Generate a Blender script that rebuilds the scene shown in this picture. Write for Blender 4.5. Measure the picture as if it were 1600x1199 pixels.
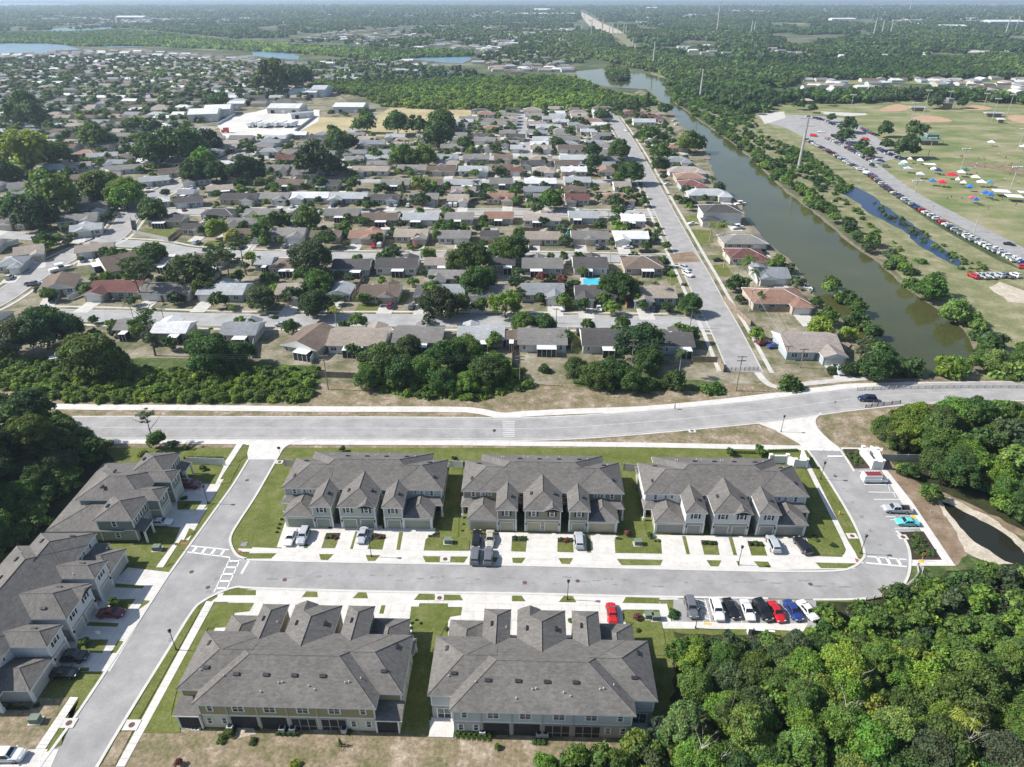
import bpy, math, random
import numpy as np
from mathutils import Vector, Matrix
R = math.radians
rng = random.Random(11)
nrs = np.random.RandomState(5)
sc = bpy.context.scene
for o in list(bpy.data.objects): bpy.data.objects.remove(o)
COL = sc.collection

# ---------------------------------------------------------------- camera, sky, sun, exposure
HC = 90.0; PITCH = R(29.65); F = 1067.0
cam = bpy.data.cameras.new('camera'); camo = bpy.data.objects.new('camera', cam); COL.objects.link(camo)
camo.location = (0, 0, HC); camo.rotation_euler = (math.pi/2-PITCH, 0, 0)
cam.sensor_width = 36; cam.lens = 36*F/1600; cam.clip_start = 1; cam.clip_end = 60000
sc.camera = camo
SUNV = Vector((-5.2, .38, 4.35)).normalized()
EL = math.asin(SUNV.z); AZ = math.atan2(SUNV.x, SUNV.y)
w = bpy.data.worlds.new('World'); sc.world = w; w.use_nodes = True
nt = w.node_tree; bg = nt.nodes['Background']
sky = nt.nodes.new('ShaderNodeTexSky'); sky.sky_type = 'NISHITA'; sky.sun_disc = False
sky.sun_elevation = EL; sky.sun_rotation = AZ % (2*math.pi); sky.air_density = 1.0; sky.dust_density = 1.0; sky.ozone_density = 1.5
nt.links.new(sky.outputs[0], bg.inputs[0]); bg.inputs[1].default_value = 0.1
sl = bpy.data.lights.new('sun', 'SUN'); sl.energy = 5.0; sl.angle = R(.53); sl.color = (1, .975, .935)
so = bpy.data.objects.new('sun', sl); COL.objects.link(so); so.rotation_euler = SUNV.to_track_quat('Z', 'Y').to_euler()
so.location = (-200, 0, 200)
sc.view_settings.view_transform = 'Standard'; sc.view_settings.look = 'None'
sc.view_settings.exposure = 0.53; sc.view_settings.gamma = 1; sc.view_settings.use_curve_mapping = False
sc.render.engine = 'CYCLES'; sc.cycles.max_bounces = 5; sc.cycles.diffuse_bounces = 2; sc.cycles.glossy_bounces = 2
sc.cycles.transmission_bounces = 2; sc.cycles.volume_bounces = 0; sc.cycles.transparent_max_bounces = 4

SP, CP = math.sin(PITCH), math.cos(PITCH)
def P(px, py, z=0.0):
    """photo pixel -> world point on the level z"""
    u = (px-800)/F; v = -(py-599.5)/F
    d = Vector((u, CP+v*SP, -SP+v*CP)); t = (z-HC)/d.z
    return Vector((d.x*t, d.y*t, z))
def to_px(p):
    x, y, z = p[0], p[1], p[2]-HC
    zc = y*CP - z*SP; v = (y*SP+z*CP)/zc
    return 800+F*x/zc, 599.5-F*v
OFF = {1:(0,0),2:(400,0),3:(800,0),4:(1200,0),5:(0,300),6:(400,300),7:(800,300),8:(1200,300),
       11:(0,600),12:(400,600),13:(800,600),14:(1200,600),15:(0,900),16:(400,900),17:(800,900),18:(1200,900)}
def Z(n, pts): ox, oy = OFF[n]; return [(ox+x/4, oy+y/4) for x, y in pts]
def PW(pts, z=0.0): return [P(x, y, z) for x, y in pts]

# ---------------------------------------------------------------- materials
def nmat(name, rough=.85, spec=.25):
    m = bpy.data.materials.new(name); m.use_nodes = True; t = m.node_tree
    b = t.nodes['Principled BSDF']; b.inputs['Roughness'].default_value = rough
    b.inputs['Specular IOR Level'].default_value = spec
    return m, t, b
def N(t, typ, **kw):
    n = t.nodes.new(typ)
    for k, v in kw.items():
        if k.startswith('i_'):
            n.inputs[k[2:].replace('_', ' ')].default_value = v
        else: setattr(n, k, v)
    return n
def pos(t, scale=(1,1,1), obj=False):
    if obj:
        c = N(t, 'ShaderNodeTexCoord'); s = c.outputs['Object']
    else:
        c = N(t, 'ShaderNodeNewGeometry'); s = c.outputs['Position']
    m = N(t, 'ShaderNodeMapping'); m.inputs['Scale'].default_value = scale
    t.links.new(s, m.inputs['Vector']); return m.outputs[0]
def noise(t, vec, scale, detail=3, rough=.6, dist=0):
    n = N(t, 'ShaderNodeTexNoise'); n.inputs['Scale'].default_value = scale
    n.inputs['Detail'].default_value = detail; n.inputs['Roughness'].default_value = rough; n.inputs['Distortion'].default_value = dist
    t.links.new(vec, n.inputs['Vector']); return n.outputs['Fac']
def ramp(t, fac, stops):
    r = N(t, 'ShaderNodeValToRGB'); e = r.color_ramp.elements
    while len(e) < len(stops): e.new(.5)
    for i, (p, c) in enumerate(stops):
        e[i].position = p; e[i].color = (*c, 1) if len(c) == 3 else c
    t.links.new(fac, r.inputs[0]); return r.outputs[0]
def mix(t, a, b, f, mode='MIX'):
    m = N(t, 'ShaderNodeMix', data_type='RGBA', blend_type=mode)
    for s, v in ((0, f), (6, a), (7, b)):
        if hasattr(v, 'is_output') or isinstance(v, bpy.types.NodeSocket): t.links.new(v, m.inputs[s])
        else: m.inputs[s].default_value = v if s == 0 else ((*v, 1) if len(v) == 3 else v)
    return m.outputs[2]
def bump(t, b, h, strength=.3, dist=.05):
    n = N(t, 'ShaderNodeBump'); n.inputs['Strength'].default_value = strength; n.inputs['Distance'].default_value = dist
    t.links.new(h, n.inputs['Height']); t.links.new(n.outputs[0], b.inputs['Normal'])
def varied(name, c, var=.18, scale=2.0, rough=.85, spec=.25, obj=False, sc3=(1,1,1), fine=0, bmp=0, metallic=0):
    """a colour with soft large and small noise"""
    m, t, b = nmat(name, rough, spec); v = pos(t, sc3, obj)
    n1 = noise(t, v, scale, 4, .65)
    lo = tuple(x*(1-var) for x in c); hi = tuple(min(1, x*(1+var)) for x in c)
    o = ramp(t, n1, [(.3, lo), (.7, hi)])
    if fine:
        n2 = noise(t, v, scale*fine, 2, .7)
        o = mix(t, o, ramp(t, n2, [(.3, (1-var,)*3), (.7, (1+var,)*3)]), 1.0, 'MULTIPLY')
        if bmp: bump(t, b, n2, bmp, .05)
    t.links.new(o, b.inputs['Base Color']); b.inputs['Metallic'].default_value = metallic
    return m
def two_tone(name, stops, scale, detail=6, rough=.9, fine=12, fvar=.25, dist=0, bmp=.3, sc3=(1,1,1), mid=None):
    m, t, b = nmat(name, rough, .1); v = pos(t, sc3)
    n1 = noise(t, v, scale, detail, .68, dist)
    o = ramp(t, n1, stops)
    n2 = noise(t, v, scale*fine, 3, .75)
    o = mix(t, o, ramp(t, n2, [(.25, (1-fvar,)*3), (.75, (1+fvar,)*3)]), 1.0, 'MULTIPLY')
    if mid:
        n3 = noise(t, v, mid[0], 4, .7); o = mix(t, o, mid[1], ramp(t, n3, [(mid[2], (0,0,0)), (mid[2]+.08, (1,1,1))]))
    t.links.new(o, b.inputs['Base Color'])
    if bmp: bump(t, b, n2, bmp, .1)
    return m
M = {}
M['ground_far'] = two_tone('far_ground', [(.3, (.045,.07,.03)), (.45, (.075,.095,.045)), (.55, (.13,.135,.08)), (.66, (.25,.23,.18))], .012, fine=6)
M['suburb'] = two_tone('suburb_ground', [(.3, (.07,.09,.04)), (.42, (.13,.13,.07)), (.52, (.235,.205,.14)), (.64, (.31,.28,.21)), (.75, (.42,.39,.33))], .09, fine=9, fvar=.3)
M['grass'] = two_tone('mown_grass', [(.3, (.085,.105,.025)), (.5, (.125,.145,.038)), (.64, (.165,.165,.062)), (.76, (.23,.2,.11))], .3, fine=11, fvar=.4, bmp=.5)
M['park'] = two_tone('park_grass', [(.3, (.115,.15,.05)), (.43, (.155,.185,.07)), (.54, (.24,.23,.12)), (.68,(.33,.29,.19))], .035, fine=14, fvar=.15, sc3=(1,1.6,1))
M['dry'] = two_tone('dry_grass', [(.3, (.095,.115,.045)), (.42, (.17,.15,.08)), (.55, (.26,.205,.14)), (.7, (.42,.36,.28))], .24, fine=7, fvar=.45, bmp=.5)
M['dirt'] = two_tone('brown_dirt', [(.3, (.15,.105,.07)), (.55, (.25,.185,.125)), (.8, (.38,.31,.23))], .3, fine=10)
M['scrub'] = two_tone('scrub_ground', [(.3, (.04,.065,.02)), (.5, (.08,.11,.035)), (.7, (.17,.17,.08))], .25, fine=8, fvar=.4, bmp=.8)
M['bankgrass'] = two_tone('bank_grass', [(.3, (.12,.14,.06)), (.5, (.2,.2,.1)), (.7, (.34,.3,.2))], .12, fine=12, fvar=.3)
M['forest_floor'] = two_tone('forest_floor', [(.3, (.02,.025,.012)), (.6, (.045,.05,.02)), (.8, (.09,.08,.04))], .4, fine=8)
M['sand'] = two_tone('pale_sand', [(.3, (.36,.3,.22)), (.6, (.52,.46,.37)), (.8, (.62,.57,.5))], .4, fine=8)
M['clay'] = two_tone('infield_clay', [(.3, (.38,.25,.16)), (.7, (.47,.32,.21))], .1, fine=8)
def asphalt(name, c, crack=0.5):
    m, t, b = nmat(name, .9, .2); v = pos(t)
    n1 = noise(t, v, .22, 7, .68); o = ramp(t, n1, [(.34, tuple(x*.8 for x in c)), (.66, tuple(x*1.13 for x in c))])
    n2 = noise(t, v, 5, 3, .8); o = mix(t, o, ramp(t, n2, [(.3, (.9,)*3), (.7, (1.08,)*3)]), 1.0, 'MULTIPLY')
    n3 = noise(t, pos(t, (.12, .9, 1)), .5, 6, .7, 1.2)
    o = mix(t, o, tuple(x*.62 for x in c), ramp(t, n3, [(.64, (0,0,0)), (.72, (crack,)*3)]))
    t.links.new(o, b.inputs['Base Color']); bump(t, b, n2, .15, .02); return m
M['asphalt'] = asphalt('light_asphalt', (.315,.306,.294), .6)
M['asphalt2'] = asphalt('old_asphalt', (.335,.322,.308), .4)
M['asphalt3'] = asphalt('neighbourhood_asphalt', (.36,.353,.343), .3)
M['concrete'] = varied('pale_concrete', (.585,.555,.51), .13, .5, .85, .2, fine=14)
M['kerb'] = varied('kerb_concrete', (.55,.53,.485), .08, .6, .85, .2, fine=10)
M['conc_old'] = varied('old_concrete', (.5,.475,.43), .14, .25, .9, .2, fine=12)
M['tactile'] = varied('red_tactile', (.32,.12,.09), .2, 3); M['yellow'] = varied('yellow_paint', (.65,.42,.06), .15, 3)
M['whitepaint'] = varied('white_paint', (.7,.69,.66), .15, 2, .7)
M['worn'] = varied('worn_paint', (.55,.55,.53), .2, 2, .8)
M['trim'] = varied('white_trim', (.72,.71,.68), .05, 1, .6, obj=True)
M['vinyl'] = varied('white_vinyl', (.7,.7,.68), .08, .6, .5)
M['greyvinyl'] = varied('grey_vinyl', (.42,.41,.38), .1, .6, .6)
M['wood'] = varied('fence_wood', (.24,.19,.14), .3, 1.2); M['bark'] = varied('bark', (.15,.12,.09), .35, 2)
M['palebark'] = varied('pale_bark', (.42,.38,.33), .2, 2)
M['metal'] = varied('galvanised', (.45,.45,.44), .15, 1, .5, metallic=.3); M['black'] = varied('black_metal', (.02,.02,.022), .3, 3, .4)
M['pole'] = varied('grey_pole', (.4,.39,.36), .15, .8); M['wpole'] = varied('weathered_pole', (.2,.17,.13), .2, 1)
M['iron'] = varied('rusty_iron', (.13,.07,.06), .3, 4); M['mulch'] = varied('dark_mulch', (.05,.035,.025), .35, 3)
M['box'] = varied('green_box', (.16,.2,.15), .15, 3, .5); M['ac'] = varied('ac_unit', (.45,.44,.42), .2, 4, .5)
M['vent'] = varied('dark_vent', (.035,.035,.037), .2, 3, .6); M['pipe'] = varied('white_pipe', (.6,.6,.58), .1, 3)
M['yard'] = varied('worn_yard', (.58,.55,.5), .16, .06, fine=9)
M['tyre'] = varied('tyre', (.02,.02,.02), .2, 6); M['rubber'] = M['tyre']; M['hub'] = varied('hub', (.4,.4,.41), .1, 6, .35, metallic=.6)
M['lamp'] = varied('red_lamp', (.4,.02,.02), .1, 6, .3); M['headlamp'] = varied('clear_lamp', (.75,.75,.75), .1, 6, .2)
M['dark'] = varied('dark_interior', (.018,.018,.02), .3, 2, .8); M['screen'] = varied('lanai_screen', (.03,.03,.033), .3, 2, .7)
M['skin'] = varied('skin', (.35,.2,.14), .1, 3); M['alum'] = varied('white_aluminium', (.75,.75,.74), .07, .8, .45)
M['tar'] = varied('tar', (.235,.23,.225), .25, 2); M['field'] = two_tone('mown_dry_field', [(.3, (.3,.26,.13)), (.55, (.42,.35,.2)), (.75, (.5,.42,.28))], .05, fine=9)
M['mud'] = varied('bank_mud', (.2,.17,.12), .3, .5, fine=8)
M['solar'] = varied('solar_panel', (.012,.016,.03), .3, 2, .2, .6)
def glassmat(name, c, rough=.08, spec=.7):
    m, t, b = nmat(name, rough, spec); b.inputs['Base Color'].default_value = (*c, 1)
    v = pos(t, obj=True); n = noise(t, v, 3, 2); o = ramp(t, n, [(.3, tuple(x*.6 for x in c)), (.7, tuple(x*1.5 for x in c))])
    t.links.new(o, b.inputs['Base Color']); return m
M['glass'] = glassmat('window_glass', (.03,.035,.045)); M['carglass'] = glassmat('car_glass', (.015,.017,.02), .05, .8)
def objcol(name, rough=.8, spec=.25, var=.1, scale=1.2, coat=0, attr=None, lap=False, shingle=False):
    m, t, b = nmat(name, rough, spec)
    if attr: a = N(t, 'ShaderNodeAttribute', attribute_name=attr); base = a.outputs['Color']
    else: a = N(t, 'ShaderNodeObjectInfo'); base = a.outputs['Color']
    v = pos(t, obj=not attr)
    n = noise(t, v, scale, 4, .65); o = mix(t, base, ramp(t, n, [(.28, (1-var,)*3), (.72, (1+var,)*3)]), 1.0, 'MULTIPLY')
    if shingle:
        v2 = pos(t, (.8, 1.7, 1.7), obj=not attr)
        n2 = noise(t, v2, 1.5, 6, .82); o = mix(t, o, ramp(t, n2, [(.32, (.66,)*3), (.68, (1.38,)*3)]), 1.0, 'MULTIPLY')
        n4 = noise(t, v, .16, 3, .6); o = mix(t, o, ramp(t, n4, [(.3, (.88,)*3), (.7, (1.1,)*3)]), 1.0, 'MULTIPLY')
        bump(t, b, n2, .4, .04)
    if lap:
        s = N(t, 'ShaderNodeSeparateXYZ'); t.links.new(pos(t), s.inputs[0])
        ma = N(t, 'ShaderNodeMath', operation='MODULO'); t.links.new(s.outputs[2], ma.inputs[0]); ma.inputs[1].default_value = .2
        o = mix(t, o, ramp(t, ma.outputs[0], [(.0, (.86,)*3), (.03, (1,)*3)]), .8, 'MULTIPLY')
        bump(t, b, ma.outputs[0], .5, .1)
    t.links.new(o, b.inputs['Base Color'])
    if coat: b.inputs['Coat Weight'].default_value = coat; b.inputs['Coat Roughness'].default_value = .05
    return m
M['paint'] = objcol('car_paint', .32, .5, .04, 1, .8)
M['wall'] = objcol('house_wall', .85, .2, .06, .8); M['siding'] = objcol('lap_siding', .8, .2, .05, 1, lap=True)
M['roof'] = objcol('shingle_roof', .92, .12, .1, .5, shingle=True)
M['canvas'] = objcol('canvas', .8, .2, .05, 1); M['cloth'] = objcol('cloth', .9, .1, .1, 4)
M['stuffroof'] = objcol('far_roofs', .9, .1, .15, .1, attr='tint')
def foliage(name, attr=None):
    m, t, b = nmat(name, .62, .3)
    if attr: a = N(t, 'ShaderNodeAttribute', attribute_name=attr); base = a.outputs['Color']
    else:
        oi = N(t, 'ShaderNodeObjectInfo'); a2 = N(t, 'ShaderNodeAttribute', attribute_name='tint')
        base = mix(t, oi.outputs['Color'], a2.outputs['Color'], 1.0, 'MULTIPLY')
    b.inputs['Subsurface Weight'].default_value = 0
    tr = N(t, 'ShaderNodeBsdfTranslucent'); ms = N(t, 'ShaderNodeMixShader'); ms.inputs[0].default_value = .34
    bright = mix(t, base, (1.25, 1.35, .55), 1.0, 'MULTIPLY')
    t.links.new(base, b.inputs['Base Color']); t.links.new(bright, tr.inputs[0])
    t.links.new(b.outputs[0], ms.inputs[1]); t.links.new(tr.outputs[0], ms.inputs[2])
    t.links.new(ms.outputs[0], t.nodes['Material Output'].inputs[0]); return m
M['leaf'] = foliage('foliage'); M['leafs'] = foliage('foliage_mass', 'tint')
def water(name, c, rough=.12, bs=.6, st=.12, c2=None):
    m, t, b = nmat(name, rough, .3); v = pos(t, (1, 1, 1))
    n = noise(t, v, .02, 4, .6); o = ramp(t, n, [(.3, c), (.7, c2 or tuple(x*1.35 for x in c))])
    t.links.new(o, b.inputs['Base Color']); n2 = noise(t, v, bs, 4, .6); bump(t, b, n2, st, .15); return m
M['canal'] = water('canal_water', (.052,.056,.018), .09, .45, .14, (.085,.085,.03)); M['pond'] = water('blue_pond', (.012,.035,.11), .25, 1.0, .3, (.03,.05,.07))
M['lake'] = water('lake_water', (.11,.19,.23), .3, .3, .2); M['blackpond'] = water('dark_pond', (.016,.016,.01), .1, 1.0, .1)
M['pool'] = water('pool_water', (.05,.42,.6), .1, 3, .1)

# ---------------------------------------------------------------- mesh helpers
class MB:
    def __init__(s): s.v = []; s.f = []; s.m = []; s.mi = 0
    def poly(s, pts, mi=None):
        b = len(s.v); s.v += [tuple(p) for p in pts]; s.f.append(tuple(range(b, b+len(pts)))); s.m.append(s.mi if mi is None else mi)
    def box(s, x0, y0, z0, x1, y1, z1, mi=None, bottom=False, mat=None):
        c = [(x0,y0,z0),(x1,y0,z0),(x1,y1,z0),(x0,y1,z0),(x0,y0,z1),(x1,y0,z1),(x1,y1,z1),(x0,y1,z1)]
        if mat is not None: c = [tuple(mat @ Vector(p)) for p in c]
        b = len(s.v); s.v += c
        fs = [(0,1,5,4),(1,2,6,5),(2,3,7,6),(3,0,4,7),(4,5,6,7)]+([(3,2,1,0)] if bottom else [])
        for f in fs: s.f.append(tuple(b+i for i in f)); s.m.append(s.mi if mi is None else mi)
    def prism(s, pts, z0, z1, mi=None):
        n = len(pts); b = len(s.v); s.v += [(p[0], p[1], z0) for p in pts]+[(p[0], p[1], z1) for p in pts]; k = s.mi if mi is None else mi
        for i in range(n): j = (i+1) % n; s.f.append((b+i, b+j, b+n+j, b+n+i)); s.m.append(k)
        s.f.append(tuple(b+n+i for i in range(n))); s.m.append(k)
    def tube(s, a, c, r0, r1=None, n=6, mi=None, cap=True):
        r1 = r0 if r1 is None else r1; a = Vector(a); c = Vector(c); d = (c-a)
        if d.length < 1e-6: return
        q = d.to_track_quat('Z', 'Y'); b = len(s.v); k = s.mi if mi is None else mi
        for p, r in ((a, r0), (c, r1)):
            for i in range(n):
                an = 2*math.pi*i/n; s.v.append(tuple(p+q @ Vector((math.cos(an)*r, math.sin(an)*r, 0))))
        for i in range(n): j = (i+1) % n; s.f.append((b+i, b+j, b+n+j, b+n+i)); s.m.append(k)
        if cap: s.f.append(tuple(b+n+i for i in range(n))); s.m.append(k)
    def mesh(s, name, mats):
        me = bpy.data.meshes.new(name); me.from_pydata(s.v, [], s.f)
        for m in mats: me.materials.append(M[m] if isinstance(m, str) else m)
        if len(mats) > 1: me.polygons.foreach_set('material_index', s.m)
        me.update(); return me
    def build(s, name, mats, parent=None, loc=None, col=None):
        if isinstance(mats, str): mats = [mats]
        return ob(name, s.mesh(name, mats), parent, loc, col)
def ob(name, me, parent=None, loc=None, col=None, rz=0, scale=None):
    o = bpy.data.objects.new(name, me); COL.objects.link(o)
    if parent: o.parent = parent
    if loc is not None: o.location = loc
    if rz: o.rotation_euler = (0, 0, rz)
    if scale is not None: o.scale = scale if hasattr(scale, '__len__') else (scale,)*3
    if col is not None: o.color = (*col[:3], 1)
    return o
LABELS = {}
def tag(o, label, cat, group=None, kind=None):
    if label: o['label'] = label
    if cat: o['category'] = cat
    if group: o['group'] = group
    if kind: o['kind'] = kind
    return o
def root(name, loc, rz=0, label=None, cat=None, group=None, scale=None):
    e = ob(name, None, None, loc, None, rz, scale); e.empty_display_size = .5; return tag(e, label, cat, group)
def structure(name, mb, mats): o = mb.build(name, mats); o['kind'] = 'structure'; return o
def jagged(pts, amp, step, seed=0):
    """subdivide a world outline and roughen it"""
    r = random.Random(seed); out = []
    n = len(pts)
    for i in range(n):
        a, b = Vector(pts[i][:2]), Vector(pts[(i+1) % n][:2]); L = (b-a).length; k = max(1, int(L/step))
        k = min(k, 60); nr = Vector((-(b-a).y, (b-a).x)); nr = nr/(nr.length or 1)
        for j in range(k): out.append(a+(b-a)*j/k+nr*(r.uniform(-amp, amp) if j else 0))
    return out
def sheet(name, pts, mat, z, jag=0, step=2.0, thick=0, kind='structure'):
    """a flat patch of ground cover (world outline) with its edges turned down"""
    mb = MB()
    if jag: pts = jagged(pts, jag, step, hash(name) % 97 if False else len(pts)*7+int(abs(pts[0][0])))
    ar = sum(pts[i][0]*pts[(i+1) % len(pts)][1]-pts[(i+1) % len(pts)][0]*pts[i][1] for i in range(len(pts)))
    if ar < 0: pts = list(reversed(pts))
    if thick: mb.prism(pts, z-thick, z)
    else: mb.poly([(p[0], p[1], z) for p in pts])
    o = structure(name, mb, [mat]); return o
def smooth(pts, k=6):
    out = []; n = len(pts)
    for i in range(n-1):
        p0, p1, p2, p3 = pts[max(0,i-1)], pts[i], pts[i+1], pts[min(n-1,i+2)]
        for j in range(k):
            t = j/k; out.append(.5*((2*p1)+(p2-p0)*t+(2*p0-5*p1+4*p2-p3)*t*t+(3*p1-p0-3*p2+p3)*t**3))
    out.append(pts[-1]); return out
def ribbon_mb(mb, pts, w0, w1, z, mi=0, thick=0):
    """strip between offsets w0 and w1 (metres left of the line)"""
    n = len(pts); L = []; Rr = []
    for i in range(n):
        a = pts[max(0, i-1)]; b = pts[min(n-1, i+1)]; d = Vector((b[0]-a[0], b[1]-a[1])); d.normalize(); nr = Vector((-d.y, d.x))
        L.append((pts[i][0]+nr.x*w1, pts[i][1]+nr.y*w1)); Rr.append((pts[i][0]+nr.x*w0, pts[i][1]+nr.y*w0))
    for i in range(n-1):
        mb.poly([(*Rr[i], z), (*Rr[i+1], z), (*L[i+1], z), (*L[i], z)], mi)
        if thick:
            for A, B in ((L[i+1], L[i]), (Rr[i], Rr[i+1])):
                mb.poly([(*A, z-thick), (*B, z-thick), (*B, z), (*A, z)], mi)
def inpoly(x, y, poly):
    c = False; n = len(poly); j = n-1
    for i in range(n):
        xi, yi, xj, yj = poly[i][0], poly[i][1], poly[j][0], poly[j][1]
        if (yi > y) != (yj > y) and x < (xj-xi)*(y-yi)/(yj-yi)+xi: c = not c
        j = i
    return c
# ---------------------------------------------------------------- ground, water, roads
g = MB(); S_ = 42000
g.poly([(-S_, -200, 0), (S_, -200, 0), (S_, 60000, 0), (-S_, 60000, 0)]); structure('ground', g, ['ground_far'])
sheet('terrain', PW([(-420,625),(-500,330),(-330,105),(0,95),(120,92),(240,88),(480,106),(500,128),(560,170),(700,178),(960,166),(1000,140),(1045,165),(1064,194),(1099,225),(1109,250),(1130,300),(1157,315),(1168,345),(1202,380),(1234,404),(1264,450),(1307,490),(1342,535),(1356,584),(1195,612),(1100,640),(800,650),(-100,650)]), 'suburb', .02)
sheet('terrain', PW([(-260,600),(1180,600),(1240,590),(1500,590),(1900,560),(1900,720),(1260,720),(-300,720)]), 'dry', .05)
# land east of the canal
sheet('grassland', PW([(1010,100),(1110,140),(1190,180),(1330,280),(1600,430),(1800,520),(1800,600),(1500,592),(1480,500),(1340,370),(1190,240),(1100,170),(1020,120)]), 'bankgrass', .1)
sheet('sports_field', PW([(1165,178),(1230,160),(1500,156),(1700,160),(2300,200),(2300,600),(1800,560),(1640,450),(1440,325),(1300,240),(1200,196)]), 'park', .2)
sheet('terrain', PW([(1210,205),(1265,222),(1345,270),(1450,345),(1540,400),(1600,425),(1640,440),(1640,470),(1560,440),(1450,400),(1340,330),(1240,235)]), 'bankgrass', .25)
sheet('sandy_ground', PW(Z(8, [(1450,560),(1600,540),(1700,620),(1620,700),(1500,690),(1380,600)])), 'sand', .13, .8, 4)
sheet('sandy_ground', PW(Z(8, [(620,400),(700,300),(860,430),(1000,500),(900,480),(740,440)])), 'dry', .13, .5, 3)
for pts in ([(690,690),(790,655),(890,670),(850,695),(720,700)], [(890,740),(960,728),(1080,735),(1150,760),(1060,768),(950,765)], [(1220,680),(1280,660),(1390,675),(1370,690),(1250,692)], [(1470,730),(1560,722),(1640,740),(1640,775),(1540,765)]):
    sheet('infield', smooth([Vector(p) for p in PW(Z(4, pts))]+[P(*Z(4, pts)[0])], 4)[:-1], 'clay', .3)
sheet('dirt_track', PW(Z(4, [(1260,1015),(1600,1060),(1600,1100),(1420,1060),(1200,1030)])), 'dirt', .3, 1, 4)
sheet('grassland', PW(Z(3, [(670,575),(820,600),(930,650),(960,690),(900,700),(850,660),(760,650),(690,620)])), 'bankgrass', .12, 1.5, 6)
sheet('dry_field', PW(Z(2, [(850,668),(1350,668),(1345,720),(1250,830),(1000,860),(640,850),(760,720)])), 'field', .1, 1, 6)
sheet('dry_field', PW(Z(2, [(400,735),(640,735),(620,790),(540,850),(240,850),(330,780)])), 'field', .1, 1, 6)
sheet('dry_field', PW(Z(2, [(450,570),(690,570),(680,605),(560,610)])), 'dry', .1, 1, 6)
sheet('gravel_yard', PW(Z(1, [(1360,780),(1480,720),(1600,700),(1740,660),(2000,690),(1990,760),(1830,850),(1640,860),(1500,850),(1400,870)])), 'yard', .12, .6, 8)
sheet('clearing', PW([(904,20),(912,20),(938,35),(968,48),(975,54),(945,52),(926,46),(915,34)]), 'sand', .4); sheet('clearing', PW([(948,52),(975,53),(990,66),(1000,80),(985,80),(968,62)]), 'bankgrass', .4)
sheet('clearing', PW([(1215,18),(1320,15),(1330,19),(1230,22)]), 'park', .4); sheet('clearing', PW([(1230,36),(1260,36),(1258,39),(1232,39)]), 'park', .4)
sheet('clearing', PW([(1010,97),(1070,97),(1085,101),(1020,103)]), 'park', .4)
sheet('clearing', PW([(1440,40),(1500,42),(1530,50),(1600,52),(1600,55),(1480,53)]), 'dry', .4)
sheet('clearing', PW([(1245,128),(1420,123),(1560,124),(1600,131),(1560,138),(1400,131),(1245,134)]), 'park', .4)
sheet('dirt_track', PW([(1505,80),(1600,77),(1700,77),(1700,80),(1600,81),(1505,83)]), 'conc_old', .45)
# water
canal = [(900,112),(940,108),(952,118),(965,125),(977,124),(980,112),(1012,116),(1042,124),(1052,160),(1100,194),(1137,219),(1170,245),(1225,298),(1282,341),(1334,386),(1362,404),(1402,440),(1452,476),(1489,502),(1514,530),(1524,556),(1520,580),(1490,588),(1395,593),(1356,584),(1340,535),(1305,490),(1262,450),(1246,420),(1232,404),(1200,380),(1167,345),(1155,315),(1128,300),(1107,250),(1097,225),(1062,194),(1050,176),(1025,150),(1012,140),(950,136),(907,127)]
cp = PW(canal); cx_ = [Vector(p[:2]) for p in cp]; cx_.append(cx_[0]); mb = MB(); ribbon_mb(mb, cx_, -1.6, 1.6, .145); structure('canal_bank', mb, ['mud'])
sheet('canal', jagged(PW(canal), .9, 6, 3), 'canal', .16)
sheet('lake', PW([(-300,66),(0,67),(60,67),(105,72),(122,76),(112,81),(85,85),(0,85),(-300,88)]), 'lake', .3, 2, 20)
sheet('lake', PW([(40,48),(90,45),(120,42),(175,40),(192,43),(160,47),(90,49)]), 'lake', .3, 4, 30)
sheet('lake', PW([(155,71),(225,71),(222,74),(170,75)]), 'lake', .3); sheet('lake', PW([(395,79),(440,82),(468,88),(466,94),(420,91),(395,87)]), 'lake', .3)
sheet('lake', PW([(620,91),(655,87),(737,86),(735,94),(722,100),(690,98),(660,95)]), 'lake', .3, 2, 15)
sheet('lake', PW([(645,114),(690,112),(738,117),(735,121),(700,122),(655,121)]), 'lake', .3, 1, 12)
sheet('lake', PW([(-100,6),(60,5),(125,7),(100,9),(-100,9)]), 'lake', .6); sheet('bay', PW([(-2400,.2),(4000,.2),(4000,1.6),(1200,2.2),(-2400,3)]), 'lake', 1)
sheet('pond', PW(Z(8, [(420,-45),(560,-25),(640,20),(730,90),(850,165),(1000,280),(1110,370),(1215,450),(1190,470),(1060,410),(930,330),(840,240),(650,150),(560,70),(440,0)])), 'pond', .27, .8, 4)
sheet('pond_bank', PW(Z(14, [(1040,700),(1130,710),(1250,770),(1400,840),(1500,920),(1640,1010),(1640,1150),(1500,1160),(1330,1100),(1230,1050),(1180,930),(1090,800)])), 'sand', .081, .3, 1)
sheet('pond', PW(Z(14, [(1085,740),(1130,750),(1220,800),(1400,890),(1520,970),(1600,1060),(1640,1150),(1480,1110),(1380,1040),(1290,990),(1200,900),(1120,800)])), 'blackpond', .09, .15, 1)
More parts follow.
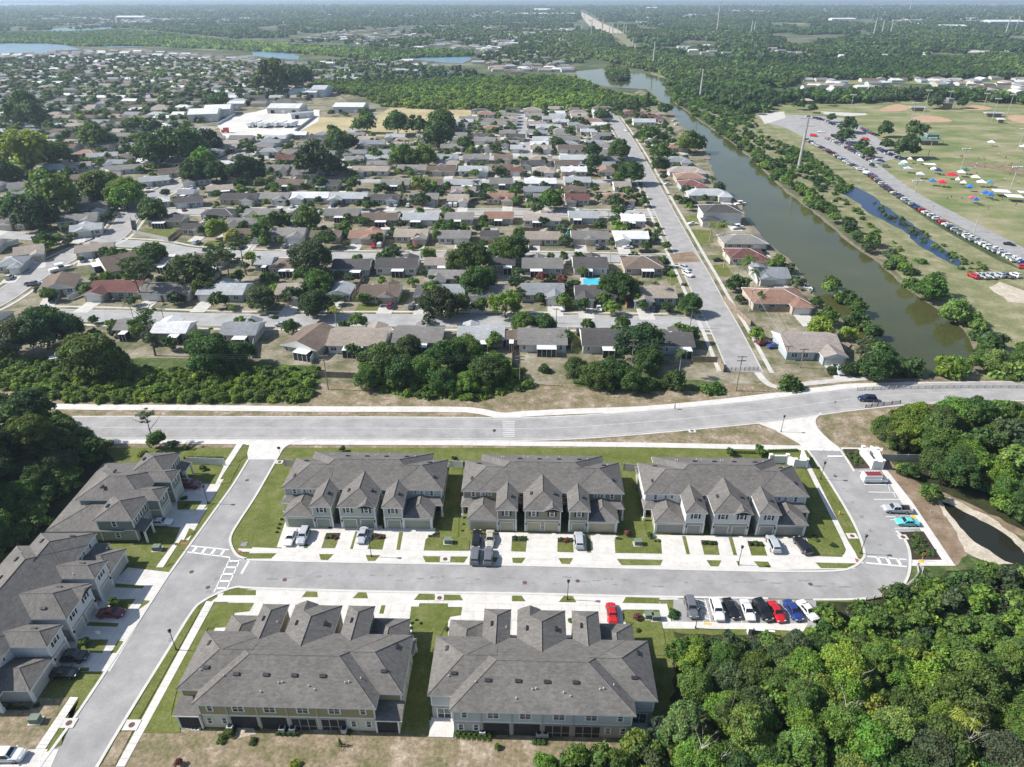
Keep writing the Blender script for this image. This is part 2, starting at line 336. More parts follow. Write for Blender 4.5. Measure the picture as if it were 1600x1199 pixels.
# near ground: green turf of the estate, dry ground behind it, floor of the woods
sheet('terrain', PW([(-60,700),(1320,700),(1430,880),(1330,1010),(1100,1150),(560,1145),(180,1199),(-200,1199),(-200,800)]), 'grass', .06)
sheet('dry_ground', PW([(140,1215),(225,1140),(300,1140),(560,1142),(640,1142),(700,1138),(1060,1140),(1080,1215)]), 'dry', .075, .4, 1.2)
sheet('dry_ground', PW(Z(14, [(460,415),(700,420),(820,540),(900,600),(1050,640),(1700,800),(1700,1000),(1500,920),(1250,770),(1080,700),(1040,720),(1180,930),(1250,1060),(1170,1140),(950,900)])), 'dirt', .075, .3, 1)
sheet('verge', PW(Z(14, [(300,200),(360,165),(700,150),(900,200),(900,420),(440,405),(330,310),(300,240)])), 'dry', .08, .2, 1)
sheet('verge', PW([(1000,670),(1180,664),(1215,680),(1250,697),(1050,693),(860,692),(850,684)]), 'dry', .07, .2, 1)
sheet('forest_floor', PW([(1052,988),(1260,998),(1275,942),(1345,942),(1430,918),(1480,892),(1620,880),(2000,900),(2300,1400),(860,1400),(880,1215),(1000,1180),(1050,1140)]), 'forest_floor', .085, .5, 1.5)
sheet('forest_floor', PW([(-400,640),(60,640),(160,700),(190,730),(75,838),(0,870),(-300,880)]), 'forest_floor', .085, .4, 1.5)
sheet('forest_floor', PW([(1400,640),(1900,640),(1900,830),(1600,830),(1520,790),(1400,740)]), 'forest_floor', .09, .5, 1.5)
sheet('lawn', PW(Z(15, [(-40,780),(430,760),(200,1110),(-40,1110)])), 'dry', .08, .2, 1)
sheet('thicket_floor', PW([(-100,552),(70,560),(300,560),(490,572),(500,600),(480,628),(110,626),(0,610),(-100,610)]), 'scrub', .07, .5, 2)
sheet('thicket_floor', PW([(555,560),(640,540),(800,560),(832,605),(740,625),(620,618),(575,590)]), 'scrub', .07, .5, 2)
sheet('terrain', PW([(1400,690),(1640,690),(1700,900),(1640,900),(1420,905)]), 'scrub', .065, .4, 2)
sheet('thicket_floor', PW([(890,590),(1000,585),(1130,600),(1135,612),(1000,612),(900,605)]), 'scrub', .07, .5, 2)

# roads: centre line in photo pixels, width in metres
def road(name, px, w, z, mat, kerb=0, sw=0, k=6):
    pts = smooth([Vector(p[:2]) for p in PW(px)], k); mb = MB(); ribbon_mb(mb, pts, -w/2, w/2, z)
    structure(name, mb, [mat])
    if kerb:
        mb = MB()
        for s in (-1, 1): ribbon_mb(mb, pts, *sorted((s*w/2, s*(w/2+kerb))), z+.01, thick=.05)
        structure('kerb', mb, ['conc_old'])
    if sw:
        mb = MB()
        for s in (-1, 1): ribbon_mb(mb, pts, *sorted((s*(w/2+2), s*(w/2+3.2))), z-.01, thick=.05)
        structure('pavement', mb, ['conc_old'])
    return pts
EW = [
 ([(60,492),(150,494),(300,499),(400,501),(600,501),(800,502),(950,503),(1060,505),(1120,508)], 8.5, 1),
 ([(175,380),(240,384),(300,394),(420,399),(560,401),(700,401),(850,402),(950,404),(1080,407)], 8, 1),
 ([(212,330),(300,331),(420,331),(560,333),(700,333),(850,333),(960,334),(1040,334)], 8, 1),
 ([(262,299),(340,291),(430,284),(560,283),(700,283),(850,284),(1005,284)], 7.5, 0),
 ([(400,246),(480,252),(560,252),(700,251),(790,249)], 7, 0), ([(700,246),(800,246),(900,247),(990,250)], 7, 0),
 ([(800,218),(860,219),(920,220),(985,222)], 7, 0)]
for px, w_, s_ in EW: road('street', px, w_, .09, 'asphalt3', .35, s_)
road('street', [(952,176),(968,200),(987,232),(1007,270),(1024,304),(1045,345),(1070,394),(1090,432),(1110,472),(1133,515),(1157,565),(1165,582)], 9, .105, 'asphalt2', .4, 1)
road('street', [(815,172),(815,195),(818,215),(822,246)], 8, .105, 'asphalt2', .3)
road('street', [(-120,520),(-20,478),(40,440),(85,413),(120,395),(150,383),(175,372),(195,350),(212,325),(258,298),(330,265),(385,238),(420,215),(470,195)], 9.5, .115, 'asphalt2', .4, 1)
road('street', [(-60,362),(20,368),(80,372),(150,378)], 8.5, .105, 'asphalt3', .3)
road('street', [(-60,338),(0,320),(82,292),(140,268),(190,250),(240,236),(290,214),(330,198)], 8, .105, 'asphalt2', .3, 1)
for i in range(9):
    y0 = 262-i*19; x1 = 235+i*28
    road('street', [(-120, y0+14), (0, y0+6), (x1*.5, y0-1), (min(x1, 470-max(0,(i-6)*30)), y0-5)], 9.5, .1, 'asphalt2')
road('street', [(535,215),(556,200),(585,184)], 8, .13, 'asphalt2')
sheet('intersection_patch', PW(Z(7, [(985,390),(1130,375),(1180,440),(1010,445)])), 'dirt', .118)
road('footpath', [(1500,592),(1380,590),(1260,600),(1215,605),(1195,596),(1182,580)], 2, .1, 'conc_old')
road('avenue', [(-250,672),(140,669),(300,669.5),(400,669.5),(600,670),(800,671),(900,668),(1000,661),(1100,652),(1200,642),(1300,628),(1400,618),(1500,613),(1650,612),(1900,615)], 9.4, .14, 'asphalt2', .5)
PATH = road('footpath', [(-250,628),(110,636.5),(300,638),(500,640),(700,640.5),(745,643),(785,650),(820,647.5),(900,643.5),(1000,640),(1100,631.5),(1200,620),(1300,607.5),(1345,603.5),(1500,601),(1700,601)], 2.6, .13, 'concrete')
road('footpath', [(120,690),(210,690.5),(400,691.5),(470,692),(700,693),(800,694),(1000,696),(1180,699.5),(1262,701)], 1.9, .13, 'concrete')

# avenue paint: centre dashes worn, edge lines
avl = smooth([Vector(p[:2]) for p in PW([(140,669),(300,669.5),(600,670),(800,671),(900,668),(1000,661),(1100,652),(1200,642),(1300,628),(1400,618),(1500,613)])], 8)
mb = MB()
for s in (-1, 1): ribbon_mb(mb, avl, *sorted((s*4.15, s*4.27)), .149)
ribbon_mb(mb, avl, -.06, .06, .149, 0)
structure('road_marking', mb, ['worn', 'yellow'])

# estate streets -------------------------------------------------------
def area(name, px, mat, z, **k): return sheet(name, PW(px), mat, z, **k)
front_n = [(400,876),(600,880.5),(800,884),(1000,889),(1200,893.5),(1300,893)]
front_s = [(400,920),(600,925.5),(800,928),(1000,933),(1200,936),(1310,938)]
street = ([(432,719),(400,775),(372,818),(361,838),(361,852),(370,868),(385,874)]+front_n+[(1330,888),(1346,876),(1350,862),(1335,820),(1300,760),(1262,704),(1312,703),(1345,755),(1402,832),(1417,852),(1422,875),(1419,900),(1407,918),(1378,931),(1340,937)]
  +list(reversed(front_s))+[(372,918),(345,926),(318,940),(300,957),(262,1018),(205,1110),(152,1199),(120,1260),(20,1260),(62,1199),(120,1118),(193,1008),(262,901),(330,806),(365,757),(388,719)])
area('street', street, 'asphalt', .1)
area('street_apron', [(372,676),(383,690),(388,719),(432,719),(442,702),(455,694),(478,686),(520,682),(520,676)], 'concrete', .136)
area('street_apron', [(1150,665),(1185,663),(1214,674),(1240,688),(1262,705),(1313,704),(1296,690),(1278,672),(1273,657),(1283,646),(1310,637),(1260,644)], 'concrete', .136)
# parking bays
area('parking_bay', [(1328,733),(1374,733),(1439,832),(1396,832)], 'asphalt', .106)
area('parking_bay', Z(17, [(1010,140),(1080,148),(1900,152),(1900,330),(1600,310),(1000,290)]), 'asphalt', .106)
area('footpath', Z(14, [(690,400),(720,400),(700,410),(720,540),(1170,1140),(890,1140),(885,1105),(1085,1103),(960,920),(900,810),(710,535),(660,440)]) if False else Z(14, [(705,535),(738,535),(900,740),(1170,1140),(890,1140),(885,1103),(1080,1103),(960,925),(830,740)]), 'concrete', .12, thick=.06)
area('footpath', Z(14, [(455,400),(720,402),(715,425),(460,415)]), 'concrete', .12, thick=.06)
area('footpath', Z(17, [(690,176),(922,178),(968,178),(995,288),(1600,300),(1850,300),(1820,350),(1600,338),(945,332),(918,215),(690,213)]), 'concrete', .12, thick=.06)
def strip(name, px, wm, z, mat, thick=.1, k=4):
    mb = MB(); pts = smooth([Vector(p[:2]) for p in PW(px)], k); ribbon_mb(mb, pts, -wm/2, wm/2, z, thick=thick); return structure(name, mb, [mat])
K = .17
strip('kerb', [(262,901),(330,806),(365,757),(388,719)], .45, K, 'kerb'); strip('kerb', [(20,1260),(62,1199),(120,1118),(193,1008),(262,901)], .45, K, 'kerb')
strip('kerb', [(120,1260),(152,1199),(205,1110),(262,1018),(300,957),(318,940),(345,926),(372,918),(400,920)]+front_s[1:5], .45, K, 'kerb')
strip('kerb', [(478,686),(455,694),(442,702),(432,719),(400,775),(372,818),(361,838),(361,852),(370,868),(385,874)]+front_n+[(1330,888),(1346,876),(1350,862),(1335,820),(1300,760),(1262,704),(1240,688),(1214,674)], .45, K, 'kerb')
strip('kerb', [(1283,646),(1273,657),(1278,672),(1296,690),(1313,704),(1335,738)], .45, K, 'kerb'); strip('kerb', [(1400,830),(1412,842),(1419,856),(1422,875),(1419,900),(1407,918),(1378,931),(1340,937),(1270,938)], .45, K, 'kerb')
# concrete frontages (driveways and walks) with their joints, then the green islands on them
def frontage(name, quad, nx, ny, z=.125):
    """slabs between four photo corners, split by recessed joints"""
    a, b, c, d = [P(*q) for q in quad]; o = root(name, (0,0,0)); o['kind'] = 'structure'
    for i in range(nx):
        for j in range(ny):
            def q(u, v): return (a*(1-u)+b*u)*(1-v)+(d*(1-u)+c*u)*v
            e = .012/((b-a).length/nx); f_ = .012/((d-a).length/ny)
            cs = [q((i+e)/nx, (j+f_)/ny), q((i+1-e)/nx, (j+f_)/ny), q((i+1-e)/nx, (j+1-f_)/ny), q((i+e)/nx, (j+1-f_)/ny)]
            mb = MB(); dz = rng.uniform(0, .004); mb.prism([(p.x, p.y) for p in cs][::-1] if (cs[1]-cs[0]).cross(cs[2]-cs[1]).z < 0 else [(p.x, p.y) for p in cs], .05, z+dz); mb.build('slab', 'concrete', o)
area('paving_base', [(385,872),(395,856),(440,858),(446,830),(670,832),(668,860),(735,861),(738,836),(965,838),(965,864),(1030,866),(1030,843),(1260,846),(1275,870),(1340,872),(1335,890),(1200,892),(1000,888),(800,883.5),(600,880),(400,875.5)], 'kerb', .115)
for q, nx in ((Z(12, [(185,860),(1135,905),(1050,1045),(130,1025)]), 16), ((Z(13, [(-80,930),(650,945),(650,1060),(-120,1045)])), 14), (Z(13, [(830,945),(2000,965),(2080,1083),(935,1065)]), 18)):
    frontage('driveway', q, nx, 4)
for q in ([(365,853),(1180,868),(1180,890),(372,870)], [(1180,868),(1345,871),(1335,890),(1180,890)]):
    pass
frontage('footpath', [(372,858),(1330,873),(1330,880),(375,863)], 60, 1, .13)
frontage('driveway', Z(12, [(120,1050),(1050,1070),(1060,1118),(95,1100)]), 14, 2, .127); frontage('driveway', [(734,867),(965,870.5),(968,884.5),(728,880.5)], 12, 2, .127)
frontage('driveway', [(1035,872),(1273,876.5),(1283,889),(1030,885.5)], 12, 2, .127)
frontage('driveway', [(365,925),(660,929),(640,1000),(330,995)], 14, 5, .127); frontage('driveway', [(700,931),(975,936),(980,1000),(700,995)], 14, 5, .127)
frontage('footpath', [(345,930),(700,932),(700,944),(330,941)], 24, 1, .131); frontage('footpath', [(700,934),(1030,938),(1032,944.5),(700,944)], 24, 1, .131)
area('paving_base', [(340,928),(400,921),(1060,935),(1060,938),(340,940)], 'kerb', .118)
# west side driveways (beside the long street)
for q in (Z(11, [(1180,600),(1390,560),(1360,640),(1080,1000)]) if False else Z(11, [(1130,590),(1400,600),(1180,980),(860,960)]), Z(11, [(800,1150),(1060,1180),(690,1800),(150,1800)])):
    frontage('driveway', q, 4, 14, .123)
frontage('footpath', Z(11, [(1480,378),(1520,378),(1020,1150),(975,1150)]), 1, 20, .129); frontage('footpath', Z(15, [(440,760),(492,762),(270,1110),(205,1110)]), 1, 14, .129)
frontage('driveway', Z(15, [(-150,1095),(370,1085),(320,1199),(-150,1199)]), 6, 3, .126)
frontage('footpath', Z(15, [(1340,165),(1290,160),(725,1196),(780,1196)]), 1, 26, .129); frontage('footpath', Z(15, [(1380,130),(1600,130),(1600,166),(1340,166)]), 6, 1, .13)
frontage('footpath', Z(14, [(228,500),(258,500),(500,985),(465,985)]), 1, 18, .129); frontage('footpath', Z(14, [(465,985),(500,985),(542,1040),(530,1100),(455,1100),(488,1040)]) [:4] if False else Z(14, [(465,985),(500,985),(541,1050),(487,1040)]), 1, 4, .129)
area('footpath', Z(14, [(487,1040),(541,1050),(560,1090),(600,1125),(240,1120),(240,1085),(465,1088)]), 'concrete', .129, thick=.06)
isl = [(12,[(440,940),(530,940),(495,1030),(408,1030)]),(12,[(622,925),(635,925),(605,1035),(588,1035)]),(12,[(725,950),(812,950),(790,1040),(697,1035)]),(12,[(895,930),(920,930),(900,1042),(877,1040)]),
 (12,[(305,1005),(330,1005),(322,1030),(298,1030)]),(12,[(1060,975),(1120,930),(1145,760),(1200,480),(1290,480),(1270,800),(1265,960),(1335,985),(1330,1047),(1048,1045)]),
 (12,[(-110,1062),(130,1062),(95,1095),(-100,1095)]),(12,[(395,1067),(487,1067),(450,1105),(405,1103)]),(12,[(685,1073),(778,1073),(745,1110),(700,1110)]),(12,[(1042,1080),(1325,1083),(1300,1120),(1060,1118)]),
 (13,[(0,960),(95,960),(85,1053),(-5,1050)]),(13,[(285,965),(380,965),(385,1057),(283,1053)]),(13,[(463,945),(488,945),(495,1058),(468,1057)]),(13,[(640,970),(690,970),(690,560),(780,560),(815,800),(850,960),(930,975),(937,1065),(645,1060)]),
 (13,[(0,1090),(85,1090),(60,1125),(5,1122)]),(13,[(290,1092),(382,1093),(360,1130),(310,1128)]),(13,[(655,1098),(942,1103),(928,1138),(685,1137)]),(13,[(-160,1086),(-85,1088),(-100,1118),(-150,1116)]),
 (13,[(1062,955),(1085,955),(1112,1068),(1090,1068)]),(13,[(1180,980),(1280,985),(1297,1073),(1200,1070)]),(13,[(1352,960),(1375,960),(1407,1075),(1383,1073)]),(13,[(1470,985),(1565,990),(1595,1077),(1495,1075)]),
 (13,[(1215,1105),(1308,1107),(1290,1145),(1240,1143)]),(13,[(1400,1110),(1422,1110),(1418,1145)]),(13,[(1508,1112),(1600,1115),(1620,1150),(1545,1150)]),(14,[(295,1120),(565,1126),(530,1155),(330,1155)]),
 (14,[(185,530),(230,530),(462,990),(484,1040),(460,1085),(270,1078),(240,960),(200,560)]),(14,[(215,420),(245,430),(405,720),(540,960),(595,1050),(597,1090),(560,1090),(545,1040),(505,970),(330,640)]),
 (16,[(285,137),(315,100),(383,102),(387,137)]),(16,[(603,143),(640,106),(690,108),(702,145)]),(16,[(985,155),(1020,115),(1115,117),(1125,155)]),(16,[(1170,157),(1175,120),(1275,122),(1295,157)]),
 (16,[(970,195),(1290,198),(1280,250),(1215,260),(1100,480),(1080,990),(900,990),(1000,400),(960,280)]),(16,[(770,240),(785,187),(810,187),(797,240)]),(15,[(1390,125),(1410,95),(1600,92),(1600,125)]),
 (17,[(0,127),(60,127),(85,163),(0,163)]),(17,[(290,168),(325,128),(380,130),(403,170)]),(17,[(690,173),(710,137),(920,142),(922,177)]),(17,[(690,215),(920,218),(945,335),(970,500),(900,500),(760,300),(695,290)]),
 (15,[(808,905),(865,910),(1285,158),(1200,225),(1140,310)]),(15,[(1342,170),(1590,172),(1560,225),(1470,235),(1430,325),(1300,330),(1110,700),(1070,870),(1120,900),(1130,985),(895,985)]),
 (11,[(1190,515),(1400,515),(1345,630),(1205,625)]),(11,[(1480,495),(1540,455),(1560,385),(1520,383)]),(11,[(1375,632),(1440,620),(1500,500),(1470,505)]),(11,[(1270,790),(1340,750),(1310,735)]),(11,[(905,890),(1130,900),(1090,995),(975,1148),(680,1130),(680,1005),(880,990)]),
 (11,[(1145,990),(1225,925),(1185,905)]),(11,[(1040,1145),(1120,1110),(1165,1025),(1105,1025)]),(11,[(1110,735),(1265,735),(1225,790),(1110,790)]),(15,[(860,220),(945,160),(900,155)]),(15,[(690,490),(750,480),(785,415),(740,408)]),
 (15,[(720,50),(905,65),(890,82),(720,75)]),(15,[(540,290),(745,300),(735,322),(530,315)]),(15,[(490,400),(680,402),(640,485),(480,480)]),(15,[(730,150),(850,148),(790,220),(700,205)]),(15,[(440,575),(560,578),(555,600),(430,600)]),(15,[(410,890),(550,790),(500,770),(290,1105),(385,1060),(430,960)]),
 (1,[(0,0),(1,0),(1,1)])]
for n_, pts in isl[:-1]: sheet('lawn', PW(Z(n_, pts)), 'grass', .142)
for n_, pts in ((14,[(465,410),(560,410),(570,450),(640,500),(630,530),(540,530)]),(14,[(830,930),(970,925),(1085,1103),(900,1098)]),(12,[(440,935),(530,935),(515,975),(425,975)]),(12,[(735,935),(812,945),(805,975),(727,980)]),(12,[(1070,960),(1150,925),(1150,965)]),(13,[(0,955),(95,955),(92,990),(0,990)]),(13,[(285,965),(380,965),(380,995),(285,995)]),(13,[(1180,980),(1280,985),(1288,1012),(1185,1010)]),(13,[(1470,985),(1565,990),(1578,1020),(1478,1018)])):
    sheet('planting_bed', PW(Z(n_, pts)), 'mulch', .15)
sheet('verge', PW(Z(15, [(640,1190),(745,985),(832,970),(720,1190)])), 'dry', .142)
# road paint
def paint(quads, mat='whitepaint', z=.112):
    mb = MB()
    for q in quads: mb.poly([tuple(P(x, y, z)) for x, y in q])
    structure('road_marking', mb, [mat])
def bar(a, b, wpx):
    A, B = Vector(a), Vector(b); d = (B-A).normalized(); n_ = Vector((-d.y, d.x))*wpx/2
    return [tuple(A+n_), tuple(B+n_), tuple(B-n_), tuple(A-n_)]
paint([bar(*Z(11, [(1190,1012),(1432,1037)]), 1.6), bar(*Z(11, [(1170,1050),(1440,1085)]), 1.8)]+[bar(*Z(11, [(x-12,1050+(x-1200)*.14),(x+14,1018+(x-1200)*.1)]), 3.4) for x in (1215,1272,1330,1388)])
paint([bar((360,871),(334,926),1.5), bar((375.5,874),(353,923),1.5)]+[bar((360-(y-871)*.473,y),(375.5-(y-874)*.459,y+.3),2.6) for y in (876.5,886.5,897,908,919)]
  +[bar(*Z(11, [(1555,1105),(1508,1187)]), 3.2)])
paint([bar(*Z(14, [(620,1078),(866,1098)]), 1.6), bar(*Z(14, [(612,1118),(868,1142)]), 1.8)]+[bar(*Z(14, [(x,1084+(x-680)*.08),(x+22,1122+(x-680)*.08)]), 4) for x in (682,742,808)])
paint([bar(*Z(14, [(x,411+(x-250)*.02),(x+42,413+(x-250)*.02)]), 1.8) for x in (245,300,355,405)]+[bar(*Z(14, [(372,452),(470,452)]), 2.2)], z=.15)
paint([bar((785+i*.2, 658.6+i*2.9), (804, 658.7+i*2.9), 1.1) for i in range(9)], 'worn', z=.152)
paint([bar(*Z(14, q), .9) for q in ([(598,628),(760,630)], [(628,676),(800,678)], [(662,722),(828,722)], [(700,765),(862,768)], [(735,828),(800,832)], [(762,850),(900,842)], [(790,902),(945,900)], [(568,545),(700,545)], [(752,640),(762,668)], [(785,682),(798,710)])])
paint([bar(*Z(17, q), .9) for q in ([(1155,145),(1200,295)], [(1205,145),(1245,300)], [(1165,150),(1205,160)], [(1175,180),(1218,195)], [(1185,215),(1228,232)], [(1195,255),(1236,272)], [(1300,148),(1340,300)], [(1390,150),(1440,300)], [(1480,150),(1530,300)], [(1570,150),(1615,305)], [(1665,152),(1700,305)], [(1755,152),(1800,306)])])
paint([bar(*Z(17, [(1198,298),(1250,300)]), 3)], 'yellow', .135); paint([bar(*Z(14, [(898,820),(925,850)]), 5), bar(*Z(14, [(940,1108),(975,1108)]), 5)], 'yellow', .135)
for q in (Z(11,[(1135,995),(1180,998),(1175,1010),(1128,1008)]), Z(11,[(1478,1040),(1510,1045),(1520,1058),(1490,1055)]), Z(14,[(540,1092),(565,1100),(570,1118),(550,1118)]), Z(14,[(888,1105),(900,1105),(900,1125),(888,1125)])):
    sheet('tactile_paving', PW(q), 'tactile', .139)
# sports ground car park and its road
area('car_park', Z(4, [(-80,715),(190,722),(460,740),(600,800),(700,880),(830,990),(640,1035),(560,1050),(240,870),(100,800),(-20,770)]), 'asphalt2', .33)
road('park_road', [(1340,245),(1364,262),(1392,284),(1422,305),(1460,326),(1510,352),(1560,378),(1640,420),(1760,480)], 10, .34, 'asphalt', 0)
area('gravel_yard', Z(4, [(-60,715),(100,700),(110,740),(-20,780)]), 'conc_old', .345)
area('park_path', Z(4, [(330,700),(610,712),(620,722),(500,730),(330,715)]), 'conc_old', .31)

for i in range(46):                                            # tar smudges down the middle of the front street
    x = 420+i*21+rng.uniform(-9, 9); p = P(x, 901+(x-400)*.0155+rng.uniform(-7, 7)); a = rng.uniform(.3, 1.4); b = rng.uniform(.05, .22)
    sheet('tar_patch', jagged([(p.x-a, p.y-b), (p.x+a, p.y-b), (p.x+a*.8, p.y+b), (p.x-a*.9, p.y+b)], .12, .35, i), 'tar', .1045)
for i in range(16):
    p = P(270+i*14, 1000-i*18+rng.uniform(-8, 8)) if i < 9 else P(1290+(i-9)*14, 720+(i-9)*22); a = rng.uniform(.2, .6)
    sheet('tar_patch', jagged([(p.x-a, p.y-a), (p.x+a, p.y-a), (p.x+a, p.y+a), (p.x-a, p.y+a)], .2, .3, i+50), 'tar', .1045)
from mathutils import noise as mn
# ---------------------------------------------------------------- building pieces
def hip(mb, x0, x1, y0, y1, z, s, h0=True, h1=True, axis=None, t=.2, mi=0, ft=1):
    """hip or gable roof solid over a rectangle, white fascia band below the slopes"""
    ax = axis or ('x' if x1-x0 >= y1-y0 else 'y')
    if ax == 'y': T = lambda a, b, c: (b, a, c); a0, a1, b0, b1 = y0, y1, x0, x1
    else: T = lambda a, b, c: (a, b, c); a0, a1, b0, b1 = x0, x1, y0, y1
    hw = (b1-b0)/2; zr = z+hw*s; bm = (b0+b1)/2
    r0 = a0+(min(hw, (a1-a0)/2) if h0 else 0); r1 = a1-(min(hw, (a1-a0)/2) if h1 else 0)
    A, B, C_, D, E, G = T(a0,b0,z), T(a1,b0,z), T(a1,b1,z), T(a0,b1,z), T(r0,bm,zr), T(r1,bm,zr)
    mb.poly([A, B, G, E], mi); mb.poly([C_, D, E, G], mi)
    mb.poly([D, A, E], mi if h0 else 2); mb.poly([B, C_, G], mi if h1 else 2)
    lo = [(p[0], p[1], z-t) for p in (A, B, C_, D)]; up = [A, B, C_, D]
    for i in range(4): j = (i+1) % 4; mb.poly([lo[i], lo[j], up[j], up[i]], ft)
    if t == .2:
        for a_, b_ in ((E, G),)+(((A, E), (D, E)) if h0 else ())+(((B, G), (C_, G)) if h1 else ()): mb.tube(a_, b_, .075, .075, 4, 2, False)
    mb.poly(lo[::-1], ft)
    return zr
_mc = {}
def cached(key, f):
    if key not in _mc: _mc[key] = f()
    return _mc[key]
def win_meshes(w, h, n=1):
    def f():
        a = MB(); e = .09; W = w*n/2
        a.box(-W-e, -.05, -e, W+e, .02, 0, bottom=True); a.box(-W-e, -.05, h, W+e, .02, h+e)
        for i in range(n+1): x = -W+i*w; a.box(x-e/(1 if i in (0,n) else 2), -.05, 0, x+e/(1 if i in (0,n) else 2), .02, h)
        for i in range(n): a.box(-W+i*w+.02, -.035, h*.5-.03, -W+(i+1)*w-.02, .02, h*.5+.03)
        p = MB(); p.box(-w/2+.03, -.012, .01, w/2-.03, .02, h-.01)
        s = MB(); s.box(-.17, -.06, -.05, .17, .02, h+.05); 
        for k in range(3): s.box(-.15, -.075, .05+k*h/3, .15, -.055, (k+1)*h/3-.03)
        return a.mesh('window', [M['trim']]), p.mesh('pane', [M['glass']]), s.mesh('shutter', [M['black']])
    return cached(('w', w, h, n), f)
def window(par, x, y, z, w=.8, h=1.2, n=1, rz=0, shut=False):
    a, p, s = win_meshes(w, h, n); o = ob('window', a, par, (x, y, z), None, rz)
    for i in range(n): ob('pane', p, o, (-w*n/2+(i+.5)*w, 0, 0))
    if shut:
        for k in (-1, 1): ob('shutter', s, o, (k*(w*n/2+.27), 0, 0))
    return o
def garage_door(par, x, y, w, col, rz=0, z=.0, h=2.15, frame=True):
    def f():
        a = MB(); a.box(-w/2, -.03, 0, w/2, .02, h)
        for k in range(4):
            n = max(2, int(w/.6))
            for i in range(n): a.box(-w/2+i*w/n+.05, -.045, k*h/4+.05, -w/2+(i+1)*w/n-.05, -.028, (k+1)*h/4-.05)
        t = MB(); t.box(-w/2-.14, -.07, 0, -w/2, .02, h+.14); t.box(w/2, -.07, 0, w/2+.14, .02, h+.14); t.box(-w/2, -.07, h, w/2, .02, h+.14)
        return a.mesh('garage_door', [M['wall']]), t.mesh('door_frame', [M['trim']])
    a, t = cached(('g', w, h), f); o = ob('garage_door', a, par, (x, y, z), col, rz)
    if frame: ob('door_frame', t, o)
    return o
def vent_mesh():
    a = MB(); a.box(-.42, -.22, -.1, .42, .22, .2); return a.mesh('roof_vent', [M['vent']])
def pipe_mesh():
    a = MB(); a.tube((0,0,-.2), (0,0,.32), .07, .07, 8); return a.mesh('vent_pipe', [M['pipe']])
def coach_light():
    a = MB(); a.box(-.09, -.2, 0, .09, 0, .34, bottom=True); a.box(-.12, -.23, .34, .12, 0, .38); return a.mesh('wall_lamp', [M['black']])
ROOFC = (.15,.139,.127)
def walls(mb, x0, x1, y0, y1, z0, z1): mb.box(x0, y0, z0, x1, y1, z1)
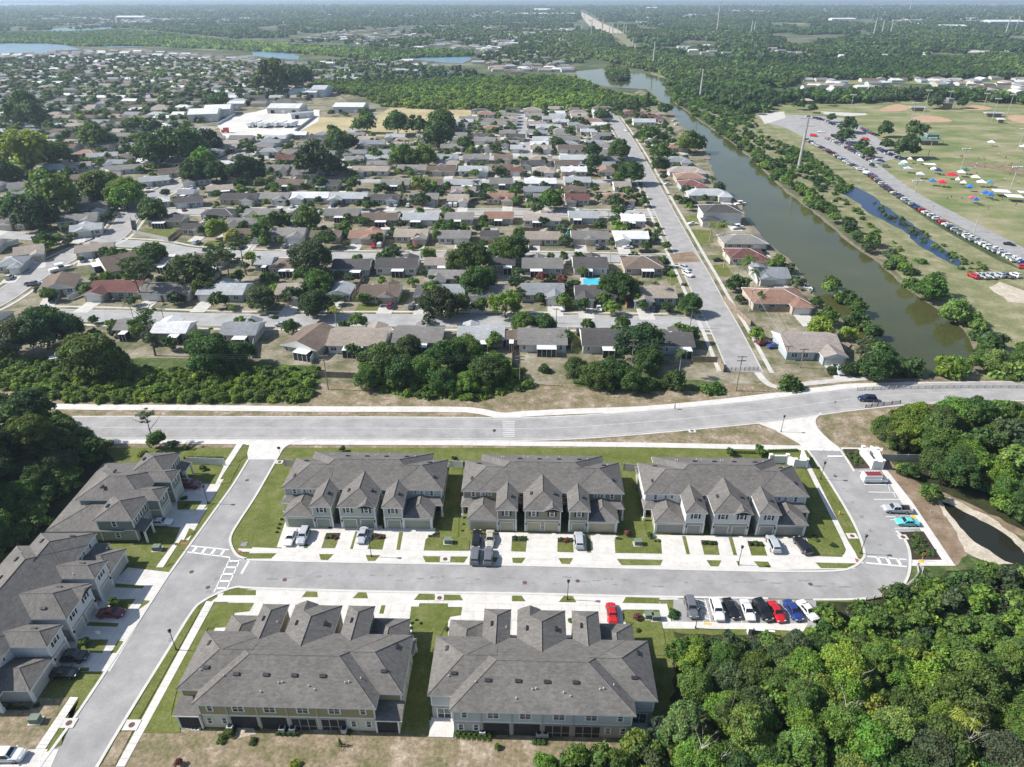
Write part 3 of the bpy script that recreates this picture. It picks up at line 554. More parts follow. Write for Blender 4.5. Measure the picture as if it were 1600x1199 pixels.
def townhouse(center, rz, label, up, low, door, roofc=ROOFC, side=None, open_left=False, open_right=False, flip_rear=False):
    r = root('townhouse', center, rz, label, 'townhouse', 'attached two-storey townhouse rows')
    E = 5.5; zs = 2.85
    # walls: lower storey and upper storey as their own pieces, white band between
    lo = MB(); u = MB(); tr = MB()
    vols = [(-15.5,15.5,0,9.3), (-12.2,12.2,.05,11.6), (-8.6,-5.1,-5.4,1), (5.1,8.6,-5.4,1), (-3.35,3.35,-5.4,1)]
    for x0,x1,y0,y1 in vols:
        walls(lo, x0, x1, y0, y1, 0, zs); walls(u, x0-.03, x1+.03, y0-.03, y1+.03, zs+.0, E)
        tr.box(x0-.055, y0-.055, zs-.09, x1+.055, y1+.055, zs+.09)
    walls(lo, 8.6, 14.1, -5.3, .5, 0, 2.75); walls(lo, -14.1, -8.6, -5.3, .5, 0, 2.75)
    lo.build('lower_wall', 'wall', r, None, low); u.build('upper_wall', 'siding', r, None, up)
    for x0,x1,y0,y1 in vols:                                     # corner boards
        for cx in (x0, x1):
            for cy in (y0, y1): tr.box(cx-.09, cy-.09, zs+.05, cx+.09, cy+.09, E)
    for s in (-1, 1):
        for x in (5.1, 8.6, 3.3): tr.box(s*x-.17, -5.5, 0, s*x+.17, -5.2, zs)
        tr.box(s*14.1-.17, -5.42, 0, s*14.1+.17, -5.1, 2.6); tr.box(s*0-.28, -5.47, 0, .28, -5.3, 1.0)
        tr.box(s*6.85-.08+s*1.65, -5.48, 0, s*6.85+.08+s*1.65, -5.38, .9)
    tr.build('trim', 'trim', r)
    rf = MB()
    hip(rf, -12.7, 12.7, -.4, 12.05, E, .44); 
    for s in (-1, 1):
        a, b = sorted((s*6.5, s*15.95)); hip(rf, a, b, -.415, 9.75, E+.012, .445, s < 0, s > 0, 'x')
        rf.tube((s*10.87, 4.67, E+.012+5.08*.445), (s*5.9, -.3, E+.05), .06, .06, 4, 0)
    zr = hip(rf, -3.75, 3.75, -5.85, 5.2, E+.003, .44, True, False, 'y')
    for s in (-1, 1):
        a, b = sorted((s*4.75, s*8.98)); hip(rf, a, b, -5.87, 3.4, E+.009, .44, True, False, 'y')
    # arched brow on the middle tower
    hip(rf, .1, 3.5, -6.0, -2.6, E+.03, .5, False, False, 'y', .12)
    n = 9; arc = [(.15+3.3*i/(n-1), E+.02+.62*math.sin(math.pi*i/(n-1))) for i in range(n)]
    for i in range(n-1):
        (xa, za), (xb, zb) = arc[i], arc[i+1]
        rf.poly([(xa,-6.03,za-.12), (xb,-6.03,zb-.12), (xb,-6.03,zb), (xa,-6.03,za)], 1); rf.poly([(xa,-6.015,za-.12), (xb,-6.015,zb-.12), (xb,-6.015,E-.1), (xa,-6.015,E-.1)], 3)
    rf.build('roof', ['roof', 'trim', 'roof', 'dark'], r, None, roofc)
    rear_open = {-1: open_left, 1: open_right}; RM = ['roof', 'trim', 'roof']
    for s in (-1, 1):
        lr = MB(); a, b = sorted((s*8.66, s*14.5)); hip(lr, a, b, -5.75, 2.4, 2.95, .42, True, False, 'y'); lr.build('garage_roof', RM, r, None, roofc)
        lr = MB(); a, b = sorted((s*11.2, s*16.0)); zt = 3.75; o_ = s*16.0; i_ = s*15.1
        lr.poly([(a,-1.9,2.97), (b,-1.9,2.97), (b-(0.9 if s > 0 else 0),-.02,zt), (a+(.9 if s < 0 else 0),-.02,zt)], 0)
        lr.poly([(o_,-1.9,2.97), (o_,1.2,2.97), (i_,.3,zt), (i_,-.02,zt)], 0)
        lr.box(min(a,b), -1.92, 2.77, max(a,b), -1.78, 2.965, 1); lr.box(min(o_, o_-s*.14), -1.92, 2.77, max(o_, o_-s*.14), 1.2, 2.96, 1); lr.build('porch_roof', RM, r, None, roofc)
        if not rear_open[s]:
            lr = MB(); a, b = sorted((s*12.3, s*16.0)); lr.poly([(a,12.0,2.9), (b,12.0,2.9), (b,9.4,3.75), (a,9.4,3.75)], 0); lr.poly([(s*16.0,12.0,2.9),(s*16.0,9.0,2.9),(s*15.6,9.4,3.75)], 0)
            lr.box(a, 11.9, 2.7, b, 12.04, 2.9, 1); lr.build('lanai_roof', RM, r, None, roofc)
    # front
    for s in (-1, 1):
        garage_door(r, s*11.35, -5.31, 4.9, door); garage_door(r, s*6.85, -5.41, 2.45, door); garage_door(r, s*1.68, -5.41, 2.45, door)
        window(r, s*6.85, -5.43, 3.9, .85, 1.15, 1, 0, True); window(r, s*1.75, -5.43, 3.9, .85, 1.15, 1, 0, True)
        window(r, s*13.6, -.03, 3.95, .7, 1.1); window(r, s*11.6, -.03, 4.35, .62, .62); window(r, s*10.4, -.03, 4.35, .62, .62)
        window(r, s*4.2, -.03, 4.1, .9, 1.2); 
        d = MB(); d.box(-.5, -.06, 0, .5, .02, 2.1); d.box(-.38, -.08, .15, .38, -.05, .95); d.box(-.38, -.08, 1.1, .38, -.05, 2.0); d.build('front_door', 'black', r, (s*4.2, 0, 0)); d.build('front_door', 'black', r, (s*14.8, 0, 0))
        c = MB(); c.box(-.16, -.16, 0, .16, .16, 2.77); c.box(-.24, -.24, 0, .24, .24, .8); c.build('porch_column', 'trim', r, (s*15.7, -1.7, 0))
        for x in (4.85, 8.75, 3.2): pass
        for x in (8.38, 3.16): ob('wall_lamp', cached('cl', coach_light), r, (s*x, -5.5, 1.75))
        # side windows
        for y, z in ((2, 4), (6.5, 4), (2, 1.1), (5.5, 1.1)):
            window(r, s*15.56, y, z, .8, 1.2, 1, s*math.pi/2)
    # rear
    for s in (-1, 1):
        window(r, s*10.65, 11.66, 3.75, .8, 1.25, 1, math.pi)
        for x in (2.3, 6.7): window(r, s*x, 11.66, 3.75, .8, 1.25, 2, math.pi)
        for x in (9.1, 11.2): window(r, s*x, 11.64, .95, .75, 1.2, 1, math.pi)
        for x in (2.1, 6.3):
            q = MB(); q.box(-1.75, .0, .05, 1.75, .06, 2.45); q.build('screened_lanai', 'screen', r, (s*x, 11.6, 0))
            q = MB()
            for xx in (-1.75, -.6, .6, 1.75): q.box(xx-.04, .06, .05, xx+.04, .1, 2.45)
            q.box(-1.75, .06, 2.4, 1.75, .1, 2.5); q.box(-1.75, .06, .8, 1.75, .09, .86); q.build('lanai_frame', 'black' if s > 0 else 'metal', r, (s*x, 11.6, 0))
            g_ = MB(); g_.box(-.05, 0, 0, .05, .08, 5.4); g_.build('downspout', 'wall', r, (s*x+2.05, 11.66, 0), low)
        if not rear_open[s]:
            q = MB(); q.box(-1.5, 0, .05, 1.5, .05, 2.4); q.build('screened_lanai', 'screen', r, (s*13.9, 11.75, 0))
            q = MB(); 
            for xx in (-1.62, 1.5): q.box(xx, -.12, 0, xx+.22, .2, 2.75)
            q.build('porch_column', 'trim', r, (s*13.9, 11.72, 0)); q = MB(); q.box(-.12, 9.3, 0, .1, 11.8, 2.72); q.build('lanai_wall', 'wall', r, (s*15.4, 0, 0), low)
        else:
            window(r, s*13.8, 9.36, .1, 1.0, 2.1, 2, math.pi); q = MB(); q.box(12.3, 9.35, 0, 15.7, 12.3, .16) if s > 0 else q.box(-15.7, 9.35, 0, -12.3, 12.3, .16); q.build('patio', 'concrete', r)
    # roof furniture
    vents = [(-14,2.6,1),(13.9,2.6,1),(-12.9,7,0),(12.5,7,0),(-4.6,8.3,0),(-.6,8.3,0),(3.4,8.3,0),(7.6,8.3,0),(-2.2,-1.6,1),(2.2,-1.6,1),(-6.1,-2.4,1),(7.6,-2.4,1)]
    def rz_at(x, y):
        best = E
        best = max(best, E+.44*min(x+12.7, 12.7-x, y+.4, 12.05-y))
        for s in (-1, 1):
            xx = x*s
            best = max(best, E+.445*min(15.95-xx, y+.415, 9.75-y) if xx > 6.5 else E); best = max(best, E+.44*min(xx-4.75, 8.98-xx, y+5.87)) if y < 3 else best
        if y < 4: best = max(best, E+.44*min(x+3.75, 3.75-x, y+5.85))
        return best
    for x, y, q in vents:
        o = ob('roof_vent', cached('vent', vent_mesh), r, (x, y, rz_at(x, y)+.02))
        if q: o.rotation_euler = (0, (.4 if (x < 0) == (abs(x) > 9) or (abs(x) < 9 and (x < 0)) else -.4)*-1, math.pi/2 if False else 0); o.scale = (.5, 1.9, 1)
        else: o.rotation_euler = (-.4, 0, 0)
    for x, y in ((-8.4,9),(-7.9,9.1),(-3.8,10),(-2.9,9.6),(.9,9.2),(1.4,9.3),(3.6,10.4),(9.3,8.6),(5.4,-2),(-9.9,8.3),(13.2,7.4)):
        ob('vent_pipe', cached('pipe', pipe_mesh), r, (x, y, rz_at(x, y)))
    return r
def place_front(l, rr):
    """centre and turn from the photographed ends of the main front eave (5.5 m up)"""
    a, b = P(*l, 5.5), P(*rr, 5.5); d = (b-a); c = (a+b)/2; rz = math.atan2(d.y, d.x)
    n = Vector((-math.sin(rz), math.cos(rz), 0)); p = c+n*.4; return Vector((p.x, p.y, .06)), rz
sage_u, sage_l, sage_d = (.4,.43,.385), (.265,.275,.22), (.29,.32,.25)
c, a = place_front((440,763.5), (692,767)); townhouse(c, a, 'pale sage townhouse row nearest the left entrance road, with grey-green garages', sage_u, sage_l, sage_d)
B1 = (c, a)
c, a = place_front((720,768), (976.5,772.3)); townhouse(c, a, 'olive townhouse row with cream garage doors, middle one facing the front street', (.25,.235,.175), (.4,.37,.27), (.44,.4,.27)); B2 = (c, a)
c, a = place_front((1005,772.5), (1266.5,777)); townhouse(c, a, 'white townhouse row with taupe garages beside the right-hand loop road', (.58,.59,.58), (.34,.325,.29), (.31,.3,.265)); B3 = (c, a)
def place_rear(l, rr):
    a, b = P(*l, 5.5), P(*rr, 5.5); d = (b-a); c = (a+b)/2; rz = math.atan2(d.y, d.x)
    n = Vector((-math.sin(rz), math.cos(rz), 0)); p = c+n*9.75; return Vector((p.x, p.y, .06)), rz+math.pi
c, a = place_rear((275,1078), (629,1086)); townhouse(c, a, 'mustard and cream townhouse row seen from behind, screened patios along its back', (.34,.285,.165), (.58,.54,.43), (.5,.45,.3)); B4 = (c, a)
c, a = place_rear((666,1087.5), (1030,1097)); townhouse(c, a, 'pale blue-grey townhouse row seen from behind, next to the dense woods', (.47,.49,.485), (.4,.385,.36), (.42,.41,.39), open_left=True, open_right=True); B5 = (c, a)
townhouse(Vector((-75.2,77.9,.06)), R(90.5), 'white townhouse row on the left edge with black cars in its driveways', (.58,.59,.6), (.36,.35,.33), (.42,.41,.38)); B7 = 1
def townhouse4(center, rz, label, up, low, door):
    r = root('townhouse', center, rz, label, 'townhouse', 'attached two-storey townhouse rows'); E = 5.5; zs = 2.85
    lo, u, tr = MB(), MB(), MB()
    vols = [(-4.3,4.3,.3,12), (-10.4,-4.6,-1,5.6), (4.6,10.4,-1,5.6), (1.1,4.6,-3.3,1), (-4.6,-1.1,-3.3,1)]
    for x0,x1,y0,y1 in vols:
        lo.box(x0,y0,0,x1,y1,zs); u.box(x0-.03,y0-.03,zs,x1+.03,y1+.03,E); tr.box(x0-.055,y0-.055,zs-.08,x1+.055,y1+.055,zs+.08)
        for cx in (x0,x1):
            for cy in (y0,y1): tr.box(cx-.09,cy-.09,.0,cx+.09,cy+.09,E)
    lo.box(-10.3,1,0,10.3,15,2.7); lo.build('lower_wall','wall',r,None,low); u.build('upper_wall','siding',r,None,up); tr.build('trim','trim',r)
    rf = MB(); hip(rf,-4.75,4.75,-.3,12.4,E,.45,axis='y'); 
    for s in (-1,1):
        a,b = sorted((s*3.4,s*10.8)); hip(rf,a,b,-1.4,6.0,E+.006,.45,axis='x'); a,b = sorted((s*.75,s*4.95)); hip(rf,a,b,-3.75,3.5,E+.009,.45,True,False,'y')
    rf.build('roof',['roof','trim','roof'],r,None,ROOFC)
    lr = MB(); hip(lr,-10.75,10.75,.9,15.6,2.95,.26); lr.build('lower_roof',['roof','trim','roof'],r,None,ROOFC)
    for s in (-1,1):
        lr = MB(); a,b = sorted((s*7.6,s*11)); lr.poly([(a,-3,2.9),(b,-3,2.9),(b,-1.03,3.5),(a,-1.03,3.5)],0); lr.box(a,-3.02,2.72,b,-2.9,2.9,1); lr.build('porch_roof',['roof','trim','roof'],r,None,ROOFC)
    for s in (-1,1):
        garage_door(r,s*2.85,-3.31,2.45,door); garage_door(r,s*6.1,-1.01,2.45,door); window(r,s*2.85,-3.33,3.9,.85,1.15)
        for x in (5.6,7.4,9.2): window(r,s*x,-1.03,3.8,.8,1.2)
        window(r,s*10.44,2.5,3.8,.8,1.2,1,s*math.pi/2); window(r,s*10.44,2.5,1.1,.8,1.1,1,s*math.pi/2)
        c_ = MB(); c_.box(-.15,-.15,0,.15,.15,2.72); c_.build('porch_column','trim',r,(s*10.7,-2.8,0)); c_.build('porch_column','trim',r,(s*8,-2.8,0))
        d = MB(); d.box(-.5,-.06,0,.5,.02,2.1); d.box(-.38,-.08,.15,.38,-.05,1.9); d.build('front_door','black',r,(s*9,-1.01,0))
        for x,y,z in ((s*2.5,8,6.9),(s*7.5,4.6,6.3)): ob('roof_vent',cached('vent',vent_mesh),r,(x,y,z))
    return r
townhouse4(Vector((-71.6,107.9,.06)), R(90.5), 'sage green townhouse row at the upper left beside the dark woods', (.21,.235,.195), (.3,.325,.26), (.42,.43,.36))
# ---------------------------------------------------------------- single-storey houses
RC = dict(g=(.2,.188,.175), d=(.085,.08,.077), b=(.15,.115,.092), t=(.3,.255,.21), o=(.27,.165,.12), w=(.6,.6,.59), l=(.36,.37,.375), r=(.15,.07,.06), p=(.31,.265,.235), s=(.23,.24,.25))
RN = dict(g='grey', d='dark grey', b='brown', t='tan', o='terracotta', w='white', l='pale grey', r='dark red', p='pinkish tan', s='slate grey')
WC = [((.62,.6,.56),'white'), ((.5,.45,.36),'cream'), ((.36,.42,.45),'pale blue'), ((.42,.37,.3),'tan'), ((.45,.45,.43),'light grey'), ((.55,.5,.42),'ivory')]
houses = []; DRV = []   # footprint records for keeping trees off
def house(x0, x1, yf, typ, rc, wc=None, dep=10, yaw=-1.1, hi=True, label=None, group=None, h=2.7, W=None, at=None, cat='house'):
    if at is None:
        a = P(x0, yf); b = P(x1, yf); W = (b-a).length; loc = (a+b)/2
    else: loc = Vector(at)
    rz = R(yaw); wcol, wn = WC[wc if wc is not None else rng.randrange(len(WC))]
    f_ = rng.uniform(.85, 1.12); rcol = tuple(c*f_ for c in RC[rc])
    r = root('house', (loc.x, loc.y, .03), rz, label, cat, group)
    r['_desc'] = (RN[rc], wn, typ)
    houses.append((loc.x-math.sin(rz)*dep/2, loc.y+math.cos(rz)*dep/2, W, dep))
    back = typ.islower() and typ[-1] == 'k'; t = typ[0]
    e = .5; wl = MB(); rf = MB(); s = .33
    wl.box(-W/2, 0, 0, W/2, dep, h)
    gable_wall = 3
    def gab(x0, x1, y0, y1, ax, z=h):
        hip(rf, x0-e, x1+e, y0-e, y1+e, z+.02, s, False, False, ax, .18)
        zz = z+.0
        if ax == 'x':
            m = (y0+y1)/2; k = (y1-y0)/2*s
            for x in (x0, x1): wl.poly([(x, y0, zz), (x, y1, zz), (x, m, zz+k)])
        else:
            m = (x0+x1)/2; k = (x1-x0)/2*s
            for y in (y0, y1): wl.poly([(x0, y, zz), (x1, y, zz), (m, y, zz+k)])
    if t == 'h': hip(rf, -W/2-e, W/2+e, -e, dep+e, h+.02, s)
    elif t == 'f': gab(-W/2, W/2, 0, dep, 'y')
    elif t in 'LRM':                           # main ridge plus front-facing garage wing on the left / right
        gw = min(6.2, W*.42); gx0 = -W/2 if t in 'L' else W/2-gw; pr = 3.2 if not back else 2.2
        if t == 'M': hip(rf, -W/2-e, W/2+e, -e, dep+e, h+.02, s)
        else: gab(-W/2, W/2, 0, dep, 'x')
        wl.box(gx0, -pr, 0, gx0+gw, .2, h)
        hip(rf, gx0-e, gx0+gw+e, -pr-e, dep*.5, h+.03, s, t == 'M', False, 'y', .18)
        if t != 'M': wl.poly([(gx0, -pr-.02, h), (gx0+gw, -pr-.02, h), (gx0+gw/2, -pr-.02, h+gw/2*s)])
    else: gab(-W/2, W/2, 0, dep, 'x')
    if hi and t == 'g' and W > 9 and rng.random() < .65:        # a low cross gable breaks the long ridge
        cx = rng.uniform(-W*.3, W*.3); hw = rng.uniform(2, 3.2); hip(rf, cx-hw-e, cx+hw+e, dep*.35, dep+2.4, h+.04, s, False, False, 'y', .18); wl.box(cx-hw, dep-1, 0, cx+hw, dep+2, h); wl.poly([(cx-hw, dep+2, h), (cx+hw, dep+2, h), (cx, dep+2, h+hw*s)])
        if not back and rng.random() < .6: hip(rf, cx-hw-e, cx+hw+e, -1.6, dep*.5, h+.05, s, False, False, 'y', .18); wl.box(cx-hw, -1.1, 0, cx+hw, .2, h); wl.poly([(cx-hw, -1.12, h), (cx+hw, -1.12, h), (cx, -1.12, h+hw*s)])
    wl.build('wall', 'wall', r, None, wcol); rf.build('roof', ['roof', 'trim', 'trim'], r, None, rcol)
    if not hi: return r
    y = -.01
    if back:
        pw = W*rng.uniform(.28, .42); px_ = rng.uniform(-W/4, W/4); q = MB()
        q.box(px_-pw/2, -3, h-.28, px_+pw/2, .3, h-.18, bottom=True)
        o = q.build('patio_roof', 'alum', r); q = MB()
        q.box(px_-pw/2+.1, -2.8, .05, px_+pw/2-.1, 0, h-.29); q.build('screened_porch', 'screen', o); q = MB()
        n = max(2, int(pw/1.3))
        for i in range(n+1): xx = px_-pw/2+.1+(pw-.2)*i/n; q.box(xx-.05, -2.88, 0, xx+.05, -2.8, h-.28)
        q.build('porch_frame', 'alum', o)
        for xx in (-W/2+1.5, W/2-1.5):
            if abs(xx-px_) > pw/2+.6: window(r, xx, y, 1, .9, 1.1, 2 if W > 14 else 1)
    else:
        if t in 'LRM': gx = gx0+gw/2; gy = -pr-.01
        else: gx = (W/2-3.2)*(1 if (int(x0 or 0) % 2) else -1); gy = y
        garage_door(r, gx, gy-(.03 if t in 'LR' else 0), min(4.6, W*.32), (.66,.65,.62) if wn != 'cream' else (.5,.42,.32))
        sg = -1 if gx > 0 else 1
        d = MB(); d.box(-.48, -.05, 0, .48, .02, 2.05); d.box(-.35, -.07, .2, .35, -.04, 1.85); d.build('front_door', 'bark', r, (gx+sg*(min(4.6, W*.32)/2+1.6), y, 0))
        for k in (.36, .16) if W > 11 else (.36,): window(r, sg*W*k*1.0, y, .95, .9, 1.15, 2)
        q = MB(); dv = 9 if yaw > -20 else 7; q.box(gx-2.5, gy-dv, .0, gx+2.5, gy-.02, .1); q.build('driveway', 'conc_old', r)
        DRV.append((r, gx, gy, yaw))
    for sx in (-1, 1): window(r, sx*(W/2+.01), dep*.55, 1, .8, 1.1, 1, sx*math.pi/2)
    if rng.random() < .35:
        q = MB(); q.box(-.5, -.5, 0, .5, .5, .35); q.build('roof_vent', 'metal', r, (rng.uniform(-W/4, W/4), dep*.62, h+dep*s*.36))
    return r
HI = []
ROWS = {
 'on the lower street': (1, 'N', [(68,116,463,'f','b',2,12,20),(142,217,467,'L','r',3),(222,296,471,'g','g',0),(310,380,472,'g','l',2),(432,470,472,'R','t',1),(512,547,471,'f','l',2,8),(563,622,474,'g','b',3),(648,674,475,'f','d',4,9),(690,724,474,'g','s',4),(734,793,474,'g','g',0),(816,880,472,'R','s',4),(900,962,475,'L','d',4),(990,1055,477,'L','t',2)]),
 'backing onto the avenue': (1, 'S', [(182,218,528,'gk','g',1,8),(240,292,533,'gk','w',3,8),(346,400,536,'gk','s',4,9),(438,500,556,'fk','b',1,13,-18),(514,600,553,'gk','t',0,12),(615,688,548,'gk','g',4,11),(716,786,543,'gk','l',2,9),(790,808,542,'gk','b',3,6),(811,884,551,'gk','g',0,11),(911,972,553,'gk','d',4,11),(1033,1082,554,'gk','d',2,10)]),
 'south of the second street': (2, 'S', [(127,200,426,'fk','b',3,12,-50),(244,274,424,'gk','p',1,8),(400,424,424,'gk','l',2,8),(424,480,430,'hk','b',3,11),(520,576,432,'gk','d',2,11),(588,650,430,'gk','d',0,11),(665,706,425,'gk','p',0,8),(768,803,425,'gk','d',3,8),(817,878,430,'gk','g',2,11),(897,948,430,'gk','d',0,12),(976,1036,430,'hk','b',3,13)]),
 'north of the second street': (2, 'N', [(232,284,355,'gk','d',3,9),(285,327,368,'g','d',3,8),(365,410,378,'R','b',4,9),(424,474,378,'R','g',0),(486,530,380,'g','b',3,8),(546,597,382,'g','o',3),(617,667,380,'R','t',1),(685,733,382,'g','g',0),(752,778,380,'g','d',1,8),(822,874,384,'g','t',1),(894,950,383,'g','g',1),(961,1012,383,'L','w',0)]),
 'south of the third street': (3, 'S', [(446,478,352,'gk','d',0,8),(507,558,346,'gk','g',1),(566,620,353,'gk','b',3),(630,684,353,'gk','l',0),(696,738,352,'gk','g',4),(757,801,351,'gk','o',1),(819,875,354,'gk','p',0),(890,934,350,'gk','l',4),(974,1007,355,'gk','w',0)]),
 'north of the third street': (3, 'N', [(345,400,320,'R','d',3),(400,450,319,'R','g',0),(456,512,318,'L','w',0),(516,572,319,'L','l',2),(580,623,320,'R','d',2,8),(641,683,320,'g','g',3),(700,731,322,'R','t',4),(761,802,320,'R','o',1),(835,868,321,'g','g',3),(884,920,321,'L','r',1),(940,990,320,'M','o',0)]),
 'south of the fourth street': (4, 'S', [(278,302,312,'gk','s',4,8),(430,474,297,'gk','b',3),(482,528,298,'gk','d',1),(595,638,297,'gk','g',4),(650,690,297,'gk','b',3),(696,750,297,'gk','l',2),(766,800,295,'gk','g',0),(820,868,295,'gk','w',2),(883,922,293,'gk','l',0),(960,985,300,'gk','p',0,9)]),
 'north of the fourth street': (4, 'N', [(412,450,273,'R','g',0),(457,479,271,'g','p',1,8),(540,567,258,'g','g',0,9),(552,606,275,'L','t',0),(621,666,273,'g','g',1),(667,711,275,'g','b',1),(717,762,275,'R','l',0),(772,800,272,'g','b',3),(798,817,276,'g','r',0,8),(832,865,276,'M','t',4),(878,916,276,'g','w',1),(935,960,276,'f','o',1,9)]),
 'behind the fourth street': (5, 'S', [(432,472,256,'g','r',1),(571,612,256,'g','l',4),(676,714,256,'R','s',0),(724,763,256,'g','g',3),(773,800,256,'g','b',1),(829,862,257,'M','t',3),(875,917,257,'g','l',2)]),
 'on the fifth street': (5, 'N', [(465,502,237,'g','g',3),(480,512,224,'g','d',4),(560,600,232,'L','s',1),(689,723,238,'g','g',3),(742,773,227,'g','g',0),(751,770,239,'f','p',0,8),(798,816,240,'g','l',0),(832,861,240,'R','t',4),(872,916,240,'g','b',0),(833,862,226,'R','l',3),(874,906,225,'g','g',1),(795,820,222,'g','d',3)]),
 'by the far cul-de-sac': (6, 'N', [(746,773,184,'M','o',0),(752,772,196,'g','g',3),(754,786,208,'M','o',1),(790,812,178,'g','d',4),(818,846,178,'h','t',3),(838,876,206,'L','l',2),(848,882,192,'R','l',0),(890,905,178,'g','b',3),(905,942,196,'M','o',1),(927,960,176,'h','b',3),(858,880,176,'g','t',1)]),
 'beside the canal': (7, 'E', [(975,1008,183,'M','r',1),(1000,1036,190,'M','r',3),(990,1024,197,'g','l',0),(1008,1022,226,'f','w',4,7),(1043,1074,238,'h','o',1),(1042,1078,260,'M','s',4),(1046,1100,277,'M','p',0),(1057,1101,287,'h','o',3),(1064,1101,299,'M','r',2),(1076,1140,314,'M','l',4),(1131,1197,391,'h','g',3),(1140,1196,414,'M','r',1),(1183,1232,446,'g','s',4),(1176,1261,486,'M','o',3,13),(1228,1312,563,'R','p',2,13)]),
 'on the winding streets': (8, 'W', [(18,64,300,'g','g',0,9,22),(64,96,284,'g','g',3,9,22),(98,140,268,'g','t',4,9,22),(140,182,252,'g','l',1,9,22),(190,236,237,'g','s',0,9,12),(176,222,272,'g','g',2,9,20),(222,264,291,'g','l',2,9,25),(252,290,277,'g','b',1,9,25),(265,304,262,'h','b',3,9,20),(358,392,224,'g','g',3),(95,150,354,'R','g',0,10,22),(120,166,336,'R','g',0,10,22),(135,182,322,'g','d',4,10,22),(0,40,360,'g','g',3),(0,36,426,'M','s',4,10,15),(30,68,407,'R','t',1,10,28),(-40,-2,398,'g','g',0,10,15),(-60,-5,330,'g','g',2),(-50,-8,520,'g','b',3)]),
}
for where, (rown, sd, L) in ROWS.items():
    for i, t in enumerate(L):
        x0, x1, yf, typ, rc, wc = t[:6]; dep = t[6] if len(t) > 6 else 10; yaw = t[7] if len(t) > 7 else -1.1
        if sd == 'E': dep = max(dep, 11); 
        r = house(x0, x1, yf, typ, rc, wc, dep, yaw, True, None, 'single-storey houses of the neighbourhood')
        shape = {'h':'hip-roofed', 'M':'hip-roofed', 'f':'gable-fronted'}.get(typ[0], 'gabled')
        num = ['first','second','third','fourth','fifth','sixth','seventh','eighth','ninth','tenth','eleventh','twelfth','thirteenth','fourteenth','fifteenth','sixteenth','seventeenth','eighteenth','nineteenth'][i]
        r['label'] = f"{RN[rc]} {shape} {WC[wc][1]} house, {num} from the {'far end' if sd == 'E' else 'left'} {where}"
        if sd == 'W': r['label'] = f"{RN[rc]} {shape} {WC[wc][1]} house {where}, " + ("by the tall trees" if i < 10 else "near the junction")
        HI.append((r.location.x, r.location.y+dep/2, f"{num} house {where}" if sd != 'W' else f"{RN[rc]} house {where}"))
# the two-storey canal house
h2 = house(1097, 1156, 352, 'h', 'd', 0, 12, -3, True, 'two-storey white house with dark grey hip roof beside the canal', 'single-storey houses of the neighbourhood', h=5.6)
q = MB(); q.box(-9, -3.2, 0, -1.5, 0.1, 2.7); q.build('garage_wall', 'wall', h2, None, WC[0][0]); q = MB(); hip(q, -9.5, -1, -3.8, 1.5, 2.72, .33, True, False, 'y'); q.build('garage_roof', ['roof','trim','roof'], h2, None, RC['d'])
# large white buildings and yards far back
def bigshed(x0, x1, yf, dep, h, col, wall, label, yaw=-1.1, s=.16, ax='x', cat='building'):
    a = P(x0, yf); b = P(x1, yf); W = (b-a).length; r = root('commercial_building', ((a.x+b.x)/2, a.y, .1), R(yaw), label, cat)
    m = MB(); m.box(-W/2, 0, 0, W/2, dep, h); m.build('wall', 'wall', r, None, wall); m = MB(); hip(m, -W/2-.3, W/2+.3, -.3, dep+.3, h+.02, s, False, False, ax); m.build('roof', ['roof','trim','trim'], r, None, col)
    n = max(2, int(W/9))
    for i in range(n):
        d = MB(); d.box(-1.6, -.06, 0, 1.6, .02, 2.8); d.build('loading_door', 'alum' if i % 2 else 'dark', r, (-W/2+(i+.5)*W/n, -.01, 0))
    return r
W8 = (.6,.6,.58)
bigshed(521,568,177,24,5,W8,(.5,.5,.48),'white-roofed hall beside the mown field behind the big round trees')
bigshed(452,495,153,26,5,W8,(.55,.55,.53),'low white warehouse left of the thicket, beside a grey-roofed block'); bigshed(486,509,152,30,7,(.4,.41,.42),(.55,.56,.57),'grey-roofed taller block joined to the low white warehouse')
bigshed(418,468,178,26,4.5,(.55,.55,.54),(.5,.49,.46),'long pale school block behind the white trailer yard'); bigshed(297,340,191,30,6,W8,(.55,.55,.52),'white-roofed warehouse at the left of the trailer yard',14)
bigshed(322,360,183,26,6,W8,(.55,.55,.52),'second white-roofed warehouse behind the trailer yard',14); bigshed(455,492,185,7,4,(.35,.36,.37),(.6,.6,.58),'long grey-roofed shed on the slanting wall of the trailer yard',38)
bigshed(180,224,31,60,9,W8,(.6,.6,.58),'long white building beyond the far lake'); bigshed(835,860,19,80,12,W8,(.6,.6,.6),'large white shopping building beside the power line clearing'); bigshed(800,900,25,40,9,W8,(.6,.6,.6),'long low white shopping block in the far distance')
bigshed(1300,1337,33,40,7,W8,(.6,.6,.58),'long white building in the far woods'); bigshed(1547,1600,40,60,11,W8,(.3,.36,.42),'white-roofed plant with blue glass at the far right'); bigshed(1472,1510,45,40,7,W8,(.6,.58,.55),'low white plant building left of the blue glass one'); bigshed(1012,1030,15,60,9,W8,(.6,.6,.6),'white building on the skyline right of the power line clearing')
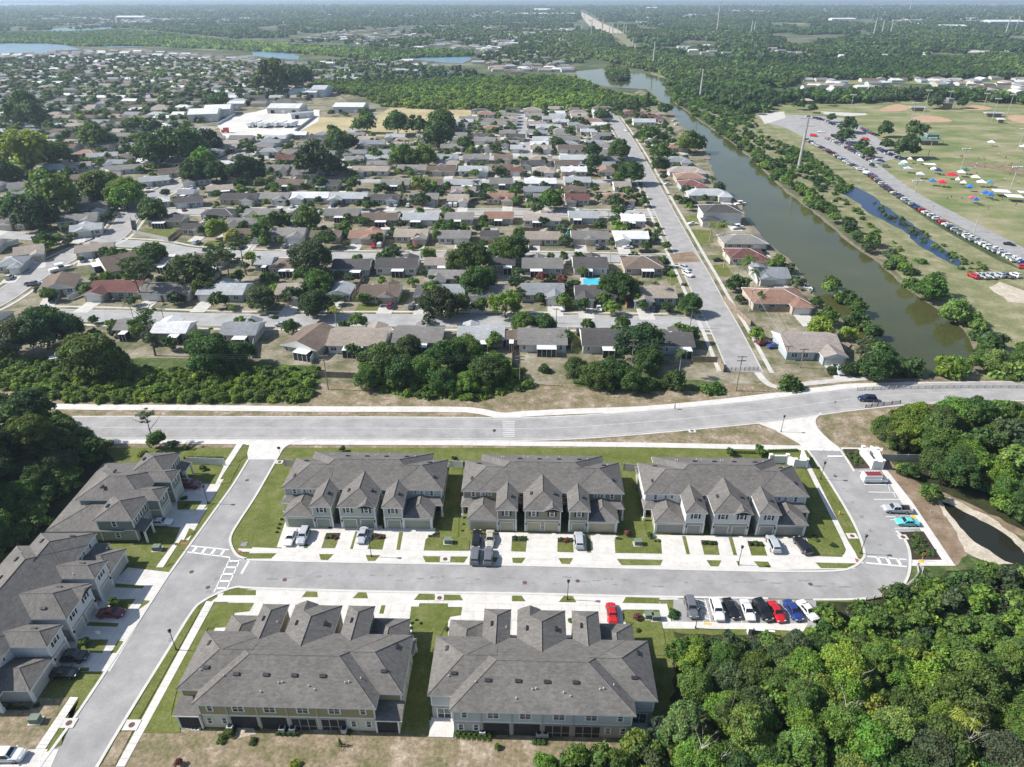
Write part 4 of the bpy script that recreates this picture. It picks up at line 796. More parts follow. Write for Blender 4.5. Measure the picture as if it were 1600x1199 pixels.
for i in range(9):
    x = 395+i*8; a = P(x, 199+rng.uniform(-2, 2)); r = root('trailer', (a.x, a.y, .15), R(80+rng.uniform(-4, 4)), ['white','pale','cream'][i % 3]+' box trailer in the fenced white yard', 'trailer', 'trailers parked in the white yard')
    m = MB(); m.box(-6, -1.25, 1.0, 6, 1.25, 3.6, bottom=True); m.build('box', 'alum', r); m = MB()
    for xx in (-4.6, -3.3): m.tube((xx, -1.2, .5), (xx, 1.2, .5), .5, .5, 10)
    m.box(4, -.9, .1, 4.2, .9, 1); m.build('wheel', 'tyre', r)
a = P(352, 208); r = root('truck', (a.x, a.y, .15), R(200), 'bright red lorry cab at the edge of the white yard', 'truck'); m = MB(); m.box(-3, -1.2, .6, 1, 1.2, 3.6, bottom=True); m.box(1, -1.1, .6, 2.6, 1.1, 2.2, bottom=True); m.build('cab', 'paint', r, None, (.5,.02,.03)); m = MB()
for xx in (-2, 1.6): m.tube((xx, -1.2, .5), (xx, 1.2, .5), .5, .5, 10)
m.build('wheel', 'tyre', r)
# more houses on the plots still free
def near_seg(x, y, pts, m):
    for (a, b) in zip(pts, pts[1:]):
        d = (b-a); L2 = d.x*d.x+d.y*d.y or 1; t = max(0, min(1, ((x-a.x)*d.x+(y-a.y)*d.y)/L2))
        if math.hypot(x-a.x-d.x*t, y-a.y-d.y*t) < m: return True
    return False
STL = [[P(*q) for q in e[0]] for e in EW]+[[P(*q) for q in L_] for L_ in ([(952,176),(968,200),(987,232),(1007,270),(1024,304),(1045,345),(1070,394),(1090,432),(1110,472),(1133,515),(1157,565),(1165,582)],[(815,172),(815,195),(818,215),(822,246)],[(-120,520),(-20,478),(40,440),(85,413),(120,395),(150,383),(175,372),(195,350),(212,325),(258,298),(330,265),(385,238),(420,215),(470,195)],[(-60,362),(20,368),(80,372),(150,378)],[(-60,338),(0,320),(82,292),(140,268),(190,250),(240,236),(290,214),(330,198)],[(535,215),(556,200),(585,184)])]
NOGO = [PW(Z(2, q)) for q in ([(850,668),(1350,668),(1345,720),(1250,830),(1000,870),(560,860),(760,720)],[(400,735),(640,735),(640,800),(540,850),(240,850),(330,780)],[(450,570),(690,570),(680,605),(560,610)])]+[PW(Z(1, [(1180,800),(1360,740),(1480,690),(1600,650),(1740,640),(2000,640),(1990,780),(1830,870),(1640,880),(1500,870),(1300,880)])), PW([(205,340),(300,340),(290,372),(205,372)])]
def nogo(x, y): return any(inpoly(x, y, q) for q in NOGO)
plot = PW([(-30,420),(-30,318),(70,300),(240,240),(330,205),(400,212),(560,212),(760,176),(950,180),(990,240),(1040,330),(1060,392),(1100,470),(60,470)])
xs = [p.x for p in plot]; ys = [p.y for p in plot]; yy = min(ys)+6; fillers = 0
while yy < max(ys):
    xx = min(xs)+rng.uniform(0, 8)
    while xx < max(xs):
        W_ = rng.uniform(11, 15)
        if inpoly(xx, yy, plot) and not nogo(xx, yy) and not any(abs(xx-hx) < (hw+W_)/2+4.5 and abs(yy-hy) < (hd+9)/2+5 for hx, hy, hw, hd in houses) and not any(near_seg(xx, yy, q, 9.5) for q in STL):
            rc = rng.choice('gggdbtlwspg'); wc = rng.randrange(6); a_ = 22 if xx < -150 and yy < 400 else -1.1
            r = house(None, None, None, rng.choice(('g','gk','L','h','g')), rc, wc, 8.6, a_, True, None, 'single-storey houses of the neighbourhood', W=W_, at=(xx, yy-4.3, 0))
            q = min(HI, key=lambda q: (q[0]-xx)**2+(q[1]-yy)**2); r['label'] = f"{RN[rc]} {WC[wc][1]}-walled smaller house {'right' if xx > q[0] else 'left'} of the {q[2]}"; fillers += 1; xx += W_
        xx += 2
    yy += 3
print('fillers', fillers)
# garden sheds and carports
for i in range(70):
    hx, hy, hw, hd = rng.choice(houses[:150]); x = hx+rng.choice((-1, 1))*rng.uniform(0, hw/2); y = hy+hd/2+rng.uniform(3.5, 6)
    if any(abs(x-a) < c/2+2 and abs(y-b) < d/2+2 for a, b, c, d in houses) or any(near_seg(x, y, q, 7) for q in STL) or nogo(x, y): continue
    wsh = rng.uniform(1.2, 1.9); q = min(HI, key=lambda q: (q[0]-x)**2+(q[1]-y)**2); rc = rng.choice('wwgbtl')
    r = root('garden_shed', (x, y, .03), rng.uniform(-.1, .1), f"small {RN[rc]}-roofed shed behind the {q[2]}", 'shed', 'garden sheds'); m = MB(); m.box(-wsh, -1.3, 0, wsh, 1.3, 2.0); m.build('wall', 'wall', r, None, rng.choice(WC)[0]); m = MB(); hip(m, -wsh-.2, wsh+.2, -1.5, 1.5, 2.02, .35, False, False, 'x', .1); m.build('roof', ['roof','trim','trim'], r, None, RC[rc]); m = MB(); m.box(-.5, -1.34, 0, .5, -1.3, 1.8); m.build('door', 'trim', r)
# rest of the suburb: the nearest hundred and some as houses, the rest as one mass
far = []; region = PW([(-260,330),(-200,88),(0,88),(120,80),(240,82),(470,100),(495,130),(470,165),(300,178),(250,225),(60,285),(-40,335)])
xs = [p.x for p in region]; ys = [p.y for p in region]
yy = min(ys); k = 0
while yy < max(ys):
    xx = min(xs)+(k % 3)*4
    while xx < max(xs):
        if inpoly(xx, yy, region) and rng.random() < .93: far.append((xx, yy, R(-1+rng.uniform(-2, 2)), rng.uniform(13, 17)))
        xx += rng.uniform(19, 23)
    k += 1; yy += (17, 25)[k % 2]
def farfield(poly, sp, n, slack=.5):
    pw = PW(poly); xs = [p.x for p in pw]; ys = [p.y for p in pw]; out = []
    t = 0
    while len(out) < n and t < n*30:
        t += 1; x, y = rng.uniform(min(xs), max(xs)), rng.uniform(min(ys), max(ys))
        if inpoly(x, y, pw): out.append((x, y, R(rng.choice((0, 0, 90, 8, -6))), rng.uniform(12, 19)))
    return out
def clearing(x, y): return mn.noise(Vector((x/90, y/90, 3)))+mn.noise(Vector((x/260, y/420, 9)))
far2 = []
for poly, n in (([(430,70),(520,50),(700,40),(900,50),(930,80),(900,105),(760,112),(745,80),(620,75),(500,72)], 420), ([(745,98),(900,98),(900,112),(790,118),(745,112)], 34), ([(560,98),(640,95),(690,104),(640,118),(560,110)], 36),
   ([(1040,75),(1200,70),(1280,75),(1480,78),(1480,88),(1300,90),(1180,88),(1100,85)], 60), ([(1255,126),(1480,123),(1600,125),(1640,150),(1560,148),(1480,136),(1300,144),(1262,140)], 60), ([(470,100),(560,100),(560,128),(500,130)], 30),
   ([(0,30),(350,20),(900,12),(1600,14),(1600,34),(1300,30),(1000,36),(700,34),(300,34)], 520), ([(1000,28),(1180,30),(1160,36),(1010,36)], 40), ([(1380,22),(1600,24),(1600,36),(1400,34)], 60)): far2 += farfield(poly, 18, n)
for poly, n in (([(60,28),(420,22),(440,34),(80,40)], 160), ([(560,20),(900,14),(905,28),(600,32)], 260), ([(200,12),(1600,5),(1600,16),(200,20)], 420), ([(980,14),(1200,14),(1180,28),(1000,28)], 160), ([(960,20),(1010,24),(1180,40),(1010,40)], 60), ([(1350,26),(1600,30),(1600,40),(1420,38)], 110), ([(1200,18),(1320,22),(1300,34),(1220,30)], 50), ([(700,44),(900,46),(925,80),(760,92)], 160)): far2 += [q for q in farfield(poly, 18, n*5) if clearing(q[0], q[1]) < -.06]
far.sort(key=lambda p: p[0]**2+p[1]**2)
# drop far houses standing on a street that crosses the field
ind = far[:max(20, 292-len(houses))]; far2 += far[len(ind):]
for i, (x, y, a_, W) in enumerate(ind):
    rc = rng.choice('ggglllwwttsdbbo'); wc = rng.randrange(6); sh = rng.choice(('g','g','h','L','R'))
    r = house(None, None, None, sh, rc, wc, 9.5, math.degrees(a_), False, f"{RN[rc]} {WC[wc][1]}-walled house in the crowded upper left rows", 'houses in the crowded rows at the upper left', W=W, at=(x, y, 0))
mb = MB(); tint = []
for (x, y, a_, W) in far2:
    rc = rng.choice('ggggllwwttssdbbp'); c_ = RC[rc]; wc = WC[rng.randrange(6)][0]; dep = 10; ca, sa = math.cos(a_), math.sin(a_); h = 2.8; zr = h+dep/2*.33
    T = lambda px_, py_, z: (x+px_*ca-py_*sa, y+px_*sa+py_*ca, z)
    A, B, C_, D = [(-W/2,-5.4),(W/2,-5.4),(W/2,5.4),(-W/2,5.4)]; u = 4 if rng.random() < .4 else 0
    for q_ in ((A,B),(B,C_),(C_,D),(D,A)): mb.poly([T(*q_[0],0), T(*q_[1],0), T(*q_[1],h), T(*q_[0],h)]); tint.append(wc)
    for q_ in ([A,B],[C_,D]):
        s_ = 1 if q_[0] == A else -1; mb.poly([T(*q_[0],h), T(*q_[1],h), T(s_*(W/2-u),0,zr), T(-s_*(W/2-u),0,zr)]); tint.append(c_)
    for q_ in ([B,C_],[D,A]): s_ = 1 if q_[0] == B else -1; mb.poly([T(*q_[0],h), T(*q_[1],h), T(s_*(W/2-u),0,zr)]); tint.append(c_ if u else wc)
me = mb.mesh('distant_houses', ['stuffroof']); at = me.color_attributes.new('tint', 'FLOAT_COLOR', 'CORNER')
arr = np.ones((len(me.loops), 4), 'f'); li = 0
for p, c_ in zip(me.polygons, tint): arr[p.loop_start:p.loop_start+p.loop_total, :3] = c_
at.data.foreach_set('color', arr.ravel()); o = ob('distant_houses', me); o['kind'] = 'stuff'; o['label'] = 'mass of pale low houses receding towards the horizon'; o['category'] = 'houses'
# ---------------------------------------------------------------- vehicles
def loft(mb, st, mi=0):
    """st: list of (x, half width low, half width belt, half width top, z low, z belt, z top)"""
    rings = []
    for x, wl, wb, wt, zl, zb, zt in st:
        rings.append([(x,-wl*.92,zl),(x,-wl,zl+.12),(x,-wb,zb-.06),(x,-wb*.96,zb),(x,-wt,zt-.04),(x,-wt*.8,zt),(x,wt*.8,zt),(x,wt,zt-.04),(x,wb*.96,zb),(x,wb,zb-.06),(x,wl,zl+.12),(x,wl*.92,zl)])
    n = len(rings[0])
    for a, b in zip(rings, rings[1:]):
        for i in range(n): j = (i+1) % n; mb.poly([a[i], b[i], b[j], a[j]], mi)
    mb.poly(rings[0], mi); mb.poly(rings[-1][::-1], mi)
SPECS = {
 'sedan': dict(L=4.7, hw=.9, hood=.78, st=[(-2.35,.72,.74,.6,.4,.62,.7),(-2.2,.82,.86,.7,.28,.8,.92),(-1.5,.9,.9,.72,.22,.9,1.0),(-1.35,.9,.9,.7,.22,.92,1.06),(-.75,.9,.9,.6,.22,.92,1.42),(.35,.9,.9,.6,.22,.92,1.43),(1.15,.9,.9,.72,.22,.9,.98),(1.9,.88,.86,.68,.25,.76,.84),(2.3,.78,.76,.55,.36,.6,.66)], cab=(-1.42,-.75,.35,1.12,.94,1.41)),
 'suv': dict(L=4.8, hw=.95, st=[(-2.4,.84,.86,.7,.45,.85,.95),(-2.3,.92,.93,.74,.32,1.0,1.2),(-1.95,.95,.94,.7,.28,1.05,1.68),(.2,.95,.94,.72,.28,1.05,1.74),(.45,.95,.94,.72,.28,1.05,1.7),(1.15,.95,.94,.8,.28,1.05,1.12),(1.95,.93,.9,.76,.3,.95,1.02),(2.38,.84,.82,.66,.4,.7,.82)], cab=(-2.3,-1.95,.42,1.12,1.08,1.66)),
 'van': dict(L=5.6, hw=1.0, st=[(-2.8,.96,.98,.82,.4,1.2,1.9),(-2.6,1,1,.86,.35,1.2,2.05),(1.2,1,1,.86,.35,1.2,2.05),(1.95,1,.98,.8,.35,1.15,1.3),(2.5,.96,.92,.78,.38,1.0,1.1),(2.8,.86,.84,.7,.45,.7,.85)], cab=(-9,-9,1.2,1.93,1.22,1.95)),
 'pickup': dict(L=5.7, hw=.98, st=[(-.55,.95,.96,.72,.4,1.1,1.66),(-.4,.97,.97,.74,.38,1.1,1.76),(.85,.97,.97,.74,.38,1.1,1.76),(1.4,.97,.97,.8,.38,1.1,1.16),(2.4,.95,.93,.78,.38,1.02,1.08),(2.8,.86,.84,.7,.45,.75,.85)], cab=(-.56,-.42,.85,1.38,1.12,1.74)),
}
def car_meshes(kind, hi):
    def f():
        S = SPECS[kind]; b = MB(); loft(b, S['st']); gl = MB(); x0, x1, x2, x3, zb, zt = S['cab']; hw = S['hw']
        if kind == 'pickup':
            b.box(-2.85, -.97, .45, -.58, -.89, 1.12, 0, True); b.box(-2.85, .89, .45, -.58, .97, 1.12, 0, True); b.box(-2.9, -.97, .45, -2.82, .97, 1.12, 0, True); b.box(-2.83, -.9, .45, -.56, .9, .72, 1, True)
        g1, g0 = hw*.97, hw*.70; e = .03
        gl.poly([(x3+e,-g1*.86,zb+.03),(x3+e,g1*.86,zb+.03),(x2+.1,g0*.86,zt+.0),(x2+.1,-g0*.86,zt+.0)])
        xr = x1 if x1 > -9 else -.0
        if x0 > -9: gl.poly([(x0-e,g1*.84,zb+.03),(x0-e,-g1*.84,zb+.03),(x1-.06,-g0*.86,zt),(x1-.06,g0*.86,zt)])
        top0 = (x1+.08) if x1 > -9 else x2-.35; bot0 = (x0+.3) if x0 > -9 else x2-.35
        for s in (-1, 1):
            m = (x2+top0)/2
            for a_, b_, c_, d_ in ((bot0, m-.04, m-.04, top0), (m+.04, x3-.22, x2-.02, m+.04)):
                gl.poly([(a_, s*(g1+.005), zb+.02), (b_, s*(g1+.005), zb+.02), (c_, s*(g0+.085), zt-.07), (d_, s*(g0+.085), zt-.07)])
        wh = MB(); r_ = .34 if kind == 'sedan' else .39
        n = 14 if hi else 8
        wh.tube((0,-.12,0),(0,.12,0), r_, r_, n, 0); hb = MB(); hb.tube((0,-.13,0),(0,.135,0), r_*.58, r_*.58, n, 0)
        hl = MB(); hl.box(-.05,-.17,-.07,.05,.17,.07, bottom=True)
        return dict(body=b.mesh('body', ['paint', 'dark']), glass=gl.mesh('windows', ['carglass']), wheel=wh.mesh('wheel', ['tyre']), hub=hb.mesh('rim', ['hub']), hl=hl.mesh('headlight', ['headlamp']), tl=hl.mesh('tail_light', ['lamp']))
    return cached(('car', kind, hi), f)
CC = dict(white=(.72,.72,.71), black=(.012,.012,.014), silver=(.42,.44,.46), grey=(.13,.135,.145), red=(.5,.012,.015), blue=(.02,.045,.2), dred=(.14,.012,.015), beige=(.45,.41,.33), teal=(.12,.55,.55), navy=(.012,.02,.07), lblue=(.05,.2,.45))
CN = dict(white='white', black='black', silver='silver', grey='dark grey', red='red', blue='blue', dred='dark red', beige='beige', teal='turquoise', navy='dark navy', lblue='bright blue')
def car(p, rz, kind, col, label, group=None, hi=1, z=None, cat=None):
    """hi 2: near, every part; 1: body, windows, wheels; 0: body, windows and wheels joined simply"""
    m = car_meshes(kind, hi > 1); loc = (p[0], p[1], z if z is not None else .13)
    r = root('parked_car' if kind in ('sedan', 'suv') else ('pickup_truck' if kind == 'pickup' else 'van'), loc, rz, label, cat or {'pickup':'pickup truck','van':'van'}.get(kind, 'car'), group)
    ob('body', m['body'], r, (0,0,0), CC[col]); ob('windows', m['glass'], r, (0,0,0))
    r.scale = (.94, .94, .94); S = SPECS[kind]; L = S['L']; wx = L*.3; r_ = .34 if kind == 'sedan' else .39
    if hi:
        for sx in (-1, 1):
            for sy in (-1, 1):
                wv = ob('wheel', m['wheel'], r, (sx*wx, sy*(S['hw']-.1), r_))
                if hi > 1: ob('rim', m['hub'], wv)
    if hi > 1:
        zz = .66 if kind == 'sedan' else .85
        for sy in (-1, 1): ob('headlight', m['hl'], r, (L/2-.12, sy*.6, zz-.02)); ob('tail_light', m['tl'], r, (-L/2+.07, sy*.62, zz+.05))
        for sy in (-1, 1):
            q = MB(); q.box(-.08, -.1, 0, .1, .1, .14, bottom=True); q.build('wing_mirror', 'paint', r, (.95 if kind != 'pickup' else 1.2, sy*(S['hw']+.08), S['cab'][4]), CC[col])
    return r
def cpx(x, y, z=.13): return P(x, y, z)
N90, S90 = R(89), R(-91)
near = [(455,843,S90,'sedan','white','white sedan in the leftmost driveway of the sage townhouse row'),(474.5,841,S90,'suv','silver','silver SUV beside the white sedan at the sage townhouse row'),(567,839.5,S90,'sedan','silver','silver sedan parked alone before the middle garages of the sage row'),
 (745,845,N90,'suv','black','black SUV in the upper left spot of the four cars at the olive row'),(765.5,845,S90,'sedan','beige','beige sedan between dark SUVs at the olive townhouse row'),(742.5,872,N90,'suv','grey','charcoal SUV at the kerb, lower left of the four cars at the olive row'),(763,873,N90,'suv','grey','grey SUV at the kerb below the beige sedan'),
 (904.5,848,N90,'suv','silver','silver SUV with a sunroof in front of the olive row'),(1207.5,854,N90,'suv','silver','silver SUV at the right end of the white townhouse row'),(1253,856,R(100),'suv','black','black SUV in the last driveway of the white townhouse row'),
 (1416,819,R(176),'sedan','teal','turquoise sedan parked in a striped bay by the loop road'),(1400,799,R(176),'pickup','silver','silver pickup truck with an open bed in the bay by the loop road'),
 (1119.5,957,S90,'suv','white','white SUV beside the hatched bay in the car row by the woods'),(1079.5,953,S90,'suv','grey','dark SUV beside the round bush in the car row by the woods'),(1142,954,R(-82),'sedan','black','black sedan left of the white sedan in the row by the woods'),(1167.5,957,S90,'sedan','white','white sedan with sunroof between two black cars by the woods'),(1191,957,R(-78),'suv','black','black SUV left of the red car in the row by the woods'),(1212,959,R(-84),'sedan','red','red sedan in the parking row by the woods'),(1238,957,R(-80),'sedan','blue','blue sedan in the parking row by the woods'),(1261,957,R(-73),'sedan','white','white sedan at the right end of the row under the trees'),
 (955.5,961,N90,'sedan','red','red car in the driveway behind the blue-grey townhouse row'),(252,819,R(0),'sedan','white','white sedan outside the sage green row at the left'),(297,761,R(0),'suv','dred','dark red SUV in the shade by the sage green row'),(175,961,R(1),'sedan','dred','dark red sedan in the shaded driveway of the white row'),(112,1030,R(2),'pickup','black','black pickup in the shaded driveway of the white row'),(101,1055,R(1),'sedan','black','black sedan half out of the shade at the white row'),(14,1184,R(0),'suv','white','white SUV cut off by the lower left corner'),
 (1354,626,R(176),'suv','navy','dark blue SUV driving on the curved avenue by the guard rail')]
for x, y, a, k, c_, l in near: car(cpx(x, y), a, k, c_, l, None, 2)
v = car(cpx(1365,752), R(0), 'van', 'white', 'white work van with a dark red roof rack in the first bay', None, 2); m = MB(); m.box(-2.3,-.7,2.07,1.1,.7,2.18, bottom=True)
for i in range(6): m.box(-2.3+i*.66,-.78,2.18,-2.2+i*.66,.78,2.24)
m.build('roof_rack', 'paint', v, None, (.22,.03,.03))
hood = [(53,446,R(10),'pickup','grey','dark pickup on the bend of the winding street'),(73,443,R(20),'sedan','lblue','small blue car beside the dark pickup on the bend'),(187,470,0,'sedan','black','black car in front of the dark red roofed house'),(268,508,0,'sedan','white','white car parked on the lower street by the leaning pole'),(308,381,R(80),'suv','silver','silver car in the curved driveway by the yellow-green tree'),
 (446,387,N90,'suv','grey','dark grey car in front of the green gabled house'),(458,387,N90,'suv','grey','grey car right of a darker one by the green gabled house'),(584,386,N90,'sedan','red','red car in the drive of the terracotta-brown house'),(594,385,N90,'van','white','white van next to the red car'),(651,386,N90,'sedan','red','red car by the tan house with two gables'),(433,408,R(85),'suv','black','black car by the light blue roofed house'),
 (521,323,N90,'sedan','navy','navy car before the white-roofed house'),(611,322,N90,'suv','grey','grey car by the bright blue house'),(619,322,N90,'sedan','silver','silver car by the bright blue house'),(638,323,N90,'suv','white','white car in the drive right of the blue house'),(699,323,N90,'suv','grey','grey car left of the white pair on the third street'),(704,322,N90,'van','white','left white van on the third street'),(712,322,N90,'van','white','right white van on the third street'),
 (643,481,N90,'suv','grey','dark SUV in the wide concrete drive'),(610,480,N90,'suv','dred','maroon SUV by the brown-roofed pinkish house'),(726,478,N90,'sedan','white','left white car under the tall trees on the lower street'),(738,478,N90,'sedan','white','right white car under the tall trees on the lower street'),(830,389,N90,'suv','black','black car by the tan house on the second street'),(933,388,N90,'suv','grey','left dark car by the brown-grey house'),(943,388,N90,'suv','black','right dark car by the brown-grey house'),(981,388,R(5),'sedan','white','white car before the pale garage near the corner'),(1009,395,0,'pickup','black','black pickup parked at the corner of the second street'),
 (1070,421,R(-62),'suv','silver','upper silver SUV parked on the right-hand street'),(1075,431,R(-62),'suv','white','lower white SUV parked on the right-hand street'),(878,483,S90,'van','white','large white camper van in the drive on the lower street'),(936,484,S90,'sedan','white','white car before the dark grey garage'),(1043,484,N90,'sedan','black','black car before the tan hip-roofed house'),(1020,485,R(80),'sedan','black','black car in the shade left of the tan house drive'),
 (1082,351,R(10),'sedan','white','white car in the drive of the two-storey canal house'),(1193,538,R(15),'suv','dred','dark red SUV beside the blue car by the canal house'),(1209,543,R(12),'sedan','blue','blue car in the drive of the pinkish canal house'),(905,521,N90,'suv','black','black SUV between the houses below the lower street'),(592,537,N90,'pickup','silver','silver blue pickup beside the white patio'),(564,340,N90,'suv','black','dark car beside the brown roof on the third street'),(883,325,N90,'sedan','silver','silver car in the drive of the red-brown house'),
 (441,509,0,'sedan','silver','silver car on the lower street, left of a grey one'),(457,509,0,'sedan','grey','grey car on the lower street, right of a silver one'),(378,387,N90,'suv','black','black car under the tree before the brown house'),(137,332,R(20),'sedan','black','black car on the winding street at the left'),(72,303,R(20),'suv','dred','dark red car by the winding street at the left'),(270,283,R(10),'sedan','white','white car by the blue-roofed house'),
 (1038,276,R(20),'suv','dred','dark red car in a drive of the canal side row'),(1043,289,R(10),'sedan','white','white car in a drive of the canal side row'),(300,530,R(60),'sedan','navy','dark blue car behind the white-roofed house'),(1122,408,R(5),'sedan','black','black car in the drive of the red-brown canal house'),(118,330,R(30),'sedan','grey','grey car on the shaded drive at the left'),(978,205,R(-70),'sedan','white','white car on the far end of the right-hand street'),(830,183,0,'sedan','white','white car at the far cul-de-sac'),(1318-800,274,0,'sedan','grey','grey car on the fourth street')]
for x, y, a, k, c_, l in hood: car(cpx(x, y), a, k, c_, l, 'cars of the neighbourhood', 1)
taken = [P(q[0], q[1]) for q in hood]
for r_, gx, gy, yaw in DRV:
    m_ = r_.matrix_basis if False else Matrix.Translation(r_.location) @ Matrix.Rotation(R(yaw), 4, 'Z'); p = m_ @ Vector((gx+rng.uniform(-1.2, 1.2), gy-rng.uniform(3.2, 5), 0))
    if rng.random() < .42 and all((p-q).length > 6 for q in taken):
        c_ = rng.choice(['white','black','silver','grey','dred','beige','grey','silver','navy']); k = rng.choice(('sedan','suv','suv','pickup'))
        car((p.x, p.y), R(yaw)+rng.choice((N90, S90)), k, c_, f"{CN[c_]} {'SUV' if k=='suv' else k} in the drive of the {r_['label'].split(' house')[0].split(' ')[0]} house " + (r_['label'].split('left ')[-1] if 'from the left' in r_['label'] else 'in view'), 'cars of the neighbourhood', 1)
# rows of cars at the sports ground
cols = ['black','white','silver','grey','grey','black','white','navy','silver','dred','black','blue','red','white']
def carrow(pts, sp, side, n, where, off=0):
    pw = [Vector(p[:2]) for p in PW(pts)]; L = 0
    segs = [(a, b, (b-a).length) for a, b in zip(pw, pw[1:])]; d = 0; i = 0
    for a, b, l in segs:
        while d < l:
            p = a+(b-a)*d/l; ang = math.atan2((b-a).y, (b-a).x)+side+rng.uniform(-.06, .06)
            if rng.random() < .94:
                c_ = rng.choice(cols); k = rng.choice(('sedan','suv','suv','sedan','suv','pickup')) 
                car((p.x+rng.uniform(-.3,.3), p.y+rng.uniform(-.3,.3)), ang, k, c_, f"{CN[c_]} {'SUV' if k=='suv' else k} {where}", where_group[where], 1 if i % 1 == 0 else 0, .36)
            d += sp*rng.uniform(.95, 1.1); i += 1
        d -= l
wg = ['in the long row beside the blue pond','in the left row of the sports car park','in the middle row of the sports car park','in the second middle row of the sports car park','in the row under the car park trees','in the far row of the sports car park','in the small cluster at the end of the pond','in the right row of the sports car park']
where_group = {k: 'cars parked '+k for k in wg}
carrow([(1352,268),(1385,296),(1418,318),(1455,340),(1500,366),(1545,389),(1600,416)], 2.75, R(75), 0, wg[0])
carrow([(1262,221),(1290,236),(1318,252),(1345,268)], 2.8, R(70), 0, wg[1]); carrow([(1293,218),(1320,231),(1345,245),(1366,256)], 2.9, R(75), 0, wg[2]); carrow([(1302,214),(1326,227),(1352,241),(1376,254)], 2.9, R(75), 0, wg[3])
carrow([(1263,184),(1290,190),(1318,204),(1332,214)], 3.2, R(80), 0, wg[4]); carrow([(1341,199),(1358,209),(1372,214)], 3, R(75), 0, wg[5]); carrow([(1372,234),(1382,240),(1400,247),(1410,251)], 2.9, R(80), 0, wg[7])
carrow([(1521,435),(1588,433)], 2.9, R(100), 0, wg[6])
for x, y, c_, k, l in ((1271,214,'red','van','red van at the mouth of the car park'),(1283,208,'white','pickup','white pickup near the red van'),(1352,220,'red','van','second red van beside a white one in the car park'),(1354,226,'white','van','white van beside the red van in the car park'),(1576,384,'black','sedan','black car driving on the park road'),(1601,421,'red','suv','red car at the right edge by the park road'),(1355,273,'white','van','white van at the top of the roadside row'),(1384,262,'grey','suv','dark grey SUV by the park road tree')):
    car(cpx(x, y), R(-35), k, c_, l, None, 1, .36)
# ---------------------------------------------------------------- tents, pavilions, people at the sports ground
def tent(x, y, w, d, col, label, rz=-.2, h=2.5, pk=1.3, flat=False):
    p = P(x, y); r = root('canopy_tent', (p.x, p.y, .22), rz, label, 'canopy tent', 'canopies on the sports field')
    w *= .8; d *= .85; m = MB(); e = .25
    A = [(-w/2,-d/2,h),(w/2,-d/2,h),(w/2,d/2,h),(-w/2,d/2,h)]
    if flat: m.poly(A); m.poly([(a[0],a[1],h-.12) for a in A][::-1])
    else:
        for i in range(4): m.poly([A[i], A[(i+1) % 4], (0,0,h+pk)])
    for i in range(4): a, b = A[i], A[(i+1) % 4]; m.poly([(a[0],a[1],h-e), (b[0],b[1],h-e), b, a])
    m.build('canopy', 'canvas', r, None, col); m = MB()
    for a in A: m.tube((a[0]*.97,a[1]*.97,0), (a[0]*.97,a[1]*.97,h), .05)
    m.build('frame', 'metal', r)
wt, bl, rd, gr, lb, tl = (.75,.75,.74), (.03,.08,.4), (.6,.02,.05), (.03,.15,.09), (.25,.5,.7), (.02,.05,.15)
for x,y,w_,d_,c_,l,fl in ((1411,261,4,4,wt,'small white canopy right of the big tree by the cars',0),(1420,256,3,3,(.7,.6,.55),'cream canopy between two white ones',0),(1436,258,4,4,wt,'white canopy left of the long white awning',0),(1451,264,7.5,5,wt,'long white awning at the top of the tent row',1),(1407,264,4,3.5,lb,'pale blue canopy beside the car park',0),(1417,271,6,4,(.45,.47,.5),'grey canopy below the pale blue one',0),(1436,280,5,4,(.55,.58,.62),'pale grey canopy at the left of the tents',0),(1457,272,4,3.5,wt,'white canopy beside the navy tent',0),(1464,274,4.5,4,tl,'navy tent in the upper row',0),(1485,281,7,4.5,rd,'large red tent in the upper row',0),(1500,277,4.5,4.5,wt,'tall white peaked tent right of the large red tent',0),(1506,273,4.5,4,gr,'dark green canopy behind the white peaked tent',0),(1455,291,4.5,4,(.05,.15,.35),'blue canopy left of the small red tent',0),(1470,293,5,4.5,rd,'red tent below the large red tent',0),(1522,285,5,4,wt,'white canopy beyond the red tents',0),(1531,293,5.5,4,wt,'white canopy with a blue awning beside it',0),(1544,293,4,4,(.08,.25,.3),'teal green canopy at the right of the tents',0),(1494,289,2.5,2.5,wt,'small white canopy between the red tents and the blue one',0),(1503,294,3.5,2.5,wt,'low white canopy near the blue tent',0),(1513,300,3.6,3.2,(.03,.17,.6),'bright blue tent below the white canopies',0),(1537,310,4,3.2,(.03,.13,.5),'blue tent left of the white screens',0),(1545,313,4,3.2,(.03,.13,.5),'blue tent nearest the white screens',0),(1516,318,3.4,3,(.55,.1,.12),'red and blue umbrella tent alone on the grass',0),(1522,321,3,2.6,(.03,.1,.45),'small blue tent beside the red umbrella tent',0),(1562,307,9,7,wt,'large white awning, left of the two big ones',1),(1582,315,9,7,wt,'large white awning, right of the two big ones',1),(1600,309,8,6,(.6,.6,.58),'grey white awning at the right edge',1),(1547,229,5,4,wt,'white tent alone on the far grass',0),(1597,236,5,4,wt,'white tent at the right edge of the far grass',0)):
    tent(x, y, w_, d_, c_, l, -.25, 2.6, 1.3, bool(fl))
